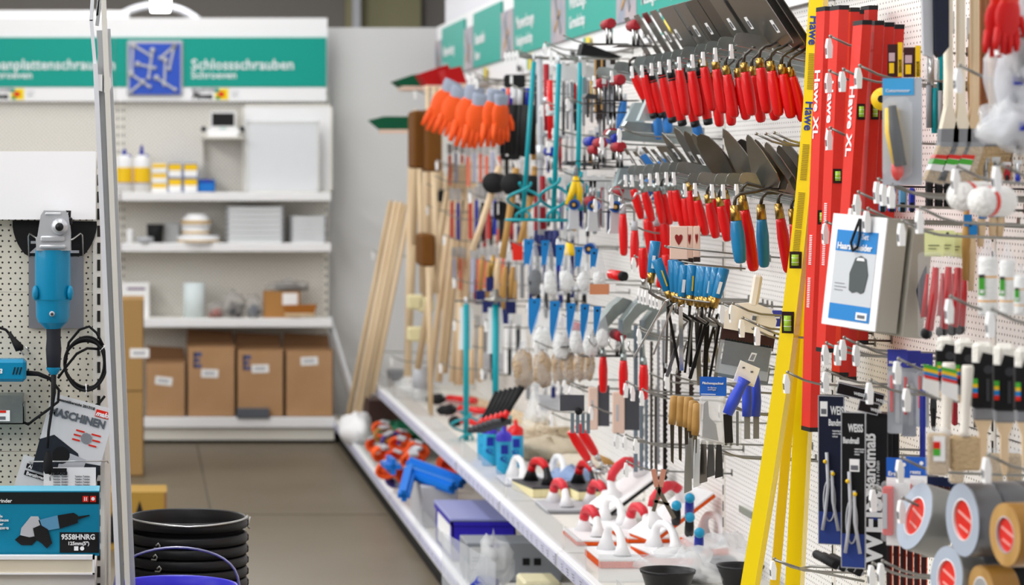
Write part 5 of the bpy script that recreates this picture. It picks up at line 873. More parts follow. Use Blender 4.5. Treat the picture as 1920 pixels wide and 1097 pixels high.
for i, (px, py) in enumerate(((1076, 384), (1112, 386), (1154, 388), (1104, 467))):
    p = at(px, py, X=1.5)
    multi('sealant_gun', [('barrel', MB(mat('barrel_blue', '2a5db0', .3, .4)).tube([(0, 0, 0), (.03, .12, .0)], .0185, 16).m(BLKM).tube([(-.0008, -.002, 0), (0, 0, 0)], .012, 14).m(WOODM).tube([(-.001, -.003, 0), (0, -.001, 0)], .006, 10))]+([('body', MB(ALU).prism([(-.012, -.012), (.014, -.014), (.018, -.07), (.03, -.085), (-.02, -.085), (-.014, -.07)], .03, (0, .02, 0)))] if i < 3 else []), p, ['blue and silver sealant gun nearest the teal mixers', 'blue and silver sealant gun in the middle of three', 'blue and silver sealant gun nearest the red trowel handles', 'short blue tube end over the clear bags'][i], 'sealant gun', 'blue sealant guns')
# flat zinc floats and blue handles between the trowel rows
for i, (px, py, w_, hh, sh) in enumerate(((1185, 215, .05, .075, .03), (1213, 205, .04, .07, .02), (1165, 345, .05, .12, .02), (1182, 362, .04, .05, .0))):
    one('zinc_plate', MB(mat('pale_zinc', 'b9c9cb', .3, .5)).prism([(-w_/2-.01, -hh/2), (w_/2, -hh/2), (w_/2+sh, hh/2-.01), (w_/2-.01+sh, hh/2), (-w_/2+sh, hh/2)], .05), at(px, py, X=1.55), ['folded pale zinc plate beneath the black-capped handles', 'smaller folded zinc plate behind the red grips', 'tall pale zinc sheet below the wire hooks', 'small pale zinc sheet at the start of the second row'][i], 'plate', 'pale zinc plates')
for i, (x0, y0, x1, y1) in enumerate(((1170, 188, 1160, 245), (1232, 212, 1236, 262), (1250, 214, 1254, 250), (1205, 290, 1225, 320), (1238, 300, 1246, 312), (1158, 335, 1162, 405), (1216, 330, 1222, 380), (1305, 232, 1312, 262))):
    Y = F*1.6/(x0-VX); A = at(x0, y0, Y); multi('smoothing_trowel', [('handle', handle_mb(Vector(), at(x1, y1, Y)-A, .015, mat('blue_grip', '2f78c4', .4))), ('ferrule', MB(ALU).tube([(0, 0, -.001), (.001, 0, .022)], [.011, .009], 10))], A, f'blue-gripped smoothing tool hanging behind the red trowels, {nth(i, 8)}', 'trowel', 'blue gripped tools')
# --- clear bags with blue cards
def hbag(px, y0, y1, wpx, cm, label, seed, X=1.47, card='both', fill=.45, group='clear hanging bags'):
    Y = F*X/(px-VX); s_ = F/Y; p = at(px, y0, Y); hh = (y1-y0)/s_; w_ = wpx/s_
    V = [(0.12, 0), (.2, -.08), (.6, -.35), (.95, -.62), (1, -.85), (.8, -.98), (.3, -1.0)]
    film = MB(FILM).lathe([(.08*w_, .0)]+[(v[0]*w_/2, v[1]*hh) for v in V]+[(0, -hh)], 14, sc=(1, .55))
    con = MB(cm).lump((0, 0, -hh*(1-fill/2)), w_*.44, w_*.24, hh*fill*.5, seed, 14, .2, .7)
    cd = MB(BLUEC).prism([(-w_*.62, .006), (-w_*.05, .006), (-w_*.22, -hh*.45), (-w_*.5, -hh*(.72 if card == 'long' else .42)), (-w_*.62, -hh*.5)], .002, (0, w_*.2, 0))
    return multi('hanging_bag', [('film', film), ('contents', con), ('header_card', cd, [('hang_hole', MB(BLKM).lathe([(0, 0), (.004, 0)], 8, (-w_*.35, w_*.2-.002, -.008), (0, -1, 0)))])], p, label, 'bag', group)
SAND = mat('white_pellets', 'f0f0ee', .8, bump=(90, 1)); BLKP = mat('black_pellets', '2c2e36', .4, bump=(50, 1)); JUTE = mat('jute_fibre', 'b8a084', .9, bump=(70, 1.5))
for i, (px, y0, y1, w_, cm, cn) in enumerate(((1003, 452, 553, 32, BLKP, 'dark'), (1032, 454, 552, 26, SAND, 'white'), (1062, 462, 545, 30, SAND, 'white'), (1095, 466, 545, 26, SAND, 'white'), (1124, 470, 540, 26, SAND, 'white'))):
    hbag(px, y0, y1, w_, cm, f'clear bag of {cn} fixings with blue card, upper row, {nth(i, 5, "from the far end")}', i)
for i, (px, y0, y1, w_) in enumerate(((1018, 563, 656, 42), (1053, 568, 672, 34), (1082, 572, 662, 30), (1108, 574, 668, 30), (1130, 578, 650, 26))):
    hbag(px, y0, y1, w_, SAND, f'clear bag of white fixings with blue card, lower row, {nth(i, 5, "from the far end")}', i+10, card='long')
for i, (px, y0, y1, w_) in enumerate(((980, 648, 728, 42), (1018, 652, 724, 38), (1047, 655, 722, 28), (1068, 655, 718, 26), (1088, 655, 714, 26), (1105, 657, 712, 22))):
    Y = F*(1.44+.02*i)/(px-VX); s_ = F/Y; p = at(px, y0, Y); w_ /= s_; hh = (y1-y0)/s_
    multi('jute_bag', [('film', MB(FILM).lathe([(w_*.12, .02), (w_*.16, 0), (w_*.4, -hh*.3), (w_*.52, -hh*.7), (w_*.4, -hh*.97), (0, -hh)], 14, sc=(1, .6))), ('jute', MB(JUTE).lump((0, 0, -hh*.56), w_*.46, w_*.3, hh*.42, i, 18, .25, .8))], p, f'clear bag of brown jute hanging in a row, {nth(i, 6, "from the far end")}', 'bag', 'hanging jute bags')
# --- teal paddle mixers
def mixer(px, y0, y1, label, X=1.48, helix=True, card=False, lean=0, r=.006, hr=.04, hh=.13):
    Y = F*X/(px-VX); p = at(px, y0, Y); L = (y1-y0)*Y/F; ps = [('rod', MB(TEALT).tube([(0, 0, 0), (lean, 0, -L)], r*1.5, 10).m(ALU).tube([(0, 0, .0), (-.001, 0, .03)], r*.9, 6))]
    hx_ = MB(TEALT)
    for q in (0, PI): hx_.tube([(lean*(1-t*hh/L)+hr*math.cos(q+t*5.5)*min(1, .35+t*2.2 if t < .5 else .35+(1-t)*2.4), hr*math.sin(q+t*5.5)*.8, -L+hh*t) for t in [i/20 for i in range(21)]], .0058, 6)
    hx_.tube([(lean+hr*math.cos(a), hr*math.sin(a), -L) for a in [2*PI*i/24 for i in range(24)]], .0058, 6, True)
    hx_.tube([(lean-hr, 0, -L), (lean+hr, 0, -L)], .004, 6)
    ps.append(('paddle', hx_))
    if card: ps.append(('card_label', MB(PAPER).prism([(-.028, -.015), (.028, -.015), (.034, -.1), (.028, -.2), (-.032, -.2), (-.026, -.1)], .002, (0, .012, 0)), [('print', MB(BLKM).box((.008, .009, -.085), (.015, .0105, -.078)).box((.008, .009, -.1), (.015, .0105, -.093)).box((.008, .009, -.115), (.015, .0105, -.108)))]))
    return multi('paddle_mixer', ps, p, label, 'paddle mixer', 'teal paddle mixers')
mixer(1001, 116, 412, 'teal paddle mixer with open spiral hanging before the rubber mallets', lean=-.042, hr=.062, hh=.14); mixer(1048, 120, 413, 'teal paddle mixer hanging before the clear blister packs', lean=-.02, hr=.05, hh=.15); mixer(1088, 118, 392, 'teal paddle mixer half hidden beside the yellow tool', lean=-.01, hr=.035, X=1.55)
mixer(874, 570, 828, 'lower teal paddle mixer with white card, nearer the wooden rods', X=1.42, card=True, hr=.065, hh=.13, r=.0085); mixer(929, 570, 815, 'lower teal paddle mixer with white card, nearer the clear bags', X=1.42, card=True, hr=.06, hh=.12, r=.0085)
one('mixer_bracket', MB(WIRE).box((-.04, -.02, 0), (.04, .02, .008)).tube([(.0, 0, .004), (.35, 0, .004)], .004, 6), at(872, 566, X=1.42), 'flat steel mount above the farther lower mixer', 'bracket'); one('mixer_bracket', MB(WIRE).lathe([(0, 0), (.045, .002), (.045, .012), (.015, .02), (.012, .05), (0, .05)], 16).tube([(.0, 0, .004), (.35, 0, .004)], .004, 6), at(929, 566, X=1.42), 'round steel mount above the nearer lower mixer', 'bracket')
# --- mallets
def mallet(hx_, hy, top, bot, label, m_, X=1.45):
    Y = F*X/(hx_-VX); p = at(hx_, hy, Y); t = at(*top, Y)-p; b_ = at(*bot, Y)-p
    multi('rubber_mallet', [('head', MB(BLKM).lathe([(0, -.055), (.036, -.055), (.043, -.045), (.043, .045), (.036, .055), (0, .055)], 22, (0, 0, 0), (.35, .93, 0))), ('handle', MB(m_).tube([t, (0, 0, 0), b_*.6, b_], [.014, .016, .012, .014], 10)), ('price_tag', MB(PAPER).bar(t+Vector((-.01, 0, .03)), t+Vector((0, 0, 0)), .008, .001, (0, 1, 0)))], p, label, 'mallet', 'rubber mallets')
mallet(928, 343, (936, 312), (886, 470), 'rubber mallet with black head and pale handle, farthest of three', WOODL); mallet(964, 345, (968, 315), (942, 484), 'rubber mallet with black head and tan handle, middle of three', WOODM); mallet(1000, 348, (1004, 312), (972, 470), 'rubber mallet nearest the teal mixer, black head mostly hidden', WOODM, 1.6)
# --- orange gloves
def glove(px, py, sc_, rz, label, m_=ORANGE, X=1.42, cuff=None, ry=.35):
    M = TR(at(px, py, X=X), ry=ry, rz=rz, s=sc_); hand = MB(m_).lump((0, 0, -.06), .05, .022, .075, 3, 16, .08, .6)
    fg = [('finger', MB(m_).tube([(-.036+.024*i, 0, -.1), (-.04+.027*i, -.004, -.15), (-.042+.028*i, -.006, -.2+.012*abs(i-1.4))], [.014, .0135, .009], 10)) for i in range(4)]
    fg.append(('thumb', MB(m_).tube([(.045, 0, -.05), (.065, -.004, -.09), (.07, -.006, -.125)], [.014, .0135, .009], 10)))
    multi('work_glove', [('palm', hand)]+fg+[('cuff', MB(cuff or mat('cuff_grey', '9aa3b5', .8)).lathe([(.034, -.01), (.042, .03), (.04, .05), (.036, .05), (.032, 0)], 16, sc=(1, .5)))], M, label, 'glove', 'orange work gloves' if m_ is ORANGE else 'red rubber gloves')
for i, (px, py, sc_) in enumerate(((842, 172, 1.05), (857, 182, .95), (886, 186, 1.1), (899, 197, .95), (928, 190, .95), (940, 196, .8))):
    glove(px, py, sc_, .1*i, f'orange coated work glove with grey cuff hanging high, {nth(i, 6, "from the far end")}', ry=.45-.08*i)
# --- brooms, brushes and rods at the far end
def wedge(pts, t, m_, px, py, Y, label, name='broom_head', cat='broom'):
    multi(name, [('bristles', MB(m_).prism(pts, t)), ('block', MB(PINKW).box((pts[0][0], -t/2, -.02), (pts[1][0], t/2, 0)))], at(px, py, Y), label, cat)
wedge([(-.02, 0), (.12, 0), (.1, .07), (.03, .06), (-.06, .03)], .28, GREENB, 757, 163, 13.9, 'dark green broom head on top of the far rods')
wedge([(0, 0), (.15, .0), (.11, .11), (-.04, .06)], .25, REDB, 796, 161, 13.6, 'bright red broom head beside the green one'); wedge([(0, 0), (.1, .0), (.07, .09), (-.02, .07)], .25, REDB, 834, 158, 13.3, 'second red broom head behind the first red one')
wedge([(-.14, 0), (.06, 0), (.06, .07), (-.12, .07), (-.2, .05)], .1, GREENB, 760, 243, 13.8, 'green broom head sticking out towards the back wall')
for i, (x0, x1, y0, y1) in enumerate(((770, 793, 208, 316), (795, 822, 205, 322), (785, 810, 438, 498), (788, 806, 140, 200))):
    if i == 3: break
    Y = 12.75-.15*i; p = at((x0+x1)/2, y1, Y); w_ = (x1-x0)*Y/F; hh = (y1-y0)*Y/F
    multi('coir_broom', [('bristles', MB(BRIST).box((-w_/2, -.14, 0), (w_/2, .14, hh), .012)), ('handle', MB(WOOD).tube([(0, -.145, 0), (.01, -.145, -.9+hh)], .013, 8))], p, ['brown coir broom hanging nearest the back wall', 'brown coir broom hanging second from the back wall', 'small brown coir broom hanging lower between the rods'][i], 'broom', 'brown coir brooms')
RODS = [(733, 376, 652, 784, .9), (743, 377, 663, 790, 1), (752, 378, 672, 786, .9), (760, 382, 690, 745, .8), (768, 392, 700, 738, .8), (772, 300, 764, 728, 1.3), (783, 320, 768, 640, .9), (797, 320, 795, 560, .8), (808, 322, 806, 560, .8), (819, 325, 815, 545, .8), (829, 320, 822, 560, .8), (838, 330, 830, 580, .8), (848, 305, 783, 692, 1.1), (853, 330, 806, 715, 1), (866, 306, 822, 716, 1.15), (874, 308, 834, 700, .9), (883, 302, 848, 716, 1.1), (890, 340, 862, 706, .9), (779, 205, 776, 460, .8), (802, 160, 803, 470, .8), (815, 162, 812, 480, .8), (826, 164, 824, 470, .8), (862, 560, 860, 722, .9), (885, 600, 884, 720, .9), (902, 610, 900, 716, .8)]
for i, (x0, y0, x1, y1, q) in enumerate(RODS):
    Y = 14.0-i*.045 if x0 < 845 else 12.9-.05*(i-12); p = at(x1, y1, Y); t = at(x0, y0, Y)-p
    one('wooden_rod', MB(WOODL if i % 3 else WOOD).tube([(0, 0, 0), t*.5, t*.985, t], [.016*q, .0155*q, .015*q, .008*q], 10), p, f'pale round wooden rod in the far end stock, {nth(i, 25, "in order from the back wall")}', 'wooden rod', 'wooden rods at the far end')
for i, (px, py) in enumerate(((778, 580), (798, 585), (778, 640), (797, 642))):
    p = at(px, py, 13.2); one('sponge_block', MB(CREAM).box((-.04, -.03, 0), (.04, .03, .075), .01), p, ['cream sponge block hanging behind the leaning rods, upper one nearest the back', 'cream sponge block hanging upper, nearer the mixers', 'cream sponge block hanging lower, nearest the back', 'cream sponge block hanging lower, nearer the mixers'][i], 'sponge', 'cream sponges between the rods')
one('long_bow_saw', MB(DGREY).tube([at(836, 375, 13)-at(836, 375, 13), at(830, 420, 13)-at(836, 375, 13), at(812, 455, 13)-at(836, 375, 13), at(803, 465, 13)-at(836, 375, 13)], .011, 8).m(BLKM).box((-.04, -.02, -.01), (.03, .02, .05), .006), at(836, 375, 13), 'dark bent pry bar hanging between the wooden rods', 'pry bar')
one('zinc_box', MB(GREY).box((0, 0, 0), (.1, .2, .09), .004), at(732, 728, 13.95), 'small grey tin standing among the rod ends', 'tin'); one('pale_tin', MB(LGREY).lathe([(0, 0), (.045, 0), (.045, .11), (0, .11)], 18), at(791, 728, 13.0), 'pale round tin standing behind the leaning rods', 'tin')
one('side_shelf_bracket', MB(ALU).bar((0, 0, 0), at(663, 745, 14.9)-at(617, 596, 15.2), .02, .03), at(617, 596, 15.2), 'slanted white steel strut between back shelf and side base', 'strut')
# ---------------------------------------------------------------- packs, saws and knives in the middle bays
def card(name, px0, px1, py0, py1, Y, r, label, cat, build, group=None, lean=0):
    """a thing whose face is turned r towards the aisle; built in metres across (x), up (z) and towards the shopper (-y)"""
    p = at(px0, py1, Y); s_ = F/Y; q = math.cos(r)+(p.x/Y)*math.sin(r); w_ = (px1-px0)/s_/q; h_ = (py1-py0)/s_
    M = Matrix.Translation(p) @ Matrix.Rotation(-r, 4, 'Z') @ Matrix.Rotation(lean, 4, 'Y')
    return multi(name, build(w_, h_), M, label, cat, group)
def strip_pack(m_, head, hm, t=.012, stick=None):
    def f(w_, h_):
        ps = [('backing_card', MB(head).box((w_*.05, t*.2, h_*.78), (w_*.95, t*.35, h_)))]
        ps.append(('tool', MB(hm).box((w_*.2, -t*.4, h_*.08), (w_*.8, t*.1, h_*.74), .002).m(m_).box((w_*.3, -t*.45, h_*.5), (w_*.7, t*.12, h_*.76), .002)))
        return ps
    return f
rd = random.Random(21)
cols = [(GREY, DGREY), (LGREY, GREY), (BLKM, LGREY), (RED, BLKM), (DGREY, LGREY), (TEALT, GREY), (LGREY, DGREY), (YELP, GREY), (GREY, LGREY), (RED2, GREY)]
cn = 'grey and dark;pale and grey;black and pale;red and black;dark and pale;teal and grey;pale and dark;yellow and grey;grey and pale;dull red'.split(';')
for i in range(13):
    px = 1052+i*7.6; X = 1.5+.02*(i % 5); Y = F*X/(px-VX); a, b = cols[i % 10]
    card('blister_pack', px, px+9, 120+rd.uniform(-8, 10), 225+rd.uniform(0, 60), Y+.1, .2, f'{cn[i % 10]} blister pack in the upper row behind teal mixers, {nth(i, 13)}', 'pack', strip_pack(a, mat('backing_pale', 'c9cbcc', .6), b), 'upper blister packs')
for i in range(10):
    px = 1050+i*8.5; X = 1.5+.02*(i % 5); Y = F*X/(px-VX); a, b = cols[(i*3+1) % 10]
    card('blister_pack', px, px+9, 322+rd.uniform(-6, 10), 405+rd.uniform(0, 40), Y+.15, .2, f'{cn[(i*3+1) % 10]} blister pack in the row behind sealant guns, {nth(i, 10)}', 'pack', strip_pack(a, mat('backing_pale', 'c9cbcc', .6), b), 'middle blister packs')
far_c = [(mat('pack_salmon', 'd9705a', .5), LGREY), (mat('pack_red', 'b8322c', .5), LGREY), (mat('pack_lilac', 'a9abc4', .5), LGREY), (BLUED, LGREY), (mat('pack_salmon', 'd9705a', .5), PAPER), (BLKM, LGREY)]
k = 0
for row, (y0, y1) in enumerate(((268, 350), (352, 455), (460, 548))):
    for i in range(9):
        px = 838+i*11.5+row*4; X = 1.5+.04*(i % 3); Y = F*X/(px-VX); a, b = far_c[(i*2+row) % 6]
        card('roller_pack', px, px+11, y0+rd.uniform(-4, 6), y1+rd.uniform(-8, 8), Y+.1, .25, f'slim {("salmon", "red", "lilac", "blue", "salmon", "black")[(i*2+row) % 6]} roller pack, {("upper", "middle", "lower")[row]} row near the mallets, {nth(i, 9)}', 'pack', strip_pack(a, mat('backing_grey', 'a5a3a2', .6), a), 'far roller packs')
for i, (px, c) in enumerate(((944, BLUED), (954, ORANGE), (960, BLUED), (966, LGREY), (977, LGREY), (985, BLKM), (990, BLUED))):
    Y = F*1.48/(px-VX)
    multi('pliers', [('grip', MB(BLKM).tube([(0, 0, -.03), (-.004, 0, -.1), (-.006, 0, -.23)], [.011, .013, .01], 8)), ('grip_top', MB(c).tube([(0, 0, .035), (0, 0, -.03)], [.009, .011], 8)), ('grip', MB(BLKM).tube([(.018, .01, -.03), (.022, .01, -.1), (.022, .01, -.22)], [.01, .012, .009], 8))], at(px, 182, Y), f'black-gripped pliers hanging between gloves and teal mixer, {nth(i, 7)}', 'pliers', 'black gripped pliers')
for i, (x0, x1, y0, y1) in enumerate(((926, 950, 378, 412), (950, 976, 380, 418), (945, 985, 140, 165), (938, 975, 275, 300), (962, 985, 268, 290))):
    card('black_pouch', x0, x1, y0, y1, 10.6+.1*i, .2, ['black pouch hanging behind the farthest mallet handle', 'black pouch hanging behind the middle mallet handle', 'black item hanging high over the pliers', 'black pouch hanging below the pliers, farther one', 'black pouch hanging below the pliers, nearer one'][i], 'pouch', lambda w_, h_: [('pouch', MB(BLKM).box((0, -.02, 0), (w_, .02, h_), .008)), ('price_tag', MB(PAPER).box((w_*.3, -.026, h_*.3), (w_*.42, -.021, h_*.9)))], 'black pouches')
card('red_holder', 960, 982, 455, 488, 10.3, .2, 'red plastic holder box beside the dark bag of fixings', 'holder', lambda w_, h_: [('box', MB(REDF).prism([(w_*.1, 0), (w_*.9, 0), (w_, h_), (0, h_)], .05)), ('dark_side', MB(BLKM).box((w_, -.02, 0), (w_*1.25, .02, h_*.95)))])
for i, (px, y0, y1, m_) in enumerate(((1012, 104, 440, LGREY), (1024, 120, 245, RED2), (1031, 150, 265, RED), (1017, 330, 430, RED2), (1000, 250, 300, WOODM))):
    Y = F*1.52/(px-VX); one('long_tool', MB(m_).tube([(0, 0, 0), (.004, 0, -(y1-y0)*Y/F)], [.011, .012], 8).m(ALU).tube([(.002, 0, -(y1-y0)*Y/F*.5), (.003, 0, -(y1-y0)*Y/F*.58)], .016, 8), at(px, y0, Y), ['long thin silver pole hanging between the teal mixers', 'dark red tool shaft hanging behind the silver pole', 'bright red tool shaft hanging behind the nearer teal mixer', 'short red tool shaft beside the spiral of the mixer', 'tan wooden shaft beside the farther teal mixer'][i], 'tool', 'hanging long tools')
multi('cable_cutter', [('handle', MB(YELP).tube([(0, 0, 0), (-.01, 0, -.05), (-.03, 0, -.1)], [.008, .013, .01], 8)), ('handle', MB(YELP).tube([(0, 0, 0), (.012, 0, -.05), (.012, 0, -.1)], [.008, .013, .01], 8)), ('jaw', MB(GREY).tube([(0, 0, 0), (0, 0, .04)], [.01, .004], 6))], at(1080, 330, X=1.52), 'yellow-handled cutters hanging behind the nearer teal mixer', 'cutters')
one('yellow_plug', MB(YELP).lathe([(0, 0), (.012, 0), (.018, -.03), (.03, -.045), (0, -.045)], 12), at(1068, 455, X=1.5), 'small yellow plastic piece above the clear blue bags', 'fitting')
for i in range(5):
    px = 1007+i*9; one('navy_screwdriver', MB(mat('navy_grip', '1c2560', .45)).tube([(0, 0, 0), (0, 0, -.03), (0, 0, -.1)], [.01, .014, .012], 10), at(px, 432, X=1.55), f'short navy grip showing behind the clear blue bags, {nth(i, 5)}', 'tool handle', 'navy grips')
for i, (px, y0, y1, m_) in enumerate(((905, 480, 545, WOODM), (918, 488, 560, WOODM), (934, 485, 555, WOODL), (948, 500, 580, WOODM), (962, 500, 560, WOODM), (925, 478, 520, BRASS))):
    Y = F*1.5/(px-VX); multi('paint_brush', [('handle', MB(m_).tube([(0, 0, 0), (-.004, 0, -.04), (-.01, 0, -(y1-y0)*Y/F)], [.008, .012, .009], 8)), ('bristles', MB(mat('navy_grip', '1c2560', .45)).box((-.03, -.01, -(y1-y0)*Y/F-.06), (.01, .01, -(y1-y0)*Y/F)))], at(px, y0, Y), f'wooden-handled brush with dark bristles hanging below the mallets, {nth(i, 6)}', 'brush', 'brushes below the mallets')
# brown notched boards with wooden grips near the top
for i, px in enumerate((1118, 1130, 1141)):
    card('notched_trowel', px, px+13, 112, 235-6*i, F*1.56/(px-VX), .15, f'dark notched spreader with pale wooden edge in the upper row, {nth(i, 3)}', 'spreader', lambda w_, h_: [('blade', MB(mat('brown_black', '2e2420', .5)).prism([(0, h_*.1), (w_*.25, 0), (w_*.4, h_*.1), (w_*.6, 0), (w_*.8, h_*.1), (w_, .0), (w_, h_), (0, h_)], .01)), ('wood_edge', MB(WOODM).box((-.006, -.008, h_*.2), (0, .008, h_)))], 'upper notched spreaders')
# heart-holed wooden boards
def heart(w_, h_):
    pts = [(0, 0), (w_, 0), (w_, h_), (0, h_)]
    hz = [(.5+.22*math.sin(a)**3, .62+.16*(math.cos(a)-.38*math.cos(2*a)-.15*math.cos(3*a))) for a in [2*PI*i/24 for i in range(24)]]
    return [('board', MB(PINKW).box((0, -.006, 0), (w_, .006, h_), .002)), ('heart_hole', MB(mat('heart_dark', '8a1f1c', .7)).prism([(x*w_, z*h_) for x, z in hz], .0135)), ('dark_edge', MB(mat('brown_black', '2e2420', .5)).box((0, -.0065, -.012), (w_, .0065, .002)))]
for i, (x0, x1, y0, y1) in enumerate(((1256, 1290, 424, 487), (1286, 1300, 424, 485), (1300, 1313, 424, 483))):
    card('notched_board', x0, x1, y0, y1, 6.95+.05*i, .3, ['pale wooden spreader board with heart-shaped hole, nearest the aisle', 'second pale wooden spreader board behind the heart-holed one', 'third pale wooden spreader board, deepest of the set'][i], 'spreader board', heart, 'wooden spreader boards')
# white squeegee
def squee(w_, h_):
    return [('handle', MB(mat('ivory_plastic', 'efe6da', .4)).box((w_*.42, -.009, h_*.55), (w_*.6, .009, h_*1.0), .006).prism([(w_*.02, h_*.2), (w_*.98, h_*.2), (w_, h_*.42), (w_*.85, h_*.56), (w_*.62, h_*.6), (w_*.4, h_*.6), (w_*.1, h_*.55), (0, h_*.42)], .016), [('barcode_sticker', MB(PAPER).box((w_*.52, -.0105, h_*.36), (w_*.62, -.0085, h_*.46)).m(INKG).box((w_*.53, -.0115, h_*.38), (w_*.61, -.0105, h_*.44)))]), ('blade', MB(mat('blade_brown', '3c2420', .4)).box((0, -.002, 0), (w_*1.02, .002, h_*.24)))]
card('squeegee', 1350, 1448, 505, 642, 6.45, .25, 'ivory plastic squeegee with dark brown blade beside the yellow levels', 'squeegee', squee, lean=.16)
def toothed(w_, h_):
    n = 16; out = [(0, 0), (w_, 0), (w_, h_)]+[(w_-w_*k/(2*n), h_*(1.0 if k % 2 else .94)) for k in range(2*n+1)]
    return [('plate', MB(mat('steel_dark_green', '3c4542', .25, .9)).prism(out, .002), [('barcode_sticker', MB(PAPER).prism([(w_*.55, h_*.3), (w_*.68, h_*.3), (w_*.72, h_*.62), (w_*.6, h_*.62)], .001, (0, -.002, 0)).m(INKG).prism([(w_*.58, h_*.34), (w_*.66, h_*.34), (w_*.69, h_*.56), (w_*.62, h_*.56)], .001, (0, -.0028, 0)))]), ('film', MB(FILM).box((-w_*.1, -.004, -h_*.35), (w_*1.02, .004, h_*.9)))]
card('toothed_spreader', 1352, 1440, 632, 682, 6.35, .3, 'dark toothed spreader plate in a clear pack with a price sticker', 'spreader', toothed, lean=.16)
card('zinc_spreader', 1345, 1440, 672, 705, 6.45, .3, 'plain zinc spreader plate hanging below the toothed dark one', 'spreader', lambda w_, h_: [('plate', MB(ZINC).box((0, -.001, 0), (w_, .001, h_)))], lean=.16)
card('blue_pack', 1448, 1466, 582, 612, 6.5, .3, 'small violet blue card pack hidden behind the yellow level', 'pack', lambda w_, h_: [('card', MB(mat('violet_card', '3f45a8', .5)).box((0, -.002, 0), (w_, .002, h_))), ('print', MB(WHITE).box((w_*.2, -.0035, h_*.5), (w_*.8, -.002, h_*.6)))])
# blue scissors and cutters
multi('cutter_pack', [('white_card', MB(PAPER).prism([(-.03, -.02), (.02, -.035), (.035, .01), (-.012, .03)], .003, (0, -.01, 0)).m(INKG).prism([(-.008, .01), (-.002, .01), (-.002, .014), (-.008, .014)], .001, (0, -.0122, 0)).prism([(.012, .0), (.018, .0), (.018, .004), (.012, .004)], .001, (0, -.0122, 0))), ('handle', MB(mat('grip_blue', '3a52d0', .35)).tube([(-.004, -.02, -.015), (-.012, -.02, -.03), (-.03, -.018, -.065), (-.045, -.016, -.1)], [.016, .012, .015, .012], 10)), ('blade', MB(DARKS).bar((-.045, -.015, -.1), (-.04, -.01, -.17), .02, .003, (0, 1, 0)))], at(1396, 698, 6.2), 'blue-handled cutter on a white card hanging tilted', 'cutter')
for i, px in enumerate((1400, 1417)):
    multi('snap_knife', [('handle', MB(mat('grip_blue', '3a52d0', .35)).tube([(0, 0, .01), (0, 0, -.01), (.001, 0, -.06), (0, 0, -.095)], [.006, .011, .0125, .011], 10)), ('blade', MB(GREY).box((-.006, -.002, -.15), (.008, .002, -.09)))], at(px, 708, 6.25+.03*i), ['straight blue handle beside the tilted blue cutter', 'second straight blue handle, nearest the yellow levels'][i], 'knife', 'straight blue handles')
def flach(w_, h_):
    return [('header_card', MB(mat('card_royal', '1f5fc0', .5)).box((0, -.001, h_*.72), (w_, .001, h_)), [('lettering', txt('Flächenspachtel', w_*.125, WHITE, (w_*.1, -.0025, h_*.89), bold=.02)), ('lettering', txt('für Flächen\nund Fugen', w_*.075, WHITE, (w_*.3, -.0025, h_*.83))), ('red_bar', MB(WHITE).box((w_*.05, -.002, h_*.735), (w_*.6, -.001, h_*.745)))]),
            ('bag', MB(FILMW).box((0, -.012, 0), (w_, .012, h_*.72), .006)), ('spatula', MB(DGREY).prism([(w_*.1, h_*.1), (w_*.7, h_*.05), (w_*.6, h_*.3), (w_*.35, h_*.4), (w_*.3, h_*.65), (w_*.15, h_*.6)], .006))]
card('spatula_pack', 1312, 1362, 706, 832, 6.45, .35, 'clear pack with blue header card reading Flächenspachtel', 'pack', flach)
card('knife_pack', 1355, 1390, 770, 842, 6.45, .3, 'clear pack of dark blades below the tilted blue cutter', 'pack', lambda w_, h_: [('film', MB(FILM).box((0, -.006, 0), (w_, .006, h_), .002)), ('blades', MB(DARKS).box((w_*.1, -.002, h_*.1), (w_*.25, .002, h_)).box((w_*.4, -.002, h_*.1), (w_*.52, .002, h_)).box((w_*.72, -.002, h_*.1), (w_*.86, .002, h_)))])
# wooden handled files and keyhole saws
for i, (x0, y0, x1, y1, y2) in enumerate(((1266, 742, 1260, 796, 870), (1279, 743, 1275, 799, 866), (1292, 744, 1287, 802, 872), (1301, 751, 1295, 808, 840), (1309, 756, 1303, 816, 850))):
    Y = 6.75-.04*i; A = at(x0, y0, Y); B = at(x1, y1, Y)-A; d = B.normalized()
    multi('keyhole_saw', [('handle', MB(WOODM).tube([(0, 0, 0), B*.04, B*.3, B*.7, B], [.008, .0125, .0125, .011, .0095], 12)), ('blade', MB(STEELD).prism([(-.005, 0), (.006, 0), (.004, -(y2-y1)*Y/F), (-.003, -(y2-y1)*Y/F*.93)], .0015, B))], A, f'wooden-handled keyhole saw hanging beside the blue header card, {nth(i, 5)}', 'saw', 'wooden handled saws')
for i, (px, y0, y1, m_) in enumerate(((1296, 822, 900, STEEL), (1307, 825, 915, ALU), (1319, 826, 907, STEELD), (1333, 828, 896, DARKS), (1348, 830, 897, DARKS), (1290, 835, 925, GREY))):
    Y = 6.6-.02*i; h_ = (y1-y0)*Y/F
    card('filling_spatula', px-7, px+7, y0, y1, Y, -.9 if i % 2 else -.7, f'bare steel filling blade hanging above the marking bottles, {nth(i, 6)}', 'blade', lambda w_, hh, m_=m_: [('blade', MB(m_).prism([(w_*.2, hh), (w_*.8, hh), (w_*.95, hh*.5), (w_, hh*.03), (0, 0), (w_*.05, hh*.5)], .0015))], 'bare filling blades')
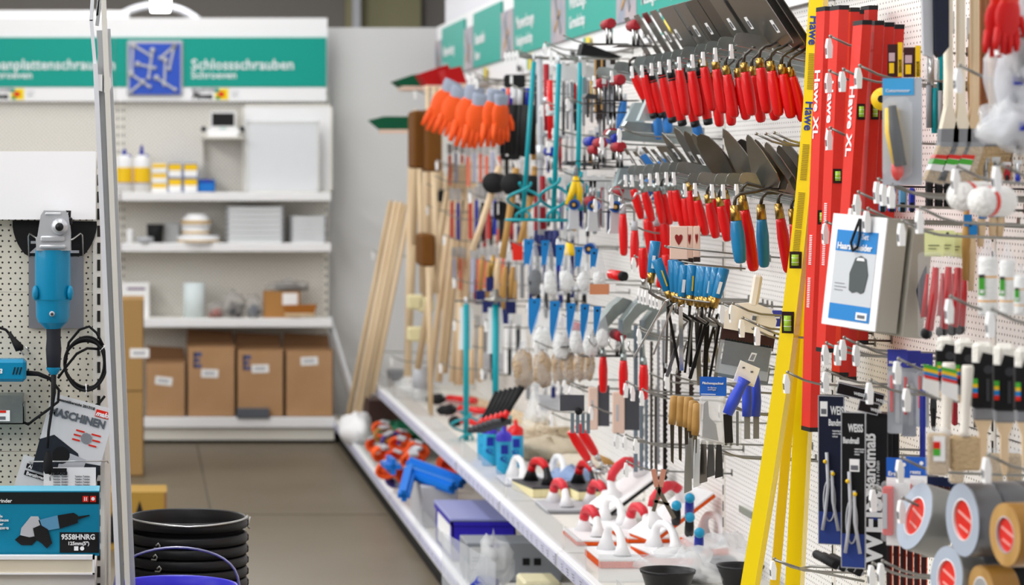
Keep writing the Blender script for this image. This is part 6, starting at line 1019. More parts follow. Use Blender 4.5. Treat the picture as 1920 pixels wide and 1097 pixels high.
# saw blades
def sawb(m_, tooth=True, w0=.0):
    def f(w_, h_):
        n = max(6, int(h_/.016)); L = [(0, 0)]
        R = [(w_*(1 if k % 2 else .72), h_*k/(2*n)) for k in range(2*n+1)] if tooth else [(w_, 0), (w_, h_)]
        return [('blade', MB(m_).prism(L+R+[(0, h_)], .0015))]
    return f
SB = mat('saw_blue_grey', '7f8f9c', .4, .5)
for i, (x0, x1, y0, y1, m_, t) in enumerate(((1188, 1196, 610, 885, SB, 0), (1199, 1206, 600, 882, SB, 0), (1209, 1216, 690, 882, SB, 1), (1232, 1238, 600, 870, GREY, 1), (1243, 1252, 680, 900, DARKS, 1), (1256, 1262, 610, 740, STEELD, 1), (1266, 1278, 690, 742, mat('brown_black', '2e2420', .5), 1), (1227, 1233, 740, 900, STEELD, 0), (1246, 1250, 600, 690, LGREY, 1), (1292, 1302, 690, 742, mat('brown_black', '2e2420', .5), 1), (1219, 1225, 640, 880, STEELD, 1))):
    card('replacement_saw', x0, x1, y0, y1, F*1.62/(x0-VX), .3, f'long saw blade hanging beside the wooden-handled saws, {nth(i, 11, "in hanging order")}', 'saw blade', sawb(m_, t), 'hanging saw blades')
for i, (x0, x1, y0, y1) in enumerate(((1103, 1121, 726, 805), (1148, 1171, 735, 812))):
    card('pad_saw', x0, x1, y0, y1, F*1.5/(x0-VX), .15, ['wooden-edged dark saw pad below the red trowels, farther one', 'wooden-edged dark saw pad below the red trowels, nearer one'][i], 'saw', lambda w_, h_: [('grip', MB(PINKW).box((0, -.012, 0), (w_, .012, h_), .003), [('print', MB(LGREY).box((w_*.3, -.0135, h_*.3), (w_*.5, -.012, h_*.7)))]), ('dark_plate', MB(mat('slate_plate', '4b4d54', .5)).box((w_, -.004, h_*.08), (w_*2.2, .004, h_*1.05)))], 'wooden edged saw pads')
card('dark_plate', 1050, 1085, 745, 770, 7.9, .2, 'dark grey plate hanging low behind the jute bags', 'plate', lambda w_, h_: [('plate', MB(mat('slate_plate', '4b4d54', .5)).box((0, -.004, 0), (w_*1.3, .004, h_*1.2))), ('knob', MB(BLKM).ball((w_, -.01, 0), .012, 10))])
card('blade_rack', 1070, 1103, 775, 800, 8.0, .2, 'pack of small grey blue blades hanging above the scrapers', 'pack', lambda w_, h_: [('blades', MB(SB).box((0, -.003, -.02), (w_*.2, .003, h_)).box((w_*.3, -.003, -.02), (w_*.5, .003, h_)).box((w_*.6, -.003, -.02), (w_*.8, .003, h_)).box((w_*.9, -.003, -.02), (w_*1.1, .003, h_)))])
multi('snips', [('jaw', MB(mat('copper_pink', 'c98d78', .4)).bar((0, 0, 0), (.01, 0, -.05), .014, .006, (0, 1, 0)).bar((.03, 0, 0), (.02, 0, -.05), .014, .006, (0, 1, 0))), ('frame', MB(STEELD).bar((.01, 0, -.05), (.06, 0, -.14), .012, .004, (0, 1, 0)).bar((.02, 0, -.05), (.0, 0, -.12), .01, .004, (0, 1, 0)).bar((0, 0, -.09), (.045, 0, -.1), .008, .004, (0, 1, 0)))], at(1225, 880, 7.3), 'steel folding frame with copper-coloured pads by the panel foot', 'tool')
# white patches of cards near the mixers
for i, (x0, x1, y0, y1) in enumerate(((945, 985, 608, 700), (1085, 1100, 430, 500), (940, 960, 585, 612), (850, 880, 660, 722), (1010, 1050, 740, 770), (905, 945, 660, 700))):
    card('hanging_sheet', x0, x1, y0, y1, F*1.68/(x0-VX), .2, ['large white printed sheet hanging beside the clear bags', 'narrow white sheet above the orange sanding card', 'small white sheet behind the nearer lower mixer', 'tan paper sleeve hanging among the wooden rods', 'pale sleeve hanging low behind the jute bags', 'grey sheet between the two lower mixers'][i], 'sheet', lambda w_, h_, i=i: [('sheet', MB((PAPER, PAPER, PAPER, mat('tan_paper', 'b99f7c', .8), LGREY, LGREY)[i]).box((0, -.001, 0), (w_, .001, h_))), ('print', MB(INKG).box((w_*.1, -.0025, h_*.6), (w_*.9, -.001, h_*.61)).box((w_*.1, -.0025, h_*.45), (w_*.7, -.001, h_*.46)).box((w_*.1, -.0025, h_*.3), (w_*.8, -.001, h_*.31)))], 'hanging sheets')
# ---------------------------------------------------------------- the nearest bays: boxed clipper, knives, tapes and brushes
def clipper(w_, h_):
    return [('box', MB(WHITE).box((0, 0, 0), (w_, .055, h_), .002)),
            ('blue_top', MB(BLUEC).box((w_*.12, -.0012, h_*.67), (w_*.88, 0, h_*.86)), [('lettering', txt('Haarschneider', w_*.11, WHITE, (w_*.16, -.0025, h_*.69), bold=.02)), ('lettering', txt('Set', w_*.1, WHITE, (w_*.6, -.0025, h_*.79)))]),
            ('grey_field', MB(mat('print_silver', 'c9cdd2', .5)).box((w_*.12, -.001, h_*.2), (w_*.88, 0, h_*.67)), [('printed_clipper', MB(mat('clipper_slate', '4a5252', .5)).prism([(w_*.46, h_*.33), (w_*.52, h_*.31), (w_*.6, h_*.325), (w_*.68, h_*.31), (w_*.74, h_*.33), (w_*.78, h_*.48), (w_*.72, h_*.62), (w_*.62, h_*.645), (w_*.52, h_*.62), (w_*.44, h_*.48)], .001, (0, -.002, 0)).m(WHITE).prism([(w_*.55, h_*.6), (w_*.7, h_*.6), (w_*.68, h_*.625), (w_*.57, h_*.625)], .001, (0, -.003, 0))), ('small_print', MB(INKG).box((w_*.18, -.002, h_*.38), (w_*.36, -.001, h_*.385)).box((w_*.18, -.002, h_*.35), (w_*.4, -.001, h_*.355)).box((w_*.18, -.002, h_*.32), (w_*.34, -.001, h_*.325)))]),
            ('blue_foot', MB(BLUEC).box((w_*.12, -.0012, h_*.06), (w_*.88, 0, h_*.2)), [('barcode', MB(PAPER).box((w_*.64, -.0025, h_*.08), (w_*.84, -.001, h_*.145)).m(INKG).box((w_*.67, -.003, h_*.095), (w_*.81, -.0025, h_*.125)))]),
            ('strap', MB(BLKM).tube([(w_*.55, -.006, h_*.97), (w_*.5, -.008, h_*.85), (w_*.45, -.008, h_*.75), (w_*.5, -.008, h_*.68), (w_*.58, -.008, h_*.72), (w_*.6, -.008, h_*.82), (w_*.56, -.006, h_*.97)], .003, 6))]
# the boxes hang with their printed face towards the aisle
def turned(name, cornerpx, cornery, Y, w_, h_, build, label, cat, depth_rot=1.18, lean=.11, group=None):
    p = at(cornerpx, cornery, Y); M = Matrix.Translation(p) @ Matrix.Rotation(-depth_rot, 4, 'Z') @ Matrix.Rotation(0, 4, 'X') @ Matrix.Translation((-w_, 0, 0)); M = Matrix.Translation(p) @ Matrix.Rotation(lean, 4, 'Y') @ Matrix.Translation(-p) @ M
    return multi(name, build(w_, h_), M, label, cat, group)
GBX = mat('carton_warm_grey', 'b4b1a6', .6)
def greybox(w_, h_): return [('box', MB(GBX).box((0, 0, 0), (w_, .052, h_), .002))]
def clipper2(w_, h_):
    ps = clipper(w_, h_); ps[0] = ('box', MB(WHITE).box((0, 0, 0), (w_, .003, h_)).m(GBX).box((0, .003, 0), (w_, .054, h_), .001)); return ps
turned('clipper_box', 1640, 622, 5.1, .17, .228, clipper2, 'white and blue boxed clipper hanging with its picture to the aisle', 'box')
turned('grey_box', 1691, 632, 5.12, .17, .222, greybox, 'plain grey carton hanging directly behind the boxed clipper', 'box')
# utility knife blister
def knife(w_, h_):
    return [('backing_card', MB(mat('blister_silver', 'b9bec6', .3, .2)).box((0, 0, 0), (w_, .002, h_), 0)), ('blue_header', MB(mat('header_blue', '3f9fd8', .5)).box((0, -.0015, h_*.84), (w_*.8, 0, h_)), [('lettering', txt('Cuttermesser', w_*.11, WHITE, (w_*.08, -.003, h_*.87), bold=.01))]),
            ('knife', MB(YELP).tube([(w_*.25, -.012, h_*.72), (w_*.3, -.014, h_*.5), (w_*.45, -.014, h_*.2)], [.012, .0155, .013], 8).m(DGREY).tube([(w_*.3, -.02, h_*.74), (w_*.37, -.022, h_*.5), (w_*.52, -.022, h_*.18)], [.008, .012, .012], 8)), ('red_tip', MB(REDF).lump((w_*.42, -.016, h_*.14), .012, .01, .02, 2, 10, .1)), ('dome', MB(clear('thin_film', 'eef2f6', .1, .08)).box((w_*.05, -.035, h_*.06), (w_*.8, -.002, h_*.82), .012))]
card('utility_knife_pack', 1655, 1728, 147, 347, 4.98, .5, 'blister pack with blue header and a yellow grey utility knife', 'knife pack', knife)
def ycard(w_, h_): return [('card', MB(mat('maroon', '3a1418', .5)).box((0, 0, 0), (w_*.7, .003, h_*.95))), ('picture', MB(YELP).box((w_*.12, -.002, h_*.1), (w_*.45, 0, h_*.4)).m(mat('print_lilac', 'c6a9b0', .6)).box((w_*.1, -.002, h_*.45), (w_*.5, 0, h_*.7))), ('yellow_stripe', MB(YELP).box((w_*.7, -.002, 0), (w_, .004, h_)), [('lettering', txt('BOHRER', w_*.24, INK, (w_*.76, -.0035, h_*.5), rot=-PI/2))])]
card('drill_card', 1664, 1692, 80, 144, 5.35, .4, 'dark and yellow card beside the short red levels, farther of two', 'card', ycard, 'yellow striped cards'); card('drill_card', 1694, 1726, 86, 145, 5.3, .4, 'dark and yellow card over the utility knife, nearer of two', 'card', ycard, 'yellow striped cards')
one('tape_measure', MB(YELP).lathe([(0, 0), (.022, .0), (.024, .006), (.022, .014), (0, .014)], 18, (0, 0, 0), (-.5, -.85, 0)).m(BLKM).lathe([(0, .0145), (.008, .0145)], 12, (0, 0, 0), (-.5, -.85, 0)), at(1656, 186, 5.3), 'round yellow tape measure peeping out beside the red levels', 'tape measure')
NAVY = mat('navy_fabric', '1c2233', .7)
multi('tool_sleeve', [('sleeve', MB(NAVY).prism([(0, 0), (.01, -.01), (.026, .01), (.026, .14), (-.004, .14)], .03)), ('silver_tag', MB(LGREY).prism([(-.02, -.005), (-.002, -.012), (-.004, .14), (-.024, .14)], .012))], at(1750, 98, 4.95), 'navy sleeve with silver edge hanging at the top near the brushes', 'sleeve')
for i, (px, y0, y1) in enumerate(((1739, 108, 155), (1746, 110, 160), (1756, 112, 152), (1742, 160, 240), (1752, 165, 250), (1762, 170, 245))):
    Y = 5.25; one('clear_tube_pack', MB((FILMW, CHROME, FILMW, GREY, TEALT, LGREY)[i]).tube([(0, 0, 0), (0, 0, -(y1-y0)*Y/F)], .006, 8), at(px, y0, Y), f'slim hanging tube beside the long brushes, {nth(i, 6)}', 'pack', 'slim hanging tubes')
# long-handled radiator brushes
HW = mat('handle_cream', 'efe4cf', .5); BR = mat('bristle_tan', 'cdb38c', .9, bump=(150, .8))
def longbrush(px, Y, i, m_, front):
    p = at(px, 232, Y); ps = [('handle', MB(m_).box((-.007, -.011, .0), (.007, .011, .32), .003).prism([(-.016, -.012), (.016, -.012), (.006, .035), (-.006, .035)], .0226)), ('ferrule', MB(GREY).prism([(-.019, -.045), (.016, -.045), (.017, -.01), (-.017, -.01)], .026))]
    hd = [('bristles', MB(BR).prism([(-.048, -.11), (-.012, -.118), (.016, -.04), (-.018, -.04)], .024))]
    if front: hd += [('film', MB(FILM).prism([(-.05, -.112), (-.011, -.12), (.018, -.036), (-.02, -.036)], .028)), ('label', MB(WHITE).prism([(-.04, -.09), (-.015, -.094), (-.004, -.062), (-.026, -.06)], .0285).m(mat('label_green', '4cae3a', .5)).prism([(-.036, -.078), (-.01, -.081), (-.007, -.071), (-.03, -.068)], .029).m(REDF).prism([(-.032, -.067), (-.006, -.07), (-.003, -.062), (-.027, -.06)], .029))]
    multi('radiator_brush', ps+hd, TR(p, rz=.0), f'long-handled radiator brush hanging bristles down, {nth(i, 10)}', 'brush', 'long radiator brushes')
WD = mat('handle_brown', '8f5a38', .6)
for i, px in enumerate((1778, 1801, 1827, 1840, 1850, 1859, 1868, 1877, 1886, 1896)): longbrush(px, 5.0-.0*i+.05*max(0, i-2), i, HW if i < 2 else (WOODL if i == 2 else WD), i < 3)
for i, (px, py, sc_) in enumerate(((1874, 8, .52), (1893, 4, .5))): glove(px, py, sc_*.9, .2, ['red rubber glove hanging at the near top corner', 'second red rubber glove behind the first one at the top'][i], mat('glove_red', 'cc1414', .5), 1.46, REDF, .1)
for i, (px, py, rx, rz_) in enumerate(((1893, 150, .035, .09), (1905, 235, .05, .04), (1870, 232, .035, .03), (1912, 60, .02, .07))):
    multi('clear_bag', [('film', MB(FILMW).lump((0, 0, 0), rx, .05, rz_, 60+i, 18, .4)), ('contents', MB(mat('bag_grey_white', 'c4c6ce', .6)).lump((0, 0, -.005), rx*.7, .035, rz_*.75, 70+i, 14, .3)), ('blue_clip', MB(BLUED).box((-.01, -.052, -.01), (.01, -.045, .004)))], at(px, py, X=1.5), ['big clear bag of white goods at the near top, beside the red gloves', 'crumpled clear bag below the big one', 'small crumpled clear bag above the tan bristles', 'clear bag cut by the top corner of the picture'][i], 'bag', 'near clear bags')
for i, (px, py) in enumerate(((1822, 368), (1862, 378))):
    multi('foam_roller', [('roller', MB(mat('roller_white', 'ecebe8', .9, bump=(120, .5))).lathe([(0, -.04), (.024, -.038), (.027, -.02), (.027, .03), (.02, .04), (0, .04)], 18, (0, 0, 0), (.8, .5, 0))), ('red_band', MB(REDF).lathe([(.0275, -.022), (.0275, -.012)], 18, (0, 0, 0), (.8, .5, 0)))], at(px, py, X=1.48), ['white foam roller with red band hanging end-on, nearer the brushes', 'white foam roller with red band, farther along the hook'][i], 'roller', 'white foam rollers')
def rollpack(w_, h_):
    return [('roller', MB(mat('roller_white', 'ecebe8', .9, bump=(120, .5))).lathe([(0, 0), (w_*.4, 0), (w_*.44, h_*.04), (w_*.44, h_*.8), (w_*.36, h_*.85), (0, h_*.85)], 18, (w_/2, 0, 0)).m(mat('stripe_amber', 'e8a822', .8)).lathe([(w_*.445, h_*.2), (w_*.445, h_*.23)], 18, (w_/2, 0, 0)).lathe([(w_*.445, h_*.55), (w_*.445, h_*.58)], 18, (w_/2, 0, 0))),
            ('film', MB(FILM).lathe([(w_*.46, 0), (w_*.48, h_*.85), (w_*.12, h_*1.02), (w_*.2, h_*1.1)], 14, (w_/2, 0, 0))), ('label', MB(mat('label_green', '4cae3a', .5)).box((-w_*.02, -w_*.46, h_*.3), (w_*.25, -w_*.4, h_*.55)).m(WHITE).box((w_*.02, -w_*.465, h_*.33), (w_*.2, -w_*.455, h_*.38)).m(DGREY).box((-w_*.02, -w_*.46, h_*.55), (w_*.25, -w_*.4, h_*.6)))]
for i, (x0, x1, y0, y1) in enumerate(((1832, 1872, 462, 592), (1872, 1905, 470, 590), (1900, 1930, 505, 590))):
    card('paint_roller_pack', x0, x1, y0, y1, F*1.5/(x0-VX), .1, ['white paint roller with amber stripes in clear pack, farthest of three', 'white paint roller with amber stripes in the middle of three', 'white paint roller pack cut by the picture edge'][i], 'paint roller', rollpack, 'striped paint roller packs')
def redstick(w_, h_):
    return [('card', MB(mat('card_lime', 'dfe2a4', .6)).box((0, .002, h_*.76), (w_, .004, h_)), [('print', MB(INK).box((w_*.2, .0, h_*.86), (w_*.75, .002, h_*.865)).box((w_*.2, .0, h_*.83), (w_*.6, .002, h_*.834)).lathe([(0, 0), (.003, 0)], 8, (w_*.5, .001, h_*.97), (0, -1, 0)))]),
            ('film', MB(clear('thin_film', 'eef2f6', .1, .08)).box((-w_*.3, -.012, 0), (w_*.95, .002, h_*.8), .006)), ('pen', MB(mat('pen_red', 'c01820', .4)).tube([(w_*.6, -.004, h_*.66), (w_*.5, -.004, h_*.4), (w_*.25, -.004, h_*.08)], [.006, .0085, .0085], 10)), ('pen', MB(mat('pen_red', 'c01820', .4)).tube([(w_*.2, -.006, h_*.6), (w_*.0, -.006, h_*.2)], [.003, .006], 8)), ('dark_cap', MB(BLKM).ball((w_*.12, -.004, h_*.05), .012, 10))]
for i, (x0, x1, y0, y1) in enumerate(((1733, 1770, 432, 635), (1763, 1790, 432, 632), (1783, 1805, 436, 628), (1797, 1815, 440, 626))):
    card('marker_pack', x0, x1, y0, y1, 5.0+.04*i, .45, f'clear pack of red markers with pale lime header card, {nth(i, 4)}', 'marker pack', redstick, 'red marker packs')
one('angular_scraper', MB(NAVY).prism([(0, .0), (.01, -.055), (.022, -.03), (.02, .05), (.01, .03)], .004), at(1718, 545, 5.1), 'dark angular blade hanging between grey carton and red markers', 'blade')
for i, (px, y0, y1) in enumerate(((1812, 395, 540), (1822, 410, 560), (1840, 395, 470), (1862, 395, 455), (1876, 395, 450))):
    Y = 5.05; h_ = (y1-y0)*Y/F; multi('slim_brush', [('handle', MB(WOODL if i else WOODM).tube([(0, 0, 0), (0, 0, -h_*.4), (-.002, 0, -h_*.9)], [.006, .009, .006], 8)), ('blue_tag', MB(BLUEC).box((-.008, -.01, -h_*.2), (.008, -.008, -h_*.05)))], at(px, y0, Y), f'slim wooden-handled brush hanging among the roller packs, {nth(i, 5)}', 'brush', 'slim brushes among the rollers')
for i, (x0, x1, m_) in enumerate(((1735, 1750, BLKM), (1752, 1768, BLKM), (1769, 1782, BLKM))):
    card('dark_brush_pack', x0, x1, 318, 392, 5.25, .3, f'black hanging tool below the packed radiator brush, {nth(i, 3)}', 'tool', lambda w_, h_: [('body', MB(BLKM).box((0, -.01, 0), (w_, .01, h_), .004))], 'black tools under the brushes')
for i, (x0, x1) in enumerate(((1648, 1662), (1665, 1680), (1685, 1700), (1704, 1716))):
    card('blue_item', x0, x1, 352, 398, 5.3+.04*i, .3, f'blue and black item hanging below the packed utility knife, {nth(i, 4)}', 'tool', lambda w_, h_, i=i: [('body', MB(BLUED if i % 2 else mat('print_blue', '5b93b8', .5)).box((0, -.008, 0), (w_, .008, h_), .004)), ('dark_part', MB(BLKM).box((w_*.2, -.011, 0), (w_*.8, -.007, h_*.4)))], 'blue items under the knife')
# wide brushes in black sleeves
def wbrush(w_, h_):
    ps = [('bristles', MB(mat('bristle_white', 'f1eee6', .9, bump=(160, .5))).box((w_*.02, -.012, h_*.8), (w_*.98, .012, h_), .008)),
          ('sleeve', MB(BLKM).prism([(0, h_*.5), (w_, h_*.5), (w_, h_*.9), (w_*.45, h_*.92), (w_*.3, h_*.84), (0, h_*.84)], .03), [('rainbow', MB(mat('label_green', '4cae3a', .5)).box((0, -.017, h_*.68), (w_*.22, -.015, h_*.72)).m(YELP).box((0, -.017, h_*.65), (w_*.22, -.015, h_*.68)).m(BLUEC).box((0, -.017, h_*.61), (w_*.22, -.015, h_*.65)).m(REDF).box((0, -.017, h_*.575), (w_*.22, -.015, h_*.61))), ('printed_mark', MB(DGREY).box((w_*.6, -.017, h_*.55), (w_*.75, -.015, h_*.72)).lathe([(0, 0), (.008, 0)], 10, (w_*.68, -.016, h_*.79), (0, -1, 0)))]),
          ('ferrule', MB(GREY).box((w_*.04, -.011, h_*.4), (w_*.96, .011, h_*.5), .003)), ('handle', MB(WOODL).prism([(w_*.1, h_*.4), (w_*.9, h_*.4), (w_*.68, h_*.3), (w_*.66, h_*.1), (w_*.56, 0), (w_*.44, 0), (w_*.34, h_*.1), (w_*.32, h_*.3)], .016))]
    return ps
for i, (x0, x1, y0, y1) in enumerate(((1755, 1790, 630, 800), (1790, 1826, 634, 810), (1822, 1864, 640, 885), (1862, 1904, 644, 890), (1902, 1944, 650, 885))):
    card('flat_brush', x0, x1, y0, y1, F*1.48/(x0-VX)+.02*i, .2, f'wide white-bristled brush in black sleeve hanging upside down, {nth(i, 5)}', 'brush', wbrush, 'wide brushes in black sleeves')
for i, (x0, x1, y0, y1, m_) in enumerate(((1766, 1792, 680, 816, mat('ivory_handle', 'eae4da', .4)), (1803, 1826, 685, 818, mat('ivory_handle', 'eae4da', .4)))):
    Y = F*1.44/(x0-VX); s_ = F/Y; w_ = (x1-x0)/s_; h_ = (y1-y0)/s_
    multi('white_handle_brush', [('handle', MB(m_).tube([(0, 0, 0), (0, 0, -.006), (-.003, 0, -h_*.5), (-.006, 0, -h_*.93), (-.006, 0, -h_)], [w_*.42, w_*.48, w_*.4, w_*.36, w_*.5], 14)), ('tag_label', MB(PAPER).prism([(-.03, -.05), (.0, -.065), (.0, -.035), (-.028, -.025)], .002, (-.014, .01, 0)), [('rainbow', MB(mat('label_green', '4cae3a', .5)).prism([(-.028, -.01), (-.002, -.016), (-.002, -.009), (-.028, -.003)], .003, (-.014, .01, 0)).m(YELP).prism([(-.028, -.016), (-.002, -.022), (-.002, -.016), (-.028, -.01)], .003, (-.014, .01, 0)).m(BLUEC).prism([(-.028, -.022), (-.002, -.028), (-.002, -.022), (-.028, -.016)], .003, (-.014, .01, 0)).m(REDF).prism([(-.028, -.028), (-.002, -.034), (-.002, -.028), (-.028, -.022)], .003, (-.014, .01, 0)))]), ('bristles', MB(BR).box((-.03, -.01, -h_-.06), (.02, .012, -h_), .004))], at((x0+x1)/2, y0, Y), ['brush with thick ivory handle up, before the black sleeves', 'second brush with ivory handle, beside the first one'][i], 'brush', 'ivory handled brushes')
def tanpack(w_, h_): return [('bristles', MB(BR).box((0, -.01, 0), (w_, .01, h_), .004)), ('film', MB(FILM).box((-.002, -.013, -.002), (w_+.002, .013, h_+.01), .004)), ('label', MB(PAPER).box((w_*.3, -.0145, h_*.35), (w_*.85, -.0135, h_*.95)).m(REDF).box((w_*.3, -.0155, h_*.65), (w_*.62, -.0145, h_*.82)).m(MATS['label_green']).box((w_*.3, -.0155, h_*.48), (w_*.62, -.0145, h_*.65)))]
card('flat_brush', 1738, 1778, 812, 890, 4.5, .3, 'tan-bristled brush in clear film with red and green label', 'brush', tanpack)
for i, (x0, x1) in enumerate(((1780, 1806), (1850, 1880), (1888, 1915))):
    card('tan_brush', x0, x1, 850, 905, 5.02+.02*i, .2, f'tan bristle head in clear film below the wooden handles, {nth(i, 3)}', 'brush', lambda w_, h_: [('bristles', MB(BR).box((0, -.01, 0), (w_, .01, h_), .004)), ('film', MB(FILM).box((-.002, -.013, -.002), (w_+.002, .013, h_+.01), .004))], 'tan bristle heads')
one('blue_divider', MB(BLUED).box((-.003, -.01, 0), (.003, .01, .16)), at(1730, 878, 5.2), 'thin upright blue strip beside the tan brush pack', 'strip')
# packed scrapers and knives with blue cards
def rknife(w_, h_):
    return [('backing', MB(mat('blister_silver', 'b9bec6', .3, .2)).box((0, 0, 0), (w_, .002, h_*.8))), ('film', MB(FILM).box((0, -.02, 0), (w_, -.001, h_*.75), .004)), ('blue_header', MB(mat('violet_card', '3f45a8', .5)).box((0, -.002, h_*.8), (w_*1.3, .003, h_)), [('lettering', txt('Messer', w_*.3, WHITE, (w_*.1, -.004, h_*.83), bold=.02))]), ('red_cutter', MB(REDF).box((w_*.18, -.012, h_*.25), (w_*.4, -.003, h_*.7), .003)), ('blade', MB(LGREY).box((w_*.5, -.01, h_*.12), (w_*.8, -.003, h_*.62), .002))]
for i, (x0, x1, y0, y1) in enumerate(((1664, 1692, 655, 812), (1690, 1718, 657, 818), (1718, 1742, 662, 800))):
    card('scraper_pack', x0, x1, y0, y1, 5.2+.04*i, .3, f'blister pack with violet header and red cutter, {nth(i, 3)}', 'knife pack', rknife, 'violet headed packs')
def redbar(w_, h_):
    return [('backing', MB(PAPER).box((0, 0, 0), (w_, .002, h_*.8))), ('blue_header', MB(mat('card_royal', '1f5fc0', .5)).box((0, -.001, h_*.78), (w_, .003, h_)), [('lettering', txt('Ersatz', w_*.26, WHITE, (w_*.08, -.003, h_*.8), bold=.02)), ('emblem', MB(WHITE).lathe([(0, 0), (.004, 0)], 8, (w_*.75, -.002, h_*.93), (0, -1, 0)))]), ('red_case', MB(REDF).box((-w_*.1, -.018, h_*.12), (w_*.34, 0, h_*.68), .003).m(LGREY).box((-w_*.08, -.0195, h_*.2), (w_*.1, -.018, h_*.6))), ('film', MB(FILM).box((-w_*.15, -.022, h_*.05), (w_*.9, -.001, h_*.74), .004))]
card('razor_scraper_pack', 1662, 1706, 858, 1022, 5.0, .45, 'pack with blue header and long red case beside the silver tape', 'knife pack', redbar, 'blue headed red packs'); card('razor_scraper_pack', 1698, 1738, 856, 1012, 5.08, .45, 'second pack with blue header and red case behind the first', 'knife pack', redbar, 'blue headed red packs')
for i in range(6):
    x0 = 1736+i*11; card('blade_pack', x0, x0+12, 890+i*2, 960, 5.3+.02*i, .2, f'dark brown pack with navy top over the silver tapes, {nth(i, 6)}', 'pack', lambda w_, h_: [('pack', MB(mat('maroon', '3a1418', .5)).box((0, -.006, 0), (w_*.85, .006, h_*.75))), ('navy_top', MB(mat('navy_card', '16244e', .5)).box((0, -.006, h_*.75), (w_, .006, h_)))], 'dark packs over the tapes')
for i in range(6):
    x0 = 1662+i*13; card('blade_pack', x0, x0+12, 1000+i*3, 1110, 5.2+.03*i, .25, f'dark pack with orange edge hanging low beside the tapes, {nth(i, 6)}', 'pack', lambda w_, h_: [('pack', MB(mat('maroon', '3a1418', .5)).box((0, -.008, 0), (w_*.8, .008, h_))), ('orange_edge', MB(ORANGE).box((w_*.8, -.009, 0), (w_*.95, .008, h_)))], 'orange edged packs')
# rolls of tape, hung on hooks with their flat sides to the aisle
def tape(px, py, r, th, face, side, label, tilt=0, yaw=.16, core=True, X=1.47, n_=None, inner=RED):
    p = at(px, py, X=X); ax = Vector((1, 0, 0)); rc = r*.58
    parts = [('roll', MB(side).lathe([(rc, 0), (r*.985, 0), (r, .002), (r, th-.002), (r*.985, th), (rc, th)], 40, (0, 0, 0), ax), [('side_face', MB(face).lathe([(rc, -.0008), (r*.985, -.0008)], 40, (0, 0, 0), ax))]), ('core', MB(WHITE if inner is RED else inner).lathe([(rc*.94, -.001), (rc, -.001), (rc, th), (rc*.94, th), (rc*.94, -.001)], 32, (0, 0, 0), ax))]
    if core: parts.append(('core_label', MB(REDF).lathe([(0, .004), (rc*.94, .004)], 32, (0, 0, 0), ax), [('print', MB(mat('print_pink', 'e8a8a0', .5)).prism([(-rc*.7, -rc*.1), (rc*.6, rc*.3), (rc*.6, rc*.42), (-rc*.7, rc*.04)], .001, (.003, 0, 0), (0, 1, 0)).prism([(-rc*.4, -rc*.6), (rc*.5, -rc*.35), (rc*.5, -rc*.25), (-rc*.4, -rc*.48)], .001, (.003, 0, 0), (0, 1, 0)))]))
    multi('tape_roll', parts, TR(p, 0, tilt, yaw), label, 'tape roll', None)
SILF = mat('tape_side_silver', 'a9b3c2', .4); SILS = mat('tape_silver', '8a8a87', .35, .3); DKS = mat('tape_dark_silver', '65666a', .3, .4)
tape(1715, 968, .066, .055, SILF, SILS, 'silver tape roll with red core label, tilted, nearest the red cases', .3, .14)
tape(1805, 975, .066, .05, SILF, DKS, 'shiny silver tape roll with red core label, front of the long row', 0, .14)
tape(1855, 972, .066, .05, SILF, DKS, 'second silver roll pushed behind the upright one', 0, .14, core=False, X=1.525); tape(1900, 970, .066, .05, SILF, DKS, 'third silver roll near the picture edge, behind the brown roll', 0, .14, core=False, X=1.58)
tape(1885, 1003, .054, .06, WOODM, mat('tape_brown', '9a6e30', .3), 'brown parcel tape roll with printed white core', 0, .16, X=1.46, inner=LGREY)
tape(1775, 1083, .058, .05, SILF, SILS, 'silver tape roll low at the picture edge, nearest of the bottom row', .1, .2); tape(1822, 1078, .056, .05, SILF, DKS, 'dark silver tape roll in the bottom row, second', 0, .16, core=False, X=1.52); tape(1870, 1080, .056, .06, DGREY, BLKM, 'black tape roll in the bottom row, third', 0, .16, core=False, X=1.57)
tape(1840, 1112, .05, .05, WOODM, MATS['tape_brown'], 'brown tape roll at the very bottom under the silver ones', 0, .16, X=1.5, core=False)
